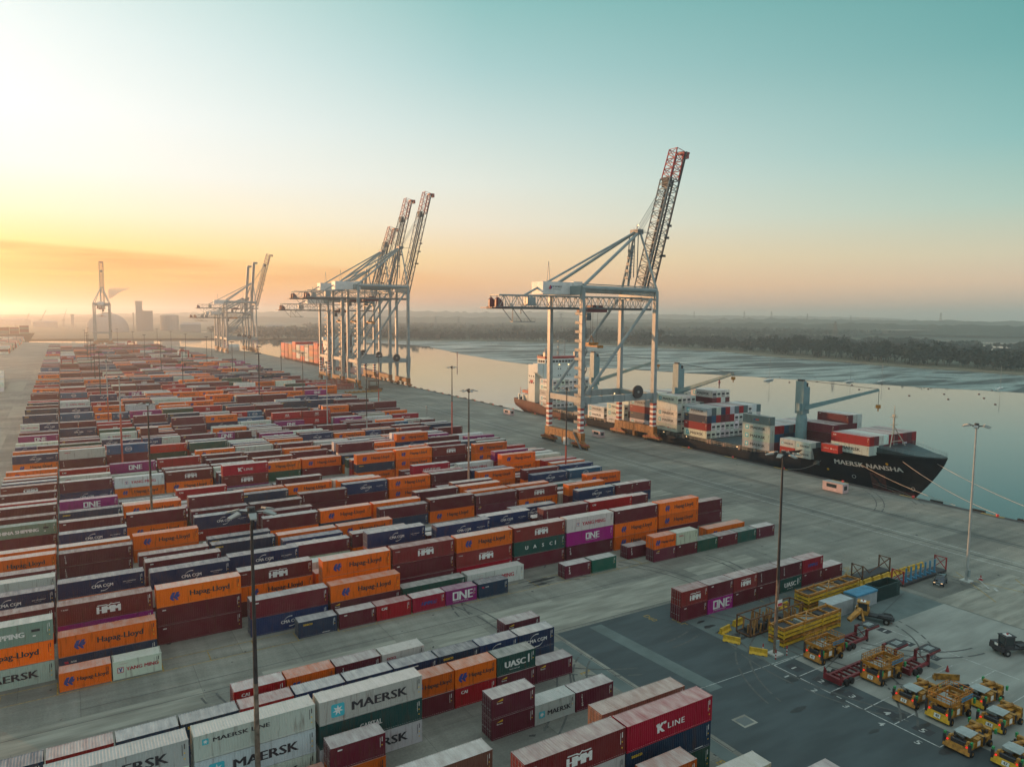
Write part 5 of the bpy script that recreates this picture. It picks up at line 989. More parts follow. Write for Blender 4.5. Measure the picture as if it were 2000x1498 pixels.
        mb = MB(); c = mid+off*1.6; mb.box(c.x-1.2, c.x+1.2, ym-1.8, ym+1.8, c.z-3.5, c.z+.5); mb.build('stay_sheave', DARK, R)
        for u, wd in ((.50, 1.2), (.42, 1.4), (.30, 1.8)):
            mb = MB(); c = h0+(tp-h0)*u; mb.box(c.x-.8, c.x+wd, ym-3.5, ym-2.9, c.z-.3, c.z+.6); mb.build('boom_platform', DARK, R)
        mb = MB()
        for s_ in (-1.3, 1.3):
            mb.beam((ax_, ym+s_, az_), mid+off*1.8+Vector((0, s_, -2)), .16); mb.beam((ax_+.5, ym+s_, az_-1), h0+(tp-h0)*.72+off*1.8+Vector((0, s_, 0)), .13); mb.beam((ax_, ym+s_, az_-.4), h0+(tp-h0)*.45+off, .16)
        mb.build('boom_stays', CRGREY2, R)
    # cable reel on the near portal beam
    mb = MB(); rr_ = 2.5; cxr = 26.9; mb.cyl((cxr, -1.5, 20.6), (cxr, -.8, 20.6), rr_, 28)
    for k in range(28): a = 2*pi*k/28; mb.box(cxr+rr_*cos(a)-.09, cxr+rr_*cos(a)+.09, -1.55, -.75, 20.6+rr_*sin(a)-.09, 20.6+rr_*sin(a)+.09)
    rl = mb.build('cable_reel', DARK, R); mb = MB(); mb.cyl((cxr, -1.75, 20.6), (cxr, -.6, 20.6), .5, 12); mb.build('reel_hub', STEEL, rl)
    # trolley, cab and spreader
    tx = 12.5; mb = MB(); mb.box(tx-4.6, tx+4.6, ym-3.9, ym+3.9, Z(52.0)-.2, Z(52.0)+1.0); mb.box(tx-2, tx+3, ym-3, ym+3, Z(53.3), Z(54.6)); mb.build('trolley', bpy.data.materials['winch_red'], R)
    mb = MB(); mb.box(tx-5.2, tx-3.0, ym-3.6, ym-1.2, Z(52)-3.4, Z(52)-.4); cb = mb.build('operator_cab', TEAL, R); mb = MB(); mb.box(tx-5.25, tx-2.95, ym-3.65, ym-1.15, Z(52)-3.1, Z(52)-1.4); mb.build('cab_window', GLASS, cb)
    zsp = 38.0 if detail > 1 else 44; mb = MB()
    for a in (-1.8, 1.8):
        for b in (-1.6, 1.6): mb.beam((tx+a, ym+b, Z(52)), (tx+a*.8, ym+b*.8, zsp+2.2), .07)
    mb.build('hoist_ropes', DARK, R)
    mb = MB(); mb.box(tx-2.4, tx+2.4, ym-1.5, ym+1.5, zsp+1.0, zsp+1.9); mb.beam((tx-1.2, ym, zsp+1.9), (tx, ym, zsp+4.6), .2); mb.beam((tx+1.2, ym, zsp+1.9), (tx, ym, zsp+4.6), .2)
    mb.box(tx-.8, tx+.8, ym-6.0, ym+6.0, zsp+.2, zsp+.9); mb.box(tx-1.3, tx+1.3, ym-6.1, ym-5.5, zsp-.1, zsp+.9); mb.box(tx-1.3, tx+1.3, ym+5.5, ym+6.1, zsp-.1, zsp+.9); mb.build('spreader', YEL, R)
    # stairs up the near land leg
    mb = MB(); z = 6.5; k = 0
    while z < Z(52):
        mb.box(-2.4, -.95, -2.0, 1.2, z, z+.1); mb.box(-2.4, -2.34, -2.0, 1.2, z, z+1.1); mb.box(-2.4, -.95, -2.0, -1.94, z+1.05, z+1.1)
        ys = (-1.6, .9) if k % 2 else (.9, -1.6); mb.beam((1.3, ys[0], z), (1.3, ys[1], z+3.4), .35, .12); mb.beam((1.6, ys[0], z+1), (1.6, ys[1], z+4.4), .06)
        z += 3.4; k += 1
    mb.box(1.05, 1.3, -.5, .5, 6, Z(53)); mb.build('leg_stair', CRGREY2, R)
    mb = MB(); mb.box(-2.0, -.6, 6.2, 8.6, .6, 3.4); mb.build('switch_cabinet', WHT, R)
    mb = MB(); mb.beam((-1.4, -2.6, .1), (-1.4, 2.5, 6.0), .8, .15); mb.beam((-1.8, -2.6, 1.1), (-1.8, 2.5, 7.0), .06); mb.build('access_ladder', CRGREY2, R)
    mb = MB()
    for x_, y_, z_ in ((.6, .2, Z(57)), (ax_-1.6, ym-2.5, az_+2), (16, 0, 20.2), (21.5, TS, 20.3)): mb.box(x_-.16, x_+.16, y_-.3, y_-.02, z_, z_+.3)
    mb.build('work_lamp', LAMPON, R) if detail > 1 else None
    return R
GC = 'gantry cranes along the quay'
def cl(t, c=163.3): return q2w(c, t)
big = make_crane(cl(223), 'nearest large grey gantry crane with red and white banded legs and raised boom', grp=GC)
make_crane(cl(477.5), 'tall crane with plain flared legs, nearest of the group of three', 1.15, False, 1, grp=GC)
make_crane(cl(512), 'tall crane with plain flared legs, middle of the group of three', 1.15, False, 1, grp=GC)
make_crane(cl(546), 'banded leg crane, farthest and lowest of the group of three', 1.0, True, 1, grp=GC)
make_crane(cl(980), 'distant crane with a leaning lattice boom beside the farthest containers', 1.07, True, 1, grp=GC)
make_crane(cl(1012), 'hazy far crane with an upright solid boom, right one of the pair', .84, False, 1, (46, 140), True, grp=GC)
make_crane(cl(1050), 'hazy far crane with an upright solid boom, left one of the pair', .84, False, 1, (46, 137), True, grp=GC)
make_crane((64.5, 1322, 0), 'lone crane seen end on against the sunrise near the chimney smoke', 1.07, False, 1, (44, 124), rz=radians(84), grp=GC)
# ------------------------------------------------------------------ moored container ship (hull lofted in quay coordinates)
HULL = mat('hull_black', (.008, .016, .028), .65, noise=.3, nscale=.15, spec=.12); HSUNRUST = mat('hull_rust_sun_tint', (.14, .035, .022), .7, noise=.5, nscale=.25); BOOT = mat('boot_red', (.11, .015, .018), .6, noise=.4, nscale=.4)  # stern plating: rust and the orange low sun both put into its colour
BRIDGE = mat('bridge_white', (.60, .66, .63), .5, noise=.12, nscale=.3)
CSH = 220.8
def hull_shape(t):
    """half breadth at deck and waterline, deck height for station t (bow at 117)"""
    if t < 160:
        u = max(0, (t-117.5)/42.5); bd = 15*min(1, u**.55*1.02); bw = 15*max(0, min(1, ((t-126)/40)))**.8 if t > 126 else 0
    elif t < 312: bd = bw = 15
    else: u = (t-312)/35; bd = 15-2.2*u*u; bw = 15*(1-u)**.5
    zd = 8.8 if t < 148 else (8.8-(t-148)/26*6.6 if t < 174 else (2.2 if t < 306 else 2.2+min(1, (t-306)/14)*2.7))
    return bd, bw, zd
def hull_pt(t, v, side):
    bd, bw, zd = hull_shape(t); z = -5.6+(zd+5.6)*v
    f = v**1.6 if t < 160 else (min(1, v*1.5)**.6 if t > 312 else 1); b = bw+(bd-bw)*f; tt = t
    if t < 140: tt = t+(1-v)**1.3*(140-t)/22.5*9.5      # raked stem
    if t > 330: tt = t-(1-v)**2*(t-330)/17*8
    return (CSH+side*b, tt, z)
ts = [117.5, 118.2, 119.5, 121.5, 124, 127, 131, 136, 142, 150, 158, 168, 180]+list(range(200, 300, 20))+[298, 306, 312, 318, 325, 332, 338, 343, 347]
vs_ = [0, .06, .14, .25, .38, .5, .62, .75, .88, 1.0]
mb = MB()
for side in (-1, 1):
    G_ = [[hull_pt(t, v, side) for v in vs_] for t in ts]
    for i in range(len(ts)-1):
        for j in range(len(vs_)-1):
            q = [G_[i][j], G_[i+1][j], G_[i+1][j+1], G_[i][j+1]]
            if side > 0: q = q[::-1]
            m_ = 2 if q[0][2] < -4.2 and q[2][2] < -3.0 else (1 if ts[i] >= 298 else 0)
            mb.add(q, [(0, 1, 2, 3)], m_)
    last = G_[-1]; 
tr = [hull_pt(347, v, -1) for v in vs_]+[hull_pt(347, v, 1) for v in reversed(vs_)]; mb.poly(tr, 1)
S = empty('container_ship', q2w(0, 0), -QA, 'black hulled container ship moored under the nearest crane with bow to the right', 'ship')
hull = mb.build('hull', [HULL, HSUNRUST, BOOT], S)
for me_ in (hull.data,): me_.polygons.foreach_set('use_smooth', [True]*len(me_.polygons))
mb = MB(); dk = [(CSH-hull_shape(t)[0]+.1, t, hull_shape(t)[2]-.25) for t in ts]; dk2 = [(CSH+hull_shape(t)[0]-.1, t, hull_shape(t)[2]-.25) for t in ts]
for i in range(len(ts)-1): mb.add([dk[i], dk2[i], dk2[i+1], dk[i+1]], [(0, 1, 2, 3)])
mb.build('main_deck', TEAL, S)
# forecastle wave breaker: sloping dark plate deck
mb = MB(); fo = [t for t in ts if t <= 136]; zf = lambda t: 9.1+max(0, (t-124))*.13
a_ = [(CSH-hull_shape(t)[0]*.97, t+.3, zf(t)) for t in fo]; b_ = [(CSH+hull_shape(t)[0]*.97, t+.3, zf(t)) for t in fo]
for i in range(len(fo)-1):
    mb.add([a_[i], b_[i], b_[i+1], a_[i+1]], [(0, 1, 2, 3)])
    for s_, P_ in ((-1, a_), (1, b_)): mb.add([P_[i], P_[i+1], (P_[i+1][0], P_[i+1][1], 8.3), (P_[i][0], P_[i][1], 8.3)], [(0, 1, 2, 3)])
for k in range(24):
    x_ = CSH-12+k; mb.box(x_, x_+.12, 136.2, 136.5, 8.6, zf(136)+.5)
mb.add([a_[-1], b_[-1], (b_[-1][0], 136.5, 8), (a_[-1][0], 136.5, 8)], [(0, 1, 2, 3)]); fcs = mb.build('forecastle_cover', mat('dark_plate', (.03, .055, .065), .5, noise=.5, nscale=.5), S)
mb = MB()
for P_ in (a_, b_):
    for i in range(len(P_)-1):
        p_, q_ = Vector(P_[i]), Vector(P_[i+1]); 
        for dz in (.6, 1.15): mb.beam(p_+Vector((0, 0, dz)), q_+Vector((0, 0, dz)), .05)
        n = max(1, int((q_-p_).length/1.6))
        for k in range(n): c = p_+(q_-p_)*(k/n); mb.beam(c, c+Vector((0, 0, 1.15)), .05)
mb.build('bow_railing', STEEL, S)
# foremast
mb = MB(); mx = CSH; mt = 134.6; mb.cyl((mx, mt, 9.5), (mx, mt, 19.5), .38, 8, r2=.25)
mb.cyl((mx-4.6, mt-1.8, 9.3), (mx, mt, 16.5), .16, 6); mb.cyl((mx+4.6, mt-1.8, 9.3), (mx, mt, 16.5), .16, 6); mb.cyl((mx-3.2, mt-1.2, 11.8), (mx+3.2, mt-1.2, 11.8), .12, 6)
for z in (16.8, 19.2): mb.box(mx-1.1, mx+1.1, mt-.8, mt+.8, z, z+.12)
mb.cyl((mx, mt, 19.5), (mx, mt, 23), .10, 6); mb.box(mx-.5, mx+.5, mt-.1, mt+.1, 21.4, 21.5); mb.box(mx-.4, mx+.4, mt-.4, mt+.4, 19.4, 20.2)
mb.build('foremast', mat('mast_cream', (.55, .48, .38), .6, noise=.35, nscale=1), S)
# ship name and draught marks laid on the flared bow plating
mb = MB(); W_ = 'MAERSK NANSHA'; v_, f_, tw, th = text_geo(W_, 0.0, 2, 0, 1.05); L_ = 18.6; Hh = 1.5
def onhull(t, z):
    best = None
    for it in range(2):
        bd, bw, zd = hull_shape(t); v = max(0, min(1, (z+5.6)/(zd+5.6)))
    lo, hi = 110, 200
    for _ in range(30):
        m_ = (lo+hi)/2
        if hull_pt(m_, v, -1)[1] < t: lo = m_
        else: hi = m_
    c, tt, zz = hull_pt(lo, v, -1); return (c-.06, tt, z)
for q_ in (-.09, .09):
    mb.add([(c_-q_*.02, t_, z_) for c_, t_, z_ in [onhull(147.2+q_-a/tw*L_, 3.3+b/th*Hh-(a/tw)*.25) for a, b in v_]], f_, 0)
for tt_, zz_ in ((127, -2.2), (142, -.3)): 
    for k in range(10): 
        a0, a1 = 2*pi*k/10, 2*pi*(k+.8)/10; q = [(tt_+r_*cos(a)*.6, zz_+r_*sin(a)*.6) for r_, a in ((1, a0), (1, a1), (.78, a1), (.78, a0))]; mb.add([onhull(a, b) for a, b in q], [(0, 1, 2, 3)], 0)
for tt_, zz_ in ((152.5, 2.6), (149.5, 1.0), (132.2, 5.3), (126.5, 6.2)):
    mb.add([onhull(tt_+.4*cos(a), zz_+.4*sin(a)) for a in (0, 1, 2, 3, 4, 5)], [(0, 1, 2, 3, 4, 5)], 1)
mb.add([onhull(a, b) for a, b in ((137.5, 1.8), (133.5, 1.6), (133.8, -3.5), (137.2, -3.4))], [(0, 1, 2, 3)], 2)
mb.build('ship_name', [MARKW, YELB, mat('rust_patch', (.10, .03, .03), .8, noise=.5, nscale=1)], hull)
# hatch coaming, lashing bridges along the deck edge
mb = MB(); mb.box(CSH-12.5, CSH+12.5, 152, 316, 2.0, 3.4); mb.build('hatch_covers', TEAL, S)
for k, t_ in enumerate([170, 176.5, 183.5, 191, 197.8, 199, 212.5, 221.5, 229.5, 237, 246.5, 254, 262.5, 270, 277, 288, 298]):
    mb = MB(); mb.box(205.9, 206.9, t_-.45, t_+.45, 2.0, 3.55 if k % 2 else 3.9); mb.build('lashing_post', mat('post_cream', (.34, .24, .19), .7, noise=.4, nscale=1) if 'post_cream' not in bpy.data.materials else bpy.data.materials['post_cream'], S)
for t_ in range(172, 300, 13): mb = MB(); mb.box(206.6, 206.75, t_, t_+.3, 2.9, 3.1); mb.build('deck_light', LAMPON, S)
mb = MB()
for z in (2.9, 3.5): mb.beam((206.0, 168, z), (206.0, 316, z), .08)
for t_ in range(168, 317, 2): mb.beam((206.0, t_, 2), (206.0, t_, 3.5), .07)
mb.build('side_railing', STEEL, S)
# superstructure
mb = MB(); mb.box(210, 235, 320, 327, 3, 25.2); mb.box(206.4, 236, 320.5, 325, 23.4, 25.4); mb.box(210.5, 233, 319.6, 327, 25.2, 27.9)
mb.box(207, 212, 324, 330.5, 3, 24.6); mb.box(212, 216, 327, 331, 3, 20)
mb.prism([(206.4, 320.5, 20.6), (210, 320.5, 17.5), (210, 320.5, 23.4), (206.4, 320.5, 23.4)], (0, 4, 0)); ss = mb.build('superstructure', BRIDGE, S)
mb = MB(); mb.box(210.2, 233.3, 319.4, 327.2, 27.9, 28.9); mb.build('red_fascia', REDP, ss)
def win(*a): w_ = MB(); w_.box(*a); w_.build('window', GLASS, ss)
for k in range(11): win(211.1+k*2.0, 212.7+k*2.0, 319.5, 319.62, 25.8, 27.0)
for k in range(3): win(210.4, 210.52, 320.2+k*2.2, 321.8+k*2.2, 25.8, 27.0)
for z in (22, 18.5, 15):
    for x_ in (213, 214.4, 219, 220.4, 225, 226.5, 231): win(x_, x_+.45, 319.9, 320.02, z, z+.8)
for z in (18, 14.5): 
    for y_ in (325, 327, 329): win(206.9, 207.05, y_, y_+.5, z, z+.8)

mb = MB(); mb.box(213, 217, 327, 331, 20, 29.5); fn = mb.build('funnel', mat('funnel_dark', (.03, .035, .04), .6), S)
mb = MB(); mb.text('W', (206.94, 327.2, 15.5), (0, -1, 0), (0, 0, 1), h=2.0, bold=.06); mb.build('side_emblem', MARKR, ss)
mb = MB(); mb.cyl((221, 323, 28.9), (221, 323, 40), .35, 6, r2=.15)
for z, w_ in ((32, 2.5), (35, 3.2), (38, 1.8)): mb.box(221-w_, 221+w_, 322.9, 323.1, z, z+.2); mb.box(220.6, 221.4, 322.2, 323.8, z-1.2, z-1.0)
mb.cyl((226, 324, 28.9), (226, 324, 36.5), .2, 6); mb.beam((221, 323, 30), (226, 324, 34), .1); mb.cyl((226, 324, 36.3), (226, 324, 37), .7, 8)
mb.box(231, 232.6, 322, 323, 28.9, 31.2); mb.box(212, 213.6, 322, 324, 28.9, 31); mb.cyl((213, 323, 31), (213, 323, 33.4), .8, 8, r2=.4); mb.build('radar_mast', STEEL, S)
for x_, z_ in ((212, 24.4), (219.5, 24.4), (225.5, 24.4), (233.5, 24.3)): mb = MB(); mb.box(x_, x_+.4, 320.0-.35, 319.95, z_, z_+.4); mb.build('bridge_lamp', LAMPON, ss)
mb = MB(); mb.box(207.6, 209.4, 332, 337.5, 8.6, 10.2); mb.beam((207.2, 331, 7.6), (207.2, 331, 11.5), .2); mb.beam((207.2, 338.5, 7.6), (207.2, 338.5, 11.5), .2); mb.build('lifeboat', mat('boat_orange', (.40, .05, .02), .5), S)
mb = MB(); mb.box(207, 232, 330.6, 341, 7.6, 8.0)
for x_, y_ in ((207, 331), (207, 335.5), (207, 340), (231, 340)): mb.box(x_, x_+.9, y_, y_+.9, 4.6, 7.6)
mb.box(211, 229, 332, 340, 4.7, 7.4)
for k in range(12): mb.box(207+k*2, 207.06+k*2, 340.9, 341, 8, 9.1)
mb.beam((207, 340.95, 9.1), (232, 340.95, 9.1), .06); mb.build('aft_deck_house', BRIDGE, S)
mb = MB()
for k in range(9): mb.box(209+k*2.2, 210.2+k*2.2, 342+(k % 3), 343.5+(k % 2), 4.6, 5.6)
mb.build('mooring_winches', DARK, S)
# deck cranes
CRS = mat('deck_crane_grey', (.17, .29, .31), .45, noise=.2, nscale=.4)
def deck_crane(c, t, z0, z1, tip, hook):
    r_ = empty('deck_crane', (c, t, 0)); r_.parent = S
    mb = MB(); mb.cyl((0, 0, z0), (0, 0, 15.6), 1.9, 12, r2=1.9); mb.cyl((0, 0, 15.6), (0, 0, 17.4), 1.9, 12, r2=1.5); mb.box(-1.7, 1.7, -1.6, 1.6, 17.4, z1-2.6); mb.box(-1.7, -.2, -1.6, 1.6, z1-2.6, z1-.6); mb.box(-2.6, -1.7, -.9, .9, 18.4, 21.0); mb.build('crane_column', CRS, r_)
    mb = MB(); mb.box(-1.5, -.6, -1.1, 1.1, z1-.6, z1); mb.box(.1, 1.5, -1.0, 1.0, z1-2.6, z1-1.2); mb.build('crane_head', DARK, r_)
    d = Vector(tip)-Vector((c, t, 0)); p = Vector((1.0*cos(atan2(d.y, d.x)), 1.0*sin(atan2(d.y, d.x)), 19.4)); n = Vector((-d.y, d.x, 0)).normalized()
    mb = MB()
    for s_ in (-1, 1): mb.beam(p+n*s_*1.3, d+n*s_*.5, .5, 1.5, w2=.35, h2=.8)
    for k in range(7): u = (k+.5)/7; a = p+(d-p)*u; ww = 1.3+(.5-1.3)*u; mb.beam(a-n*ww, a+n*ww, .3)
    mb.build('jib', CRS, r_)
    mb = MB(); 
    for s_ in (-.4, 0, .4): mb.beam(Vector((0, 0, z1-.4))+n*s_, d+Vector((0, 0, .3))+n*s_, .07)
    for s_ in (-.5, .5): mb.beam(d+n*s_, d+n*s_+Vector((0, 0, -hook)), .06)
    mb.build('crane_wires', DARK, r_)
    mb = MB(); h_ = d-Vector((0, 0, hook)); mb.cyl(h_+Vector((0, 0, -.8)), h_+Vector((0, 0, .3)), .8, 10); mb.cyl(h_+Vector((0, 0, -1.8)), h_+Vector((0, 0, -.8)), .2, 6); mb.build('hook_block', YEL, r_)
deck_crane(214, 281.5, 3, 33.5, (226, 250, 30.5), 2.0)
deck_crane(215.5, 225.8, 3, 31.4, (217, 197.5, 28.6), 1.5)
deck_crane(214.5, 164.0, 3, 29.2, (226, 143.5, 26.8), 5.2)
# mooring lines
def line(name, a, b, sag, lab, r=.05):
    mb = MB(); a = Vector(a); b = Vector(b); p = None
    for k in range(13):
        u = k/12; c = a+(b-a)*u-Vector((0, 0, sag*4*u*(1-u)))
        if p is not None: mb.beam(p, c, r*2)
        p = c
    o = mb.build(name, STEEL); tag(o, lab, 'rope', 'mooring lines of the moored ship')
q3 = lambda c, t, z: q2w(c, t, z)
for (a, b, sg, lab) in [(q3(214, 127, 7), q3(200.6, 93, .5), 1.2, 'upper mooring line running from the bow down to the quay at right'), (q3(219, 119.5, 7.2), q3(203, 66, .5), 2, 'mooring line from the very tip of the bow towards the grey mast'),
   (q3(210, 138, 4.5), q3(200.6, 104, .5), .8, 'lower mooring line crossing the hull in front of the bow'), (q3(206.8, 150, 4.0), q3(200.7, 158, .5), 1.2, 'short slack spring line below the ship name'),
   (q3(209, 344, 4), q3(200.8, 388, .5), .8, 'stern mooring line reaching back along the quay'), (q3(207.6, 340, 3.4), q3(200.8, 372, .5), .6, 'second stern line just under the first')]: line('mooring_line', a, b, sg, lab)

# ------------------------------------------------------------------ far ship with orange lit cargo and the dark ship in the basin
def simple_hull(name, L_, B, zd, mats, lab, loc, rz, bowz=3):
    R = empty(name, loc, rz, lab, 'ship'); mb = MB(); st = [0, .02, .05, .09, .14, .2, .85, .93, 1.0]
    def pt(u, v, s_):
        bd = B/2*min(1, (u/.14)**.6) if u < .14 else (B/2 if u < .85 else B/2*(1-.25*((u-.85)/.15)**2)); bw = B/2*min(1, max(0, (u-.03)/.17)) if u < .2 else (B/2 if u < .85 else B/2*(1-((u-.85)/.15)**1.5*.8))
        z = -5.3+(zd+5.3+(bowz*(1-u/.12) if u < .12 else 0))*v; x = u*L_+(1-v)*max(0, (.12-u)/.12)*L_*.045; return (x, s_*(bw+(bd-bw)*v**1.5), z)
    for s_ in (-1, 1):
        for i in range(len(st)-1):
            for j in range(5): 
                q = [pt(st[i], j/5, s_), pt(st[i+1], j/5, s_), pt(st[i+1], (j+1)/5, s_), pt(st[i], (j+1)/5, s_)]; mb.add(q, [(0, 1, 2, 3)], 0)
    mb.poly([pt(1, v/5, -1) for v in range(6)]+[pt(1, v/5, 1) for v in range(5, -1, -1)])
    for i in range(len(st)-1): mb.add([pt(st[i], .985, -1), pt(st[i], .985, 1), pt(st[i+1], .985, 1), pt(st[i+1], .985, -1)], [(0, 1, 2, 3)])
    mb.build('hull', mats, R); return R
R2 = simple_hull('container_ship', 300, 30, -.6, mat('hull_orange_red', (.30, .07, .045), .5, noise=.3, nscale=.1), 'far container ship with red and orange cargo beyond the crane group', q2w(220.5, 902), -pi/2-QA, 5)
mb = MB(); mb.box(190, 203, -13, 13, -.6, 27); mb.box(190, 199, -15.5, 15.5, 25, 28); mb.build('superstructure', BRIDGE, R2); mb = MB(); mb.box(215, 224, -5, 5, 0, 33); mb.build('funnel', DARK, R2)
mb = MB()
for k in range(40): mb.box(20+k*6.4, 21+k*6.4, -15.1, -14.6, -1.0, 1.0)
mb.build('deck_posts', RUSTY, R2)
R3 = simple_hull('container_ship', 230, 32, 11.5, mat('hull_brown_black', (.035, .028, .028), .6), 'dark container ship with a pointed bow lying in the basin at far left', (-42, 1572, 0), pi, 2)
mb = MB(); mb.box(25, 26, -1, 1, 12, 26); mb.build('foremast', DARK, R3); mb = MB(); mb.box(60, 61.2, -1, 1, 12, 30); mb.box(55, 66, -.6, .6, 22, 22.4); mb.build('signal_mast', DARK, R3)
# ------------------------------------------------------------------ concrete style barriers, yard vehicles and gear
def barrier_mesh(Lb=2.6):
    mb = MB(); prof = [(-.42, 0), (.42, 0), (.42, .12), (.20, .42), (.14, .95), (-.14, .95), (-.20, .42), (-.42, .12)]
    mb.prism([(0, a, b) for a, b in prof], (Lb, 0, 0)); m = mb
    for k in range(2): m.box(.45+k*1.35, .85+k*1.35, -.43, .43, 0, .10, 1)
    return m.mesh('barrier', [YELB, DARK])
bmh = barrier_mesh()
GB = 'yellow barriers around the equipment park'
for i, (x, y, a, lab) in enumerate([(87.3, 77.9, 10, 'yellow barrier angled, leftmost by the asphalt lane'), (86.1, 76.2, -62, 'yellow barrier, middle one of the three beside the mast'), (86.2, 71.2, -55, 'yellow barrier nearest to the white mast block'), (91.4, 78.9, 8, 'yellow barrier half hidden behind the open wooden cage'),
    (103.5, 79.6, 6, 'yellow barrier behind the rusty cage near its right end')]+[(121.4+k*2.95, 79.2, 4, 'yellow barrier, %s in the long line behind the open green box' % ordn(k+1)) for k in range(9)]):
    o = bpy.data.objects.new('road_barrier', bmh); COL.objects.link(o); o.location = (x, y, 0); o.rotation_euler = (0, 0, radians(a)); tag(o, lab, 'barrier', GB)
ORNG = mat('machine_orange', (.50, .23, .028), .55, noise=.65, nscale=1.8); SIL = mat('engine_cover_grey', (.36, .40, .39), .5, noise=.3, nscale=1)
GREENP = mat('green_flipper', (.02, .25, .08), .5); BLUEP = mat('blue_tarp', (.05, .22, .36), .6, noise=.3, nscale=1)
def machine(loc, num, cage, lab, rz=0.0, front=YELB):
    """low spreader carriage: bumper towards -x"""
    R = empty('spreader_carriage', loc, rz, lab, 'yard machine', 'spreader carriages parked in the numbered bays'); R.scale = (.74, .86, 1.0 if cage else .84)
    mb = MB(); mb.box(.6, 7.6, -1.5, -.9, .7, 1.5); mb.box(.6, 7.6, .9, 1.5, .7, 1.5)
    for x in (.8, 3.0, 5.2, 7.2): mb.box(x, x+.45, -1.5, 1.5, .8, 1.45)
    mb.prism([(.4, -1.3, .4), (1.4, -1.3, .4), (1.4, -1.3, 1.9), (.8, -1.3, 1.9)], (0, .3, 0)); mb.prism([(.4, 1.0, .4), (1.4, 1.0, .4), (1.4, 1.0, 1.9), (.8, 1.0, 1.9)], (0, .3, 0)); mb.build('chassis', ORNG, R)
    mb = MB(); mb.prism([(.05, -1.75, .35), (.25, -1.75, .30), (.62, -1.75, 1.15), (.45, -1.75, 1.25)], (0, 3.5, 0)); bp_ = mb.build('bumper', front, R)
    if num:
        mb = MB(); nrm = Vector((-.88, 0, .40)).normalized(); c = Vector((.235, 0, .80))+nrm*.05; uz = Vector((.40, 0, .9)).normalized(); ux = Vector((0, -1, 0))
        mb.poly([c+ux*a+uz*b for a, b in ((-.45, -.26), (.45, -.26), (.45, .26), (-.45, .26))], 0); mb.text(num, c+nrm*.02, ux, uz, h=.36, m=1, bold=.03); mb.build('number_plate', [MARKW, MARKK], bp_)
    for s_ in (-1.25, 1.25):
        mb = MB(); mb.box(.30, .48, s_-.09, s_+.09, 1.25, 1.42); mb.build('tail_lamp', LAMPR, R)
        mb = MB(); mb.box(.25, .55, s_*1.33-.16, s_*1.33+.16, .5, 2.5 if cage else 1.9); mb.build('guide_flipper', DARK, R)
    for x in (1.0, 6.6):
        for s_ in (-1.62, 1.62): mb = MB(); mb.cyl((x, s_-.22, .48), (x, s_+.22, .48), .48, 12); wl_ = mb.build('wheel', BLK, R); mb = MB(); mb.cyl((x, s_-.24, .48), (x, s_+.24, .48), .2, 8); mb.build('rim', ORNG, wl_)
    mb = MB(); mb.box(.62, 1.0, -.95, .95, .75, 1.7); mb.box(1.0, 2.2, -1.0, 1.0, .9, 1.35); mb.build('shaded_opening_block', DARK, R)  # solid dark block; its colour stands for shade in the front opening
    mb = MB(); mb.box(2.6, 4.0, -1.62, -.2, .8, 2.0); mb.box(4.15, 4.8, -1.72, -.3, .6, 2.05); mb.build('engine_box', ORNG, R)
    mb = MB(); mb.box(2.75, 3.6, -1.65, -1.62, 1.0, 1.7, 0); 
    for k in range(7): mb.box(4.2+k*.085, 4.24+k*.085, -1.76, -1.72, .7, 2.0, 1)
    mb.build('side_panel', [MARKW, DARK], R)
    mb = MB(); mb.box(2.2, 4.6, -.1, 1.3, 1.6, 2.1); mb.prism([(2.0, -1.0, 2.05), (4.4, -1.0, 2.15), (4.4, -1.0, 2.25), (2.0, -1.0, 2.12)], (0, 1.9, 0)); mb.build('engine_cover', SIL, R)
    mb = MB(); mb.cyl((4.8, .9, 1.8), (7.4, -.2, 2.2), .28, 8); mb.box(7.2, 7.9, -1.4, 1.4, .9, 2.1); mb.cyl((7.9, 0, 1.3), (8.3, 0, 1.3), .6, 10); mb.box(5.2, 7.0, -.6, .4, 1.4, 1.75); mb.build('hydraulic_arm', ORNG, R)
    mb = MB(); rg = random.Random(int(loc[1]*10))
    for k in range(16): x, y = rg.uniform(1.2, 7), rg.uniform(-1.2, 1.2); mb.box(x, x+rg.uniform(.2, .6), y, y+rg.uniform(.1, .35), 1.2, rg.uniform(1.55, 2.0))
    for k in range(5): x = rg.uniform(1.2, 6); mb.cyl((x, -1, 1.6), (x+rg.uniform(.3, 1.2), 1, 1.75), .05, 5)
    mb.build('hoses', DARK, R)
    for s_ in (-1.75, 1.7):
        for x in (.5, 7.9): mb = MB(); mb.prism([(x, s_-.12, 1.5), (x+.3, s_-.12, 1.5), (x+.42, s_-.12, 2.2), (x-.1, s_-.12, 2.2)], (0, .24, 0)); mb.build('corner_guide', GREENP, R)
    if cage:
        mb = MB()
        for x in (.5, 7.3):
            for y in (-1.55, 1.55): mb.box(x-.1, x+.1, y-.1, y+.1, 1.4, 2.6)
        mb.box(.3, 7.5, -1.75, -1.5, 2.3, 2.75); mb.box(.3, 7.5, 1.5, 1.75, 2.3, 2.75); mb.box(.3, .55, -1.5, 1.5, 2.3, 2.75); mb.box(7.25, 7.5, -1.5, 1.5, 2.3, 2.75)
        for x in (2.6, 4.9): mb.box(x, x+.15, -1.5, 1.5, 2.5, 2.65)
        for k in range(13): x = .4+k*.585; mb.beam((x, -1.7, 2.7), (x, -1.7, 3.5), .06); mb.beam((x, 1.7, 2.7), (x, 1.7, 3.5), .06)
        for k in range(6): y = -1.7+k*.68; mb.beam((.4, y, 2.7), (.4, y, 3.5), .06); mb.beam((7.4, y, 2.7), (7.4, y, 3.5), .06)
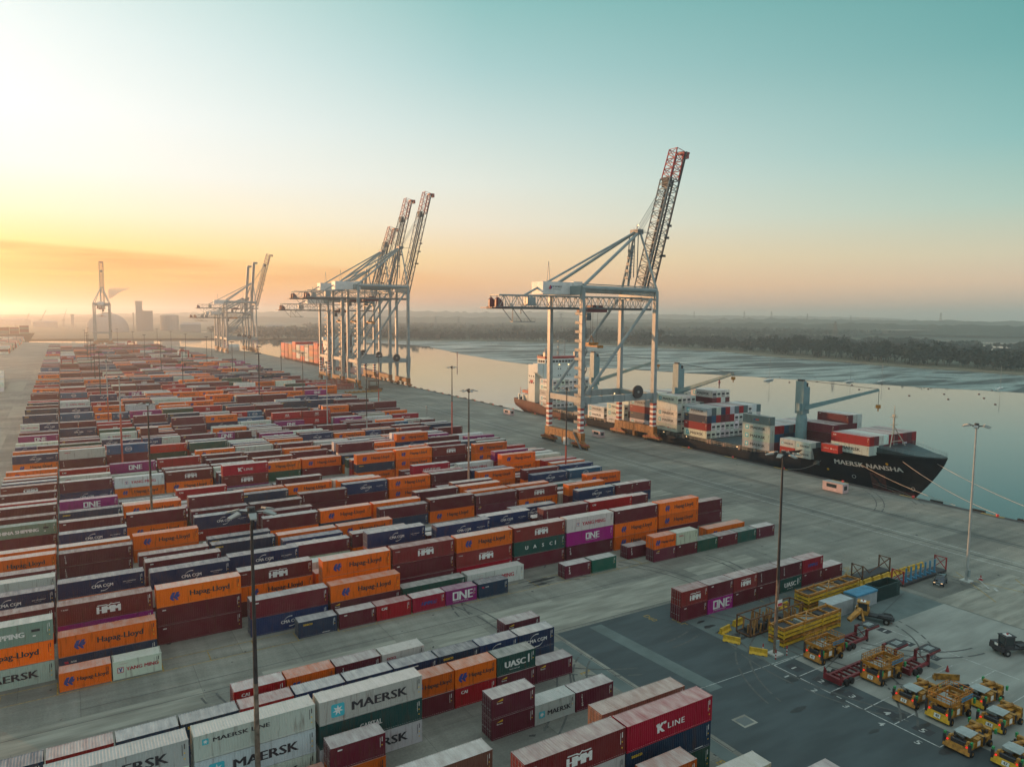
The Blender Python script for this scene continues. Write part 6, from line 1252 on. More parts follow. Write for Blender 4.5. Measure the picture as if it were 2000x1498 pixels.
        for z in (3.1, 3.5): mb.beam((.4, -1.7, z), (7.4, -1.7, z), .07); mb.beam((.4, 1.7, z), (7.4, 1.7, z), .07); mb.beam((.4, -1.7, z), (.4, 1.7, z), .07); mb.beam((7.4, -1.7, z), (7.4, 1.7, z), .07)
        mb.beam((2.6, -1.7, 3.5), (2.6, 1.7, 3.5), .07); mb.beam((2.6, 0, 2.6), (2.6, 0, 3.5), .07); mb.build('guard_cage', YEL, R)
        mb = MB(); 
        for k in range(12): mb.beam((3.6+k*.3, -1.85, 2.62), (3.6+k*.3, -1.85, 3.0), .05)
        mb.box(3.5, 7.1, -1.9, -1.8, 2.55, 2.68); mb.box(3.5, 7.1, -1.9, -1.8, 2.95, 3.05); mb.build('blue_ladder', BLUEP, R)
    return R
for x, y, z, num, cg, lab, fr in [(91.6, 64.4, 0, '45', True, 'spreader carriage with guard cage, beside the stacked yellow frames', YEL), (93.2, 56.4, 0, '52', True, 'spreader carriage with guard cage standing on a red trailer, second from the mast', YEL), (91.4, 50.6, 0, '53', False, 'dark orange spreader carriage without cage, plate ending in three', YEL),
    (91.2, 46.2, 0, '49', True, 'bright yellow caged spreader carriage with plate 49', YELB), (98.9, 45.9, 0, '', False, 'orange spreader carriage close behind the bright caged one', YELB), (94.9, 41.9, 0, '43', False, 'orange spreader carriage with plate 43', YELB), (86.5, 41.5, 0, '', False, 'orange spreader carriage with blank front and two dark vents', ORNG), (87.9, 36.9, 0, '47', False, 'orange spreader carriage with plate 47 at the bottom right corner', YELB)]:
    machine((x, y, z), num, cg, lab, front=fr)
TRRED = mat('trailer_red', (.20, .015, .022), .55, noise=.5, nscale=1.5)
def gooseneck(loc, rz, Lt, lab):
    R = empty('gooseneck_trailer', loc, rz, lab, 'trailer', 'red gooseneck trailers in the bays')
    mb = MB(); mb.box(0, Lt, -1.1, -.75, .45, .85); mb.box(0, Lt, .75, 1.1, .45, .85)
    for k in range(int(Lt/1.2)): mb.box(.2+k*1.2, .4+k*1.2, -.75, .75, .5, .8)
    mb.box(-.2, .25, -1.3, 1.3, .3, 1.1); mb.prism([(-.2, -1.3, 1.1), (.6, -1.3, 1.1), (-.1, -1.3, 2.0)], (0, .12, 0)); mb.prism([(-.2, 1.2, 1.1), (.6, 1.2, 1.1), (-.1, 1.2, 2.0)], (0, .12, 0)); mb.build('trailer_frame', TRRED, R)
    mb = MB(); mb.box(Lt-.3, Lt, -1.1, -.75, .45, 1.9); mb.box(Lt-.3, Lt, .75, 1.1, .45, 1.9); mb.box(Lt-.3, Lt+3.0, -1.1, -.8, 1.7, 1.95); mb.box(Lt-.3, Lt+3.0, .8, 1.1, 1.7, 1.95); mb.beam((Lt-.2, -.9, .6), (Lt-.2, .9, 1.8), .08); mb.beam((Lt-.2, .9, .6), (Lt-.2, -.9, 1.8), .08); mb.build('gooseneck', TRRED, R)
    mb = MB(); mb.box(Lt+.4, Lt+3.1, -.95, .95, 1.96, 2.04)
    mb.build('neck_plate', DARK, R); mb = MB()
    for k in range(4): mb.box(Lt+1.0+k*.4, Lt+1.25+k*.4, -.5, .5, 2.045, 2.06)
    mb.build('plate_slots', SIL, R)
    for s_ in (-.9, .9): mb = MB(); mb.box(Lt-.05, Lt+.2, s_-.15, s_+.15, 0, .5); mb.build('support_leg', DARK, R)
    for s_ in (-1.35, 1.35):
        for x in (1.2, 2.3): mb = MB(); mb.cyl((x, s_-.2, .45), (x, s_+.2, .45), .45, 12); mb.build('wheel', BLK, R)
gooseneck((98.6, 65.2, 0), .02, 6.6, 'red gooseneck trailer under the caged carriage by the yellow frames')
gooseneck((88.6, 58.9, 0), .02, 14.0, 'red gooseneck trailer with bare rear wheels, second bay')
gooseneck((99.6, 55.6, 0), .02, 5.4, 'red and orange gooseneck trailer reaching out of the second bay')
# cage frames and stacked spreader frames
def frame_box(mb, x0, x1, y0, y1, z0, z1, w_=.18, m=0):
    for x in (x0, x1):
        for y in (y0, y1): mb.beam((x, y, z0), (x, y, z1), w_, m=m)
    for z in (z0, z1):
        for y in (y0, y1): mb.beam((x0, y, z), (x1, y, z), w_, m=m)
        for x in (x0, x1): mb.beam((x, y0, z), (x, y1, z), w_, m=m)
R = empty('rusty_cage', (90.3, 74.6, 0), .03, 'rusty open cage of timber posts behind the mast', 'steel cage'); mb = MB(); frame_box(mb, 0, 13.4, 0, 2.6, .2, 2.9)
for k in range(1, 4): mb.beam((k*3.35, 0, 2.9), (k*3.35, 2.6, 2.9), .12); mb.beam((k*3.35, 0, .2), (k*3.35, 0, 2.9), .12)
mb.build('cage_frame', RUSTY, R); TIMB = mat('timber_orange', (.42, .21, .07), .8, noise=.4, nscale=2); rg = random.Random(2)
for k in range(34):
    mb = MB(); x = .25+k*.385; y = rg.choice((.05, .05, .9, 1.8, 2.5)); mb.beam((x, y, .3), (x+rg.uniform(-.3, .3), y+rg.uniform(-.2, .2), rg.uniform(1.8, 2.85)), .22, .16); mb.build('timber_post', TIMB, R)
for k in range(5): mb = MB(); mb.box(.8+k*2.6, 2.3+k*2.6, .5, 1.9, .3, .9+.3*(k % 2)); mb.build('scrap_heap', DARK, R)
mb = MB(); mb.box(0, 13.4, 0, 2.6, .08, .2); mb.build('cage_floor', DARK, R)
def spreader_stack(loc, rz, L_, n, lab):
    R = empty('stacked_frames', loc, rz, lab, 'steel frames')
    for q in range(n):
        z = .15+q*.62; mb = MB(); mb.box(0, L_, 0, .28, z, z+.34); mb.box(0, L_, 2.4, 2.68, z, z+.34); mb.box(0, .3, .28, 2.4, z, z+.34); mb.box(L_-.3, L_, .28, 2.4, z, z+.34)
        for k in range(1, 5): mb.box(L_*k/5, L_*k/5+.25, .28, 2.4, z+.03, z+.30)
        for x in (0, L_*.33, L_*.66, L_-.3): mb.box(x, x+.3, -.06, .0, z-.1, z+.5); mb.box(x, x+.3, 2.68, 2.74, z-.1, z+.5)
        if q == n-1: mb.beam((L_*.4, .3, z+.3), (L_*.6, 2.3, z+.3), .2); mb.beam((L_*.6, .3, z+.3), (L_*.4, 2.3, z+.3), .2)
        mb.build('spreader_frame', YELB if q % 3 != 1 else YEL, R)
    for q in range(3): mb = MB(); mb.box(.5+q*L_/3, .4+q*L_/3+L_/3.6, .4, 2.3, .3, .15+(n-1)*.62); mb.build('stored_load', DARK if q != 1 else SIL, R)
spreader_stack((91.9, 69.6, 0), .02, 14.6, 5, 'stack of yellow lifting frames with crossed bars right of the mast')
spreader_stack((107.0, 76.4, 0), .02, 15.2, 5, 'longer stack of yellow lifting frames behind the silver box')
mb = MB(); mb.beam((106.6, 68.5, 1.6), (109.3, 68.2, 3.0), .7, .5); mb.beam((108.8, 67.0, .2), (109.3, 68.2, 3.0), .3); tag(mb.build('tow_boom', ORNG), 'tan boom arm sticking up at the end of the yellow frames', 'boom')
HEADL = mat('headlight_glow', (.9, .6, .35), .3, emit=(1, .6, .3, .9))
def small_box(name, loc, rz, col, lab, Lx=6.06, H_=2.5, openf=False, tarp=False):
    m_ = mat(name+'_paint', col, .5, noise=.25, nscale=.8); R = empty(name, loc, rz, lab, 'container', None); 
    src = body_mb(Lx, H_, False); 
    if openf: src = MB(); [src.box(*a) for a in ((0, Lx, 0, .1, 0, H_), (0, Lx, 2.34, 2.44, 0, H_), (0, .1, .1, 2.34, 0, H_), (Lx-.1, Lx, .1, 2.34, 0, H_), (.1, Lx-.1, .1, 2.34, .02, .2))]; [src.box(k*.28+.1, k*.28+.22, -.04, 0, .1, H_-.15) for k in range(21)]; [src.box(-.04, 0, k*.28+.1, k*.28+.22, .1, H_-.15) for k in range(8)]
    src.build('container_shell', m_, R)
    if tarp: mb = MB(); mb.prism([(-.08, -.08, H_-.25), (-.08, 2.52, H_-.25), (-.08, 2.52, H_+.06), (-.08, 1.22, H_+.16), (-.08, -.08, H_+.06)], (Lx+.16, 0, 0)); mb.build('tarpaulin', BLUEP, R)
    return R
small_box('storage_container', (107.6, 72.4, 0), .0, (.40, .44, .45), 'silver ribbed storage box between the two yellow frame stacks')
R = small_box('storage_container', (114.9, 72.6, 0), .0, (.36, .39, .40), 'grey storage box with blue plastic sheet on top and open door', tarp=True)
mb = MB(); mb.box(-.9, -.05, -.9, -.82, .15, 2.3); mb.build('open_door', SIL, R)
small_box('open_top_container', (121.6, 72.9, 0), .0, (.012, .045, .045), 'dark green open topped box right of the sheeted one', 6.9, 2.6, True)
def flat_rack(loc, rz, L_, lab, posts):
    R = empty('flat_rack', loc, rz, lab, 'flat rack', 'flat racks behind the equipment park'); mb = MB(); mb.box(0, L_, 0, 2.44, .1, .55); mb.build('rack_floor', DARK, R)
    for x in (0, L_-.2):
        mb = MB(); mb.box(x, x+.2, 0, .2, .55, 3.0); mb.box(x, x+.2, 2.24, 2.44, .55, 3.0); mb.beam((x+.1, .1, .6), (x+.1, 2.3, 2.9), .12); mb.beam((x+.1, 2.3, .6), (x+.1, .1, 2.9), .12); mb.beam((x+.1, .1, 2.9), (x+.1, 2.3, 2.9), .14); mb.build('end_frame', REDP if posts else RUSTY, R)
    if posts:
        for k in range(7): mb = MB(); mb.box(1.6+k*1.7, 1.85+k*1.7, .4, .65, .55, 3.2); mb.box(1.5+k*1.7, 1.95+k*1.7, .3, 1.6, .55, .8); mb.build('blue_post', BLUEP, R); mb = MB(); mb.box(1.85+k*1.7, 2.3+k*1.7, .5, .62, 1.6, 1.7); mb.build('red_pin', REDP, R)
    else: mb = MB(); mb.beam((0.1, .1, 3.0), (L_*.45, 1.2, .6), .12); mb.beam((L_*.45, 1.2, .6), (L_-.1, .1, 3.0), .12); mb.build('folded_stays', RUSTY, R)
flat_rack((128.8, 80.4, 0), .02, 9.5, 'small rusty flat rack with folded triangle ends', False)
flat_rack((132.6, 74.6, 0), .02, 15.6, 'long flat rack with red ends and a row of blue posts', True)
mb = MB(); mb.box(0, .12, 0, 3.4, .05, .9); mb.box(-.3, .5, 3.2, 3.4, 0, .5); tag(mb.build('spare_bumper', ORNG, None, (104.6, 50.2, 0), .9), 'loose rusty bumper plate lying behind the caged carriages', 'machine part')
mb = MB(); mb.cyl((0, 0, 0), (0, 0, .9), .28, 8, r2=.05); tag(mb.build('traffic_cone', REDP, None, (106.0, 52.6, 0)), 'red traffic cone beside the loose rusty bumper', 'traffic cone')
mb = MB(); mb.cyl((0, 0, 0), (0, 0, .95), .28, 10, 0, r2=.05); mb.cyl((0, 0, .35), (0, 0, .6), .2, 10, 1, r2=.13); mb.box(-.35, .35, -.35, .35, 0, .06, 0); tag(mb.build('traffic_cone', [REDP, WHT], None, (149.6, 69.2, 0)), 'red and white traffic cone by the galvanised mast', 'traffic cone')
mb = MB(); mb.box(0, 6, 0, .3, 0, .4); tag(mb.build('kerb_beam', DARK, None, (98.6, 51.4, 0), -.5), 'black steel beam lying behind the carriage with plate ending in three', 'beam')
# terminal tractors
def tractor(loc, rz, lab, cab=ORNG):
    R = empty('terminal_tractor', loc, rz, lab, 'tractor unit', 'terminal tractors'); mb = MB(); mb.box(0, 6.0, -.45, -.2, .6, .9); mb.box(0, 6.0, .2, .45, .6, .9); mb.box(2.2, 5.8, -.7, .7, .85, 1.0); mb.box(3.6, 5.6, -.5, .5, 1.0, 1.2); mb.build('chassis', DARK, R)
    for x, ws in ((1.0, (-1.05, 1.05)), (4.9, (-1.0, 1.0))):
        for s_ in ws: mb = MB(); mb.cyl((x, s_-.25, .52), (x, s_+.25, .52), .52, 14); wl_ = mb.build('wheel', BLK, R); mb = MB(); mb.cyl((x, s_-.27, .52), (x, s_+.27, .52), .22, 8); mb.build('rim', STEEL, wl_)
    for s_ in (-1.0, 1.0): mb = MB(); mb.prism([(4.1, s_-.3, .9), (5.7, s_-.3, .9), (5.4, s_-.3, 1.2), (4.4, s_-.3, 1.2)], (0, .6, 0)); mb.build('mudguard', BLK, R)
    mb = MB(); mb.box(.1, 2.2, .1, 1.25, .9, 1.7); mb.box(.0, 1.0, -1.2, 1.25, .7, 1.35); mb.build('bonnet', cab, R)
    mb = MB()
    for x in (.5, 2.0):
        for y in (-1.2, .05): mb.box(x, x+.12, y, y+.12, 1.2, 3.0)
    mb.box(.5, 2.12, -1.2, .17, 1.0, 1.7); mb.box(.4, 2.25, -1.3, .27, 2.98, 3.1); cb = mb.build('cab', cab, R); mb = MB(); mb.box(.55, 2.07, -1.15, .12, 1.7, 2.97); mb.build('cab_window', GLASS, cb); mb = MB(); mb.box(.9, 1.7, -1.0, -.1, 3.1, 3.2); mb.box(1.2, 1.4, -.7, -.5, 3.2, 3.4, 1); mb.build('roof_light', [WHT, REDP], cb)
    mb = MB(); mb.box(.05, .12, -.3, .3, 1.4, 1.75); mb.build('plate', MARKW, R)
tractor((112.3, 71.2, 0), radians(-63), 'orange cabbed terminal tractor in front of the sheeted grey box')
tractor((118.0, 51.9, 0), radians(-25), 'dark terminal tractor cut off by the right edge of the view', DARK)
# parked car (van like hatchback)
R = empty('parked_car', (138.5, 71.4, 0), radians(18), 'dark blue compact car with lit headlights beside the grey mast', 'car'); mb = MB(); CARP = mat('car_blue', (.010, .022, .045), .18, spec=.8)
pr = [(0, .35), (0, .85), (.9, 1.05), (1.6, 1.62), (2.3, 1.78), (3.9, 1.72), (4.3, 1.1), (4.35, .4)]; sec = []
for y, k in ((-.88, .94), (-.84, 1.0), (.84, 1.0), (.88, .94)): sec.append([(2.2+(x-2.2)*k, y if z < 1.1 else y*.84, z) for x, z in pr])
for a, b in zip(sec, sec[1:]): mb.add(a+b, [(i, i+1, 9+i-1+0, 8+i) for i in range(7)])
mb.poly(sec[0][::-1]); mb.poly(sec[-1]); bd_ = mb.build('car_body', CARP, R)
mb = MB(); mb.add([(1.0, -.70, 1.10), (1.0, .70, 1.10), (1.58, .62, 1.61), (1.58, -.62, 1.61)], [(0, 1, 2, 3)]); mb.box(1.75, 3.8, -.80, -.78, 1.15, 1.58); mb.box(1.75, 3.8, .78, .80, 1.15, 1.58); mb.build('windscreen', GLASS, bd_)
for x in (.85, 3.45):
    for s_ in (-.8, .8): mb = MB(); mb.cyl((x, s_-.12, .33), (x, s_+.12, .33), .33, 14); wl_ = mb.build('wheel', BLK, R); mb = MB(); mb.cyl((x, s_-.13, .33), (x, s_+.13, .33), .18, 8); mb.build('rim', STEEL, wl_)
for s_ in (-.62, .62): mb = MB(); mb.box(-.03, .02, s_-.16, s_+.16, .70, .85); mb.build('headlight', HEADL, R)
mb = MB(); mb.box(-.03, 0, -.26, .26, .42, .54); mb.build('number_plate', MARKW, R)
# mast guard posts near the mast blocks
for k, (x, y) in enumerate(((87.8, 67.7), (90.3, 67.7), (87.8, 70.0), (90.3, 70.0))):
    mb = MB(); mb.cyl((0, 0, 0), (0, 0, 1.5), .09, 8); [mb.cyl((0, 0, .3+q*.5), (0, 0, .5+q*.5), .095, 8, 1) for q in range(2)]; tag(mb.build('guard_post', [REDP, WHT], None, (x, y, 0)), 'red and white guard post at a corner of the white mast block', 'post', 'guard posts around the mast block')
sg = MB(); sg.box(-.5, .5, -.02, .02, -.5, .5); sg.box(-.45, .45, -.03, -.02, -.45, .0, 1); o = sg.build('warning_sign', [MARKW, MARKR], None, (88.9, 68.2, 8.2)); tag(o, 'small white and red sign fixed to the mast by the barriers', 'sign')
# quay huts
def hut(c, t, lab, Lh=6.6):
    R = empty('quay_hut', q2w(c, t), -pi/2-QA, lab, 'portable hut', 'pink huts on the quay'); mb = MB(); mb.box(0, Lh, 0, 2.6, .15, 2.7); mb.box(.3, .7, .3, 2.3, 0, .15); mb.box(Lh-.7, Lh-.3, .3, 2.3, 0, .15); mb.build('hut_wall', mat('hut_pink', (.55, .40, .40), .6, noise=.2, nscale=.8) if 'hut_pink' not in bpy.data.materials else bpy.data.materials['hut_pink'], R)
    mb = MB(); mb.box(-.05, Lh+.05, -.05, 2.65, 2.7, 2.78); mb.build('hut_roof', SIL, R)
    mb = MB(); mb.box(1.3, 4.6, -.02, 0, 1.3, 2.3); mb.build('hut_window', GLASS, R); mb = MB(); mb.box(Lh, Lh+.02, .6, 2.0, 1.0, 2.2); mb.build('hut_window', GLASS, R)
hut(186.8, 134.6, 'pink portable hut on the quay near the ship bow'); hut(186.2, 321, 'pink portable hut left of the nearest crane'); hut(184.6, 244, 'pink portable hut behind the legs of the nearest crane', 5.5); hut(185, 640, 'tiny pink hut far along the quay')
# gear near the crane group
R = empty('flat_lifting_frame', q2w(170, 468), -QA, 'brown lifting frame standing on the quay right of the crane group', 'lifting frame'); mb = MB(); mb.box(-5, 6, -2, 2, .2, 1.0); mb.box(-3, 3, -1.6, 1.6, 1.0, 2.4); frame_box(mb, -3, 3, -1.5, 1.5, 2.4, 6.0, .35); mb.build('lifting_frame', RUSTY, R)
def rack(c, t, L_, n, lab, m=None):
    R = empty('frame_rack', q2w(c, t), -QA+radians(2), lab, 'steel frames', 'stored frames near the crane group')
    for q in range(n): mb = MB(); mb.box(0, L_, 0, .4, .2+q*1.3, .8+q*1.3); mb.box(0, L_, 2.4, 2.8, .2+q*1.3, .8+q*1.3); [mb.box(k*L_/8, k*L_/8+.3, -.05, 2.85, .3+q*1.3, 1.4+q*1.3) for k in range(9)]; mb.build('rack_frame', m or REDP, R)
rack(136, 498, 30, 4, 'long stack of red frames left of the crane group legs', mat('frame_pinkish', (.42, .13, .09), .7)); rack(140, 478, 20, 3, 'shorter stack of red frames below the long one', mat('frame_pinkish2', (.38, .11, .08), .7)); rack(146, 452, 24, 1, 'low yellow and brown frame lying in front of the crane group', ORNG)
# straddle carriers in the far yard
def straddle(x, y, lab, rz=0):
    R = empty('straddle_carrier', (x, y, 0), rz, lab, 'straddle carrier', 'straddle carriers working in the far yard')
    for s_ in (-2.3, 2.3):
        mb = MB(); mb.box(-4.5, 4.5, s_-.4, s_+.4, .9, 1.7); mb.build('side_beam', REDP, R)
        for q in (-3.8, -1.2, 1.2, 3.8): mb = MB(); mb.cyl((q, s_-.35, .7), (q, s_+.35, .7), .7, 8); mb.build('wheel', BLK, R)
        for q in (-4.0, 4.0): mb = MB(); mb.box(q-.45, q+.45, s_-.35, s_+.35, 1.7, 12.5); mb.build('upright', REDP, R)
    mb = MB(); mb.box(-4.6, 4.6, -2.7, 2.7, 12.0, 13.2); mb.box(-3.5, 0, -2.2, 2.2, 13.2, 14.6); mb.build('top_frame', REDP, R); mb = MB(); mb.box(-6.3, -4.6, -2.4, -.4, 10.2, 12.6); mb.build('cab', WHT, R)
straddle(2.5, 700, 'red straddle carrier over the far rows near the left aisle'); straddle(104, 800, 'red straddle carrier working right of the middle in the far yard'); straddle(75, 1060, 'hazy straddle carrier on the farthest rows')
# vehicle at left edge of the aisle
R = empty('reach_truck', (-43.5, 500, 0), 0, 'orange red reach truck at the left edge of the aisle', 'yard vehicle'); mb = MB(); mb.box(-3, 3, -2, 2, 1, 3); mb.box(-1, 2, -1, 1, 3, 5); mb.beam((-2.5, 0, 4), (4, 0, 6), .8); mb.build('truck_body', REDP, R)
for x_ in (-2, 2):
    for s_ in (-2, 2): mb = MB(); mb.cyl((x_, s_-.3, .8), (x_, s_+.3, .8), .8, 10); mb.build('wheel', BLK, R)
mb = MB(); mb.box(2.8, 3.1, -1.8, -1.3, 2, 2.4); mb.build('tail_lamp', LAMPR, R)
# ------------------------------------------------------------------ far shore: woods, fields, hills
np.random.seed(6)
def leaf_mass(name, trees, m, per=70, size=1.3, kind=None, **kw):
    """trees: (x, y, z0, radius, height). many small leaf sized faces spread through uneven crowns"""
    V = []; F = []
    for x, y, z0, r_, h in trees:
        n = per; lob = [(np.random.uniform(-.5, .5)*r_, np.random.uniform(-.5, .5)*r_, z0+h*np.random.uniform(.42, .82), r_*np.random.uniform(.45, .75)) for _ in range(5)]
        for k in range(n):
            cx, cy, cz, cr = lob[k % 5]; d = np.random.normal(size=3); d /= np.linalg.norm(d); rad = cr*np.random.uniform(.55, 1.08); px_, py_, pz_ = x+cx+d[0]*rad, y+cy+d[1]*rad, cz+d[2]*rad*.85*h/(2.2*r_)
            pz_ = max(pz_, z0+.5); s_ = size*np.random.uniform(.6, 1.5); a = np.random.normal(size=3); a /= np.linalg.norm(a); b = np.cross(a, np.random.normal(size=3)); b /= np.linalg.norm(b)
            o = len(V); V += [(px_+a[0]*s_, py_+a[1]*s_, pz_+a[2]*s_), (px_+b[0]*s_, py_+b[1]*s_, pz_+b[2]*s_), (px_-a[0]*s_, py_-a[1]*s_, pz_-a[2]*s_*.7), (px_-b[0]*s_, py_-b[1]*s_, pz_-b[2]*s_)]; F.append((o, o+1, o+2, o+3))
        for s_ in range(3):
            o = len(V); w_ = r_*.05; tx, ty = x+np.random.uniform(-.3, .3)*r_, y+np.random.uniform(-.3, .3)*r_; V += [(x-w_, y, z0-1), (x+w_, y, z0-1), (tx+w_*.4, ty, z0+h*.7), (tx-w_*.4, ty, z0+h*.7)]; F.append((o, o+1, o+2, o+3))
    me = bpy.data.meshes.new(name); me.from_pydata(V, [], F); me.materials.append(m); o = bpy.data.objects.new(name, me); COL.objects.link(o)
    if kind: o['kind'] = kind
    for k, v in kw.items(): o[k] = v
    return o
WOOD = mat('winter_foliage', (.026, .042, .040), .95, noise=.45, nscale=.05, spec=.1); WOOD2 = mat('winter_foliage_far', (.028, .05, .050), .95, noise=.4, nscale=.02, spec=.1)
belt = [(1000, -500), (905, -50), (855, 150), (818, 320), (815, 480), (860, 640), (905, 800), (915, 960), (885, 1130), (840, 1290), (740, 1385), (650, 1425), (600, 1480), (560, 1600)]
tr = []
for (x0, y0), (x1, y1) in zip(belt, belt[1:]):
    d = math.hypot(x1-x0, y1-y0); n = int(d/5.5); u_ = Vector((x1-x0, y1-y0, 0))/d; nn_ = Vector((u_.y, -u_.x, 0)); nn_ = nn_ if nn_.x > 0 else -nn_
    for k in range(n):
        for row in range(4):
            f = (k+np.random.rand())/n; off = 26+row*15+np.random.uniform(-7, 7)+12*sin(k*.4); p_ = Vector((x0, y0, 0))+Vector((x1-x0, y1-y0, 0))*f+nn_*off
            big_ = 1+.20*sin(p_.y*.011+1)+.12*sin(p_.y*.043)
            if p_.y > 1330: big_ *= .8
            tr.append((p_.x, p_.y, -2.6+row*1.6, np.random.uniform(5, 8.5)*big_, np.random.uniform(11, 20)*big_))
leaf_mass('woodland', tr, WOOD, 46, 1.5, 'stuff', label='dark bare winter woodland belt behind the mudflats', category='woodland')
ft = []
for k in range(2200):
    x_ = np.random.uniform(850, 2300); y_ = np.random.uniform(1350, 3200); ft.append((x_, y_, -2.6, np.random.uniform(8, 16), np.random.uniform(9, 18)))
for k in range(700):
    y_ = np.random.uniform(1600, 2500); ft.append((np.random.uniform(380, 900), y_, -2.6, np.random.uniform(8, 15), np.random.uniform(8, 15)))
for k in range(500): ft.append((np.random.uniform(1050, 1650), np.random.uniform(300, 1350), -2.6, np.random.uniform(7, 12), np.random.uniform(6, 10)))
leaf_mass('scattered_copses', ft, WOOD2, 22, 3.6, 'stuff', label='hazy copses and hedges beyond the first woodland', category='woodland')
# single trees that stand clear of the wood against the sky or the far water
def tree(x, y, z0, h, lab, bare=False):
    R = empty('tree', (x, y, z0), 0, lab, 'tree', 'trees standing clear of the far wood'); mb = MB(); mb.cyl((0, 0, 0), (0, 0, h*.45), h*.035, 7, r2=h*.022); rg = random.Random(int(x*7+y)); tips = []
    for k in range(9):
        a = rg.uniform(0, 6.28); z_ = h*rg.uniform(.28, .5); e_ = Vector((cos(a)*h*.26, sin(a)*h*.26, z_+h*rg.uniform(.22, .42))); mb.cyl((0, 0, z_), e_, h*.013, 5, r2=h*.005); tips.append(e_)
        for q in range(4): e2 = e_+Vector((rg.uniform(-.13, .13)*h, rg.uniform(-.13, .13)*h, rg.uniform(.0, .16)*h)); mb.cyl(e_*.75+Vector((0, 0, z_*.25)), e2, h*.006, 4, r2=h*.003); tips.append(e2)
    mb.build('trunk', mat('bark', (.05, .04, .03), .9) if 'bark' not in bpy.data.materials else bpy.data.materials['bark'], R)
    V = []; F = []
    for t_ in tips:
        for q in range(7 if bare else 16):
            c = t_+Vector((rg.gauss(0, .07), rg.gauss(0, .07), rg.gauss(0, .06)))*h; s_ = h*.028; a = Vector((rg.gauss(0, 1), rg.gauss(0, 1), rg.gauss(0, 1))).normalized()*s_; b = a.cross(Vector((rg.gauss(0, 1), rg.gauss(0, 1), rg.gauss(0, 1)))).normalized()*s_
            o = len(V); V += [tuple(c+a), tuple(c+b), tuple(c-a), tuple(c-b)]; F.append((o, o+1, o+2, o+3))
    me = bpy.data.meshes.new('crown'); me.from_pydata(V, [], F); me.materials.append(WOOD); o = bpy.data.objects.new('crown', me); COL.objects.link(o); o.parent = R
for x, y, h, lab in [(905, 508, 25, 'lone rounded tree standing clear of the wood against the pale inlet'), (893, 548, 23, 'broad tree just right of the lone rounded one'), (935, 700, 27, 'tall spreading tree left of the pylon on the wood edge'), (940, 1010, 30, 'tall dark tree at the crest of the wood behind the ship cranes'), (990, 1330, 26, 'tall tree rising above the wood right of the large crane'),
    (887, 1420, 27, 'broad hazy tree above the wood left of the large crane'), (660, 1480, 22, 'rounded tree at the left end of the far wood'), (600, 1560, 20, 'small hazy tree at the far left end of the wood')]: tree(x, y, -2, h, lab)
# hills
HILL = mat('hill_woods', (.05, .062, .045), .95, noise=.5, nscale=.006, spec=.1)
def ridge(cx, cy, ang, L_, depth, hts, seed, n=160, tex=6):
    rs_ = np.random.RandomState(seed); u = np.linspace(0, 1, n); hh = np.interp(u, np.linspace(0, 1, len(hts)), hts); bump = sum(rs_.uniform(-1, 1, n)*tex*.5 for _ in range(2)); hh = hh+np.where(hh > 4, bump, 0); d = np.array([cos(ang), sin(ang)]); q = np.array([-sin(ang), cos(ang)])
    V = []; F = []; prof = [(-1, -4), (-.75, .18), (-.5, .48), (-.25, .8), (0, 1.0), (.5, .7), (1, 0)]
    for a_, b_ in prof:
        for i in range(n): P_ = np.array([cx, cy])+d*(u[i]-.5)*L_+q*a_*depth; V.append((P_[0], P_[1], b_ if b_ < 0 else hh[i]*b_+rs_.uniform(-1, 1)*tex*.4-2))
    for j in range(len(prof)-1):
        for i in range(n-1): F.append((j*n+i, j*n+i+1, (j+1)*n+i+1, (j+1)*n+i))
    me = bpy.data.meshes.new('hills'); me.from_pydata(V, [], F); me.materials.append(HILL); o = bpy.data.objects.new('hills', me); COL.objects.link(o); o['kind'] = 'structure'
ridge(3000, 1250, radians(122), 5600, 500, [6, 10, 22, 28, 30, 28, 33, 30, 26, 18, 10], 1, 260, 5)
ridge(3300, 3300, radians(140), 6500, 700, [30, 34, 38, 42, 48, 40, 36, 44, 40, 30, 20], 2, 220, 7)
ridge(3000, 6300, radians(155), 9000, 900, [60, 66, 70, 78, 92, 84, 95, 80, 60, 44, 30, 20], 3, 260, 9)
ridge(800, 5200, radians(175), 6000, 700, [40, 46, 30, 26, 34, 24, 20, 24, 18, 14], 4, 200, 6)
ridge(-900, 6200, radians(185), 6000, 900, [30, 34, 26, 30, 24, 20], 5, 160, 6)
g = MB(); g.poly([(-2500, 2300, -2.4), (560, 1600, -2.4), (950, 1900, -2.4), (2600, 1500, -2.4), (9000, 4000, -2.4), (9000, 12000, -2.4), (-6000, 12000, -2.4), (-4000, 3500, -2.4)]); struct('far_land', g, FIELD)
g = MB(); g.poly([(1400, -900, -2.2), (1800, 600, -2.2), (2300, 1500, -2.2), (9000, 4000, -2.2), (9000, -3000, -2.2)]); 
rect('pale_field', mat('field_pale_tone', (.36, .33, .27), .9), 2350, 2560, 1370, 1500, 12.0)  # field in one even pale tone
# inlet beyond the woods
g = MB(); g.poly([(x, y, -2.35) for x, y in [(1180, -400), (1080, 150), (1120, 480), (1240, 760), (1330, 1080), (1500, 1180), (1640, 1050), (1560, 650), (1500, 200), (1650, -500)]]); struct('inlet_water', g, WATER)
for y_, x0, x1 in ((1500, 700, 1000), (1720, 560, 900), (1950, 420, 760), (2200, 300, 700), (1800, 1000, 1500)):
    g = MB(); g.poly([(x0, y_, -2.3), (x1, y_+20, -2.3), (x1+40, y_+70, -2.3), (x0+30, y_+60, -2.3)]); struct('inlet_water', g, WATER)
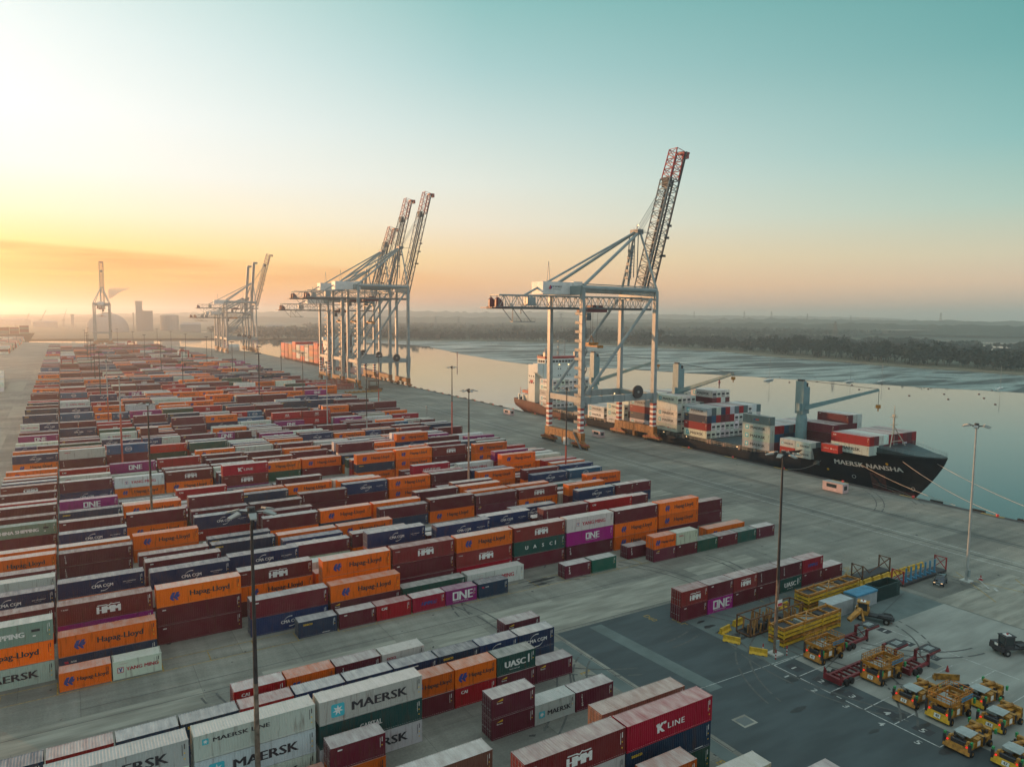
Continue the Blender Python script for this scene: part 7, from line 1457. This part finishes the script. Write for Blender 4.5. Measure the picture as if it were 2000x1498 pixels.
# ------------------------------------------------------------------ pylons
def pylon(x, y, z0, h, lab):
    mb = MB(); w_ = h*.12
    for sx in (-1, 1):
        for sy in (-1, 1): mb.beam((sx*w_, sy*w_, 0), (sx*h*.02, sy*h*.02, h), h*.014, w2=h*.008)
    n = 9
    for k in range(n):
        u0, u1 = k/n, (k+1)/n; a0 = w_+(h*.02-w_)*u0; a1 = w_+(h*.02-w_)*u1
        for sx in (-1, 1): mb.beam((sx*a0, -a0, h*u0), (-sx*a1, -a1, h*u1), h*.007); mb.beam((a0*sx, a0, h*u0), (-sx*a1, a1, h*u1), h*.007)
    for z_, l_ in ((.95, .10), (.80, .17), (.66, .14)): mb.beam((-h*l_, 0, h*z_), (h*l_, 0, h*z_), h*.012); mb.beam((-h*l_, 0, h*z_), (0, 0, h*(z_+.05)), h*.006); mb.beam((h*l_, 0, h*z_), (0, 0, h*(z_+.05)), h*.006)
    tag(mb.build('pylon', STEEL, None, (x, y, z0), radians(-35)), lab, 'pylon', 'electricity pylons beyond the river')
def at_px(px_, py_, dist):
    d = (fw+rt*((px_-1000)/F_PX)+upv*((749-py_)/F_PX)); d /= math.hypot(d.x, d.y); return Vector((0, 0, CAM_H))+d*dist
for px_, pt_, pb_, dist, lab in [(1096, 612, 660, 1750, 'hazy pylon seen between the legs of the large crane'), (1632, 628, 662, 1150, 'dark pylon standing in the wood right of centre'), (896, 620, 648, 2200, 'faint pylon left of the large crane'), (851, 619, 645, 2300, 'faint pylon farther left, near the crane group'), (1454, 608, 626, 3000, 'skyline pylon above the ship crane jib'),
   (1507, 608, 624, 2900, 'skyline pylon right of the one above the jib'), (1577, 613, 628, 3000, 'skyline pylon left of the dark pylon'), (1662, 616, 628, 3100, 'skyline pylon above the pale field'), (1838, 611, 630, 2600, 'clear skyline pylon at right above the inlet'), (1356, 608, 622, 3200, 'faintest skyline pylon right of the large crane')]:
    a = at_px(px_, pt_, dist); b = at_px(px_, pb_, dist); pylon(a.x, a.y, b.z, a.z-b.z, lab)
# ------------------------------------------------------------------ boats and buoys
def yacht(px_, py_, hd, lab, mastpx):
    d = fw+rt*((px_-1000)/F_PX)+upv*((749-py_)/F_PX); s_ = (-5-CAM_H)/d.z; x, y = d.x*s_, d.y*s_; dist = math.hypot(x, y); h = mastpx/F_PX*dist; L_ = h*1.05
    R = empty('sailing_boat', (x, y, -5), hd, lab, 'boat', 'sailing boats moored on the river'); mb = MB(); st = [(-.5, .28, .9), (-.3, .32, .95), (0, .34, 1.0), (.25, .24, 1.05), (.42, .10, 1.15), (.5, .01, 1.25)]
    for (u0, b0, z0), (u1, b1, z1) in zip(st, st[1:]):
        for s2 in (-1, 1): mb.add([(u0*L_, s2*b0*2.2*.7, -.1), (u1*L_, s2*b1*2.2*.7, -.1), (u1*L_, s2*b1*4, z1), (u0*L_, s2*b0*4, z0)], [(0, 1, 2, 3)])
        mb.add([(u0*L_, -b0*4, z0), (u0*L_, b0*4, z0), (u1*L_, b1*4, z1), (u1*L_, -b1*4, z1)], [(0, 1, 2, 3)])
    mb.poly([(-.5*L_, -.62, -.1), (-.5*L_, .62, -.1), (-.5*L_, 1.12, .9), (-.5*L_, -1.12, .9)]); mb.build('hull', WHT, R)
    mb = MB(); mb.prism([(-.2*L_, -.6, .95), (.15*L_, -.6, .95), (.12*L_, -.6, 1.5), (-.15*L_, -.6, 1.6)], (0, 1.2, 0)); mb.build('cabin', WHT, R)
    mb = MB(); mb.cyl((.05*L_, 0, 1), (.05*L_, 0, h), .12, 6); mb.beam((.05*L_, 0, 2.2), (-.38*L_, 0, 2.2), .25); mb.beam((.5*L_, 0, 1.2), (.05*L_, 0, h), .05); mb.beam((-.5*L_, 0, 1), (.05*L_, 0, h), .05); mb.build('mast', STEEL, R)
yacht(1502, 743, .3, 'white sailing boat just right of the middle ship crane jib', 40); yacht(1660, 746, .2, 'sailing boat beyond the jib of the bow side ship crane', 34); yacht(1722, 746, .25, 'sailing boat right of the one beyond the jib', 32); yacht(1953, 760, .2, 'white sailing boat at the far right of the river', 38)
mb = MB(); mb.cyl((0, 0, -.6), (0, 0, .5), 1.1, 8); mb.cyl((0, 0, .5), (0, 0, 3.6), .7, 8, r2=.35); mb.cyl((0, 0, 3.6), (0, 0, 5), .5, 6); b_ = at_px(1405, 747, 645); tag(mb.build('navigation_buoy', REDP, None, (b_.x, b_.y, -5)), 'red navigation buoy floating below the middle jib', 'buoy')
mb = MB(); mb.cyl((0, 0, -1), (0, 0, 13), .35, 6); mb.cyl((0, 0, 7), (0, 0, 13), .5, 6); b_ = at_px(893, 700, 850); tag(mb.build('channel_post', REDP, None, (b_.x, b_.y, -5)), 'slim red channel post in the water left of the large crane', 'channel marker')
bm_ = MB(); bm_.cyl((0, 0, -.4), (0, 0, .5), .75, 8); bme = bm_.mesh('buoy', mat('buoy_dark', (.10, .02, .02), .6))
for px_, py_ in [(1523, 738), (1542, 747), (1592, 738), (1596, 746), (1664, 752), (1678, 761), (1723, 751), (1736, 759), (1776, 773), (1813, 760), (1844, 770), (1852, 780), (1912, 770), (1922, 778), (1944, 790), (1938, 763)]:
    d = fw+rt*((px_-1000)/F_PX)+upv*((749-py_)/F_PX); s_ = (-5-CAM_H)/d.z; o = bpy.data.objects.new('mooring_buoy', bme); COL.objects.link(o); o.location = (d.x*s_, d.y*s_, -5); tag(o, 'tiny dark mooring buoy dotted on the calm river', 'buoy', 'mooring buoys on the river')
# ------------------------------------------------------------------ hazy industry under the sunrise
HZ = mat('far_concrete', (.28, .27, .27), .8)
def far(px0, px1, pt_, dist, depth, name, lab, m=HZ, zb=-2, kind=None):
    a = at_px(px0, pt_, dist); b = at_px(px1, pt_, dist); return a, b, a.z
def fbuild(name, px0, px1, pt_, dist, dep, lab, cat):
    a, b, z = far(px0, px1, pt_, dist, dep, name, lab); c = (a+b)/2; wd = (b-a).length; ang = atan2(b.y-a.y, b.x-a.x); R = empty(name, (c.x, c.y, -2), ang, lab, cat); return R, wd, z+2
R, wd, h = fbuild('boiler_tower', 264, 277, 588, 2400, 20, 'tall hazy power station tower under the sunrise', 'building')
mb = MB(); mb.box(-wd/2, wd/2, -12, 12, 0, h); mb.box(-wd/2-1.5, wd/2+1.5, -13, 13, h-3, h); mb.box(-wd/2-1.5, wd/2+1.5, -13, 13, h-10, h-8.5); mb.build('wall', HZ, R); mb = MB(); [mb.box(-wd/2-8+k*9, -wd/2-5+k*9, -15, -12.5, 0, h*.62) for k in range(2)]; mb.build('stair_shaft', HZ, R)
R, wd, h = fbuild('boiler_house', 272, 298, 607, 2440, 20, 'square hazy building attached beside the power station tower', 'building'); mb = MB(); mb.box(-wd/2, wd/2, -25, 25, 0, h); mb.build('wall', HZ, R); mb = MB(); mb.box(-wd/2+3, -wd/2+9, -8, 8, h, h+4); mb.build('roof_unit', HZ, R)
R, wd, h = fbuild('storage_silo', 312, 349, 615, 2500, 20, 'broad hazy round silo right of the power station', 'silo'); mb = MB(); mb.cyl((0, 0, 0), (0, 0, h-2), wd/2, 20); mb.build('wall', HZ, R); mb = MB(); mb.cyl((0, 0, h-2), (0, 0, h+1), wd/2+.5, 20, r2=wd*.3); mb.build('roof', HZ, R)
R, wd, h = fbuild('dome_store', 165, 252, 612, 2300, 20, 'wide pale dome behind the lone far crane', 'dome'); mb = MB(); prev = None
for k in range(9):
    a = pi/2*k/8*.92; r_ = wd/2*cos(a)**.8; z = h*sin(a)/sin(pi/2*.92); 
    if prev: mb.cyl((0, 0, prev[1]), (0, 0, z), prev[0], 28, r2=r_)
    prev = (r_, z)
mb.build('dome_shell', HZ, R); mb = MB(); mb.box(-wd*.12, wd*.12, -3, 3, h, h+2.5); mb.build('roof_vent', HZ, R)
R, wd, h = fbuild('water_tower', 138, 144, 614, 2900, 8, 'small hazy tower left of the dome', 'tower'); mb = MB(); mb.box(-wd/2, wd/2, -5, 5, 0, h); mb.box(-wd/2-1, wd/2+1, -6, 6, h-4, h); mb.build('wall', HZ, R)
for px_, pt_, lx, lab in [(52, 612, 5, 'faint dockside crane leaning right at far left'), (80, 606, 10, 'faint dockside crane with the longest jib'), (124, 604, 6, 'faint dockside crane nearest to the small tower')]:
    a = at_px(px_, 632, 3200); t_ = at_px(px_+lx, pt_, 3200); mb = MB(); mb.beam((0, 0, 0), (0, 0, 22), 8, w2=4); mb.box(-5, 5, -4, 4, 20, 27); mb.beam((0, 0, 24), (t_.x-a.x, t_.y-a.y, t_.z+2), 2.4, w2=1); tag(mb.build('dockside_crane', HZ, None, (a.x, a.y, -2)), lab, 'crane', 'faint cranes on the skyline')
for px0, px1, pt_, dist, lab in [(0, 60, 622, 3600, 'long low hazy shed at the far left skyline'), (64, 112, 626, 3000, 'low hazy shed below the faint cranes'), (352, 392, 630, 2300, 'low shed right of the silo'), (418, 440, 632, 2000, 'pale warehouse left of the far cranes'), (520, 556, 634, 2500, 'pale warehouse right of the far cranes')]:
    R, wd, h = fbuild('warehouse', px0, px1, pt_, dist, 20, lab, 'warehouse'); mb = MB(); mb.box(-wd/2, wd/2, -20, 20, 0, h*.8); mb.build('wall', HZ, R); mb = MB(); mb.prism([(-wd/2, -20, h*.8), (-wd/2, 20, h*.8), (-wd/2, 0, h)], (wd, 0, 0)); mb.build('roof', HZ, R)
R = empty('white_store_tent', q2w(177, 1050), -QA, 'white round roofed store tent under the far crane', 'tent'); mb = MB(); mb.box(-12, 12, -9, 9, 0, 5); mb.build('wall', WHT, R); mb = MB(); mb.prism([(-12, 9*cos(pi*k/8), 5+4*sin(pi*k/8)) for k in range(9)], (24, 0, 0)); mb.build('roof', WHT, R)
# chimney smoke
sm = bpy.data.materials.new('chimney_smoke'); sm.use_nodes = True; t = sm.node_tree; t.nodes.remove(t.nodes['Principled BSDF']); vo = t.nodes.new('ShaderNodeVolumePrincipled'); vo.inputs['Color'].default_value = (.75, .50, .38, 1); vo.inputs['Anisotropy'].default_value = .3
tcn = t.nodes.new('ShaderNodeTexCoord'); nn = t.nodes.new('ShaderNodeTexNoise'); nn.inputs['Scale'].default_value = .045; nn.inputs['Detail'].default_value = 4; t.links.new(tcn.outputs['Object'], nn.inputs['Vector'])
mr = t.nodes.new('ShaderNodeMapRange'); mr.inputs[1].default_value = .49; mr.inputs[2].default_value = .62; mr.inputs[3].default_value = 0; mr.inputs[4].default_value = .02; t.links.new(nn.outputs[0], mr.inputs[0]); t.links.new(mr.outputs[0], vo.inputs['Density']); t.links.new(vo.outputs[0], t.nodes['Material Output'].inputs['Volume'])
a = at_px(212, 576, 3000); R_ = at_px(276, 545, 3000); mb = MB(); dx = R_-a; rad = [14, 26, 38, 46, 44, 34]; 
pts_ = [a+dx*u+Vector((0, 0, 34*sin(u*2.4))) for u in (0, .15, .35, .6, .85, 1.05)]; NR = 14; axd = dx.normalized()
for i, p_ in enumerate(pts_):
    for k in range(NR): an = 2*pi*k/NR; rr2 = rad[i]*(1+.2*random.uniform(-1, 1)); mb.v.append((p_.x+axd.y*rr2*cos(an), p_.y-axd.x*rr2*cos(an), p_.z+rr2*sin(an)))
for i in range(len(pts_)-1):
    for k in range(NR): mb.f.append((i*NR+k, i*NR+(k+1) % NR, (i+1)*NR+(k+1) % NR, (i+1)*NR+k)); mb.m.append(0)
mb.f += [tuple(range(NR-1, -1, -1)), tuple(range(5*NR, 6*NR))]; mb.m += [0, 0]
o = mb.build('smoke', sm, kind='stuff'); tag(o, 'drifting pinkish chimney smoke plume against the orange sky', 'smoke')
# ------------------------------------------------------------------ morning haze
hz = bpy.data.materials.new('haze_air'); hz.use_nodes = True; t = hz.node_tree; t.nodes.remove(t.nodes['Principled BSDF']); vo = t.nodes.new('ShaderNodeVolumePrincipled'); vo.inputs['Color'].default_value = (.97, .99, 1.0, 1); vo.inputs['Density'].default_value = 0.00021; vo.inputs['Anisotropy'].default_value = .75
t.links.new(vo.outputs[0], t.nodes['Material Output'].inputs['Volume'])
mb = MB(); mb.box(-8800, 13500, -2800, 13500, -8, 143); o = mb.build('haze', hz, kind='stuff'); tag(o, 'thin morning haze over the river and the far terminal', 'haze')
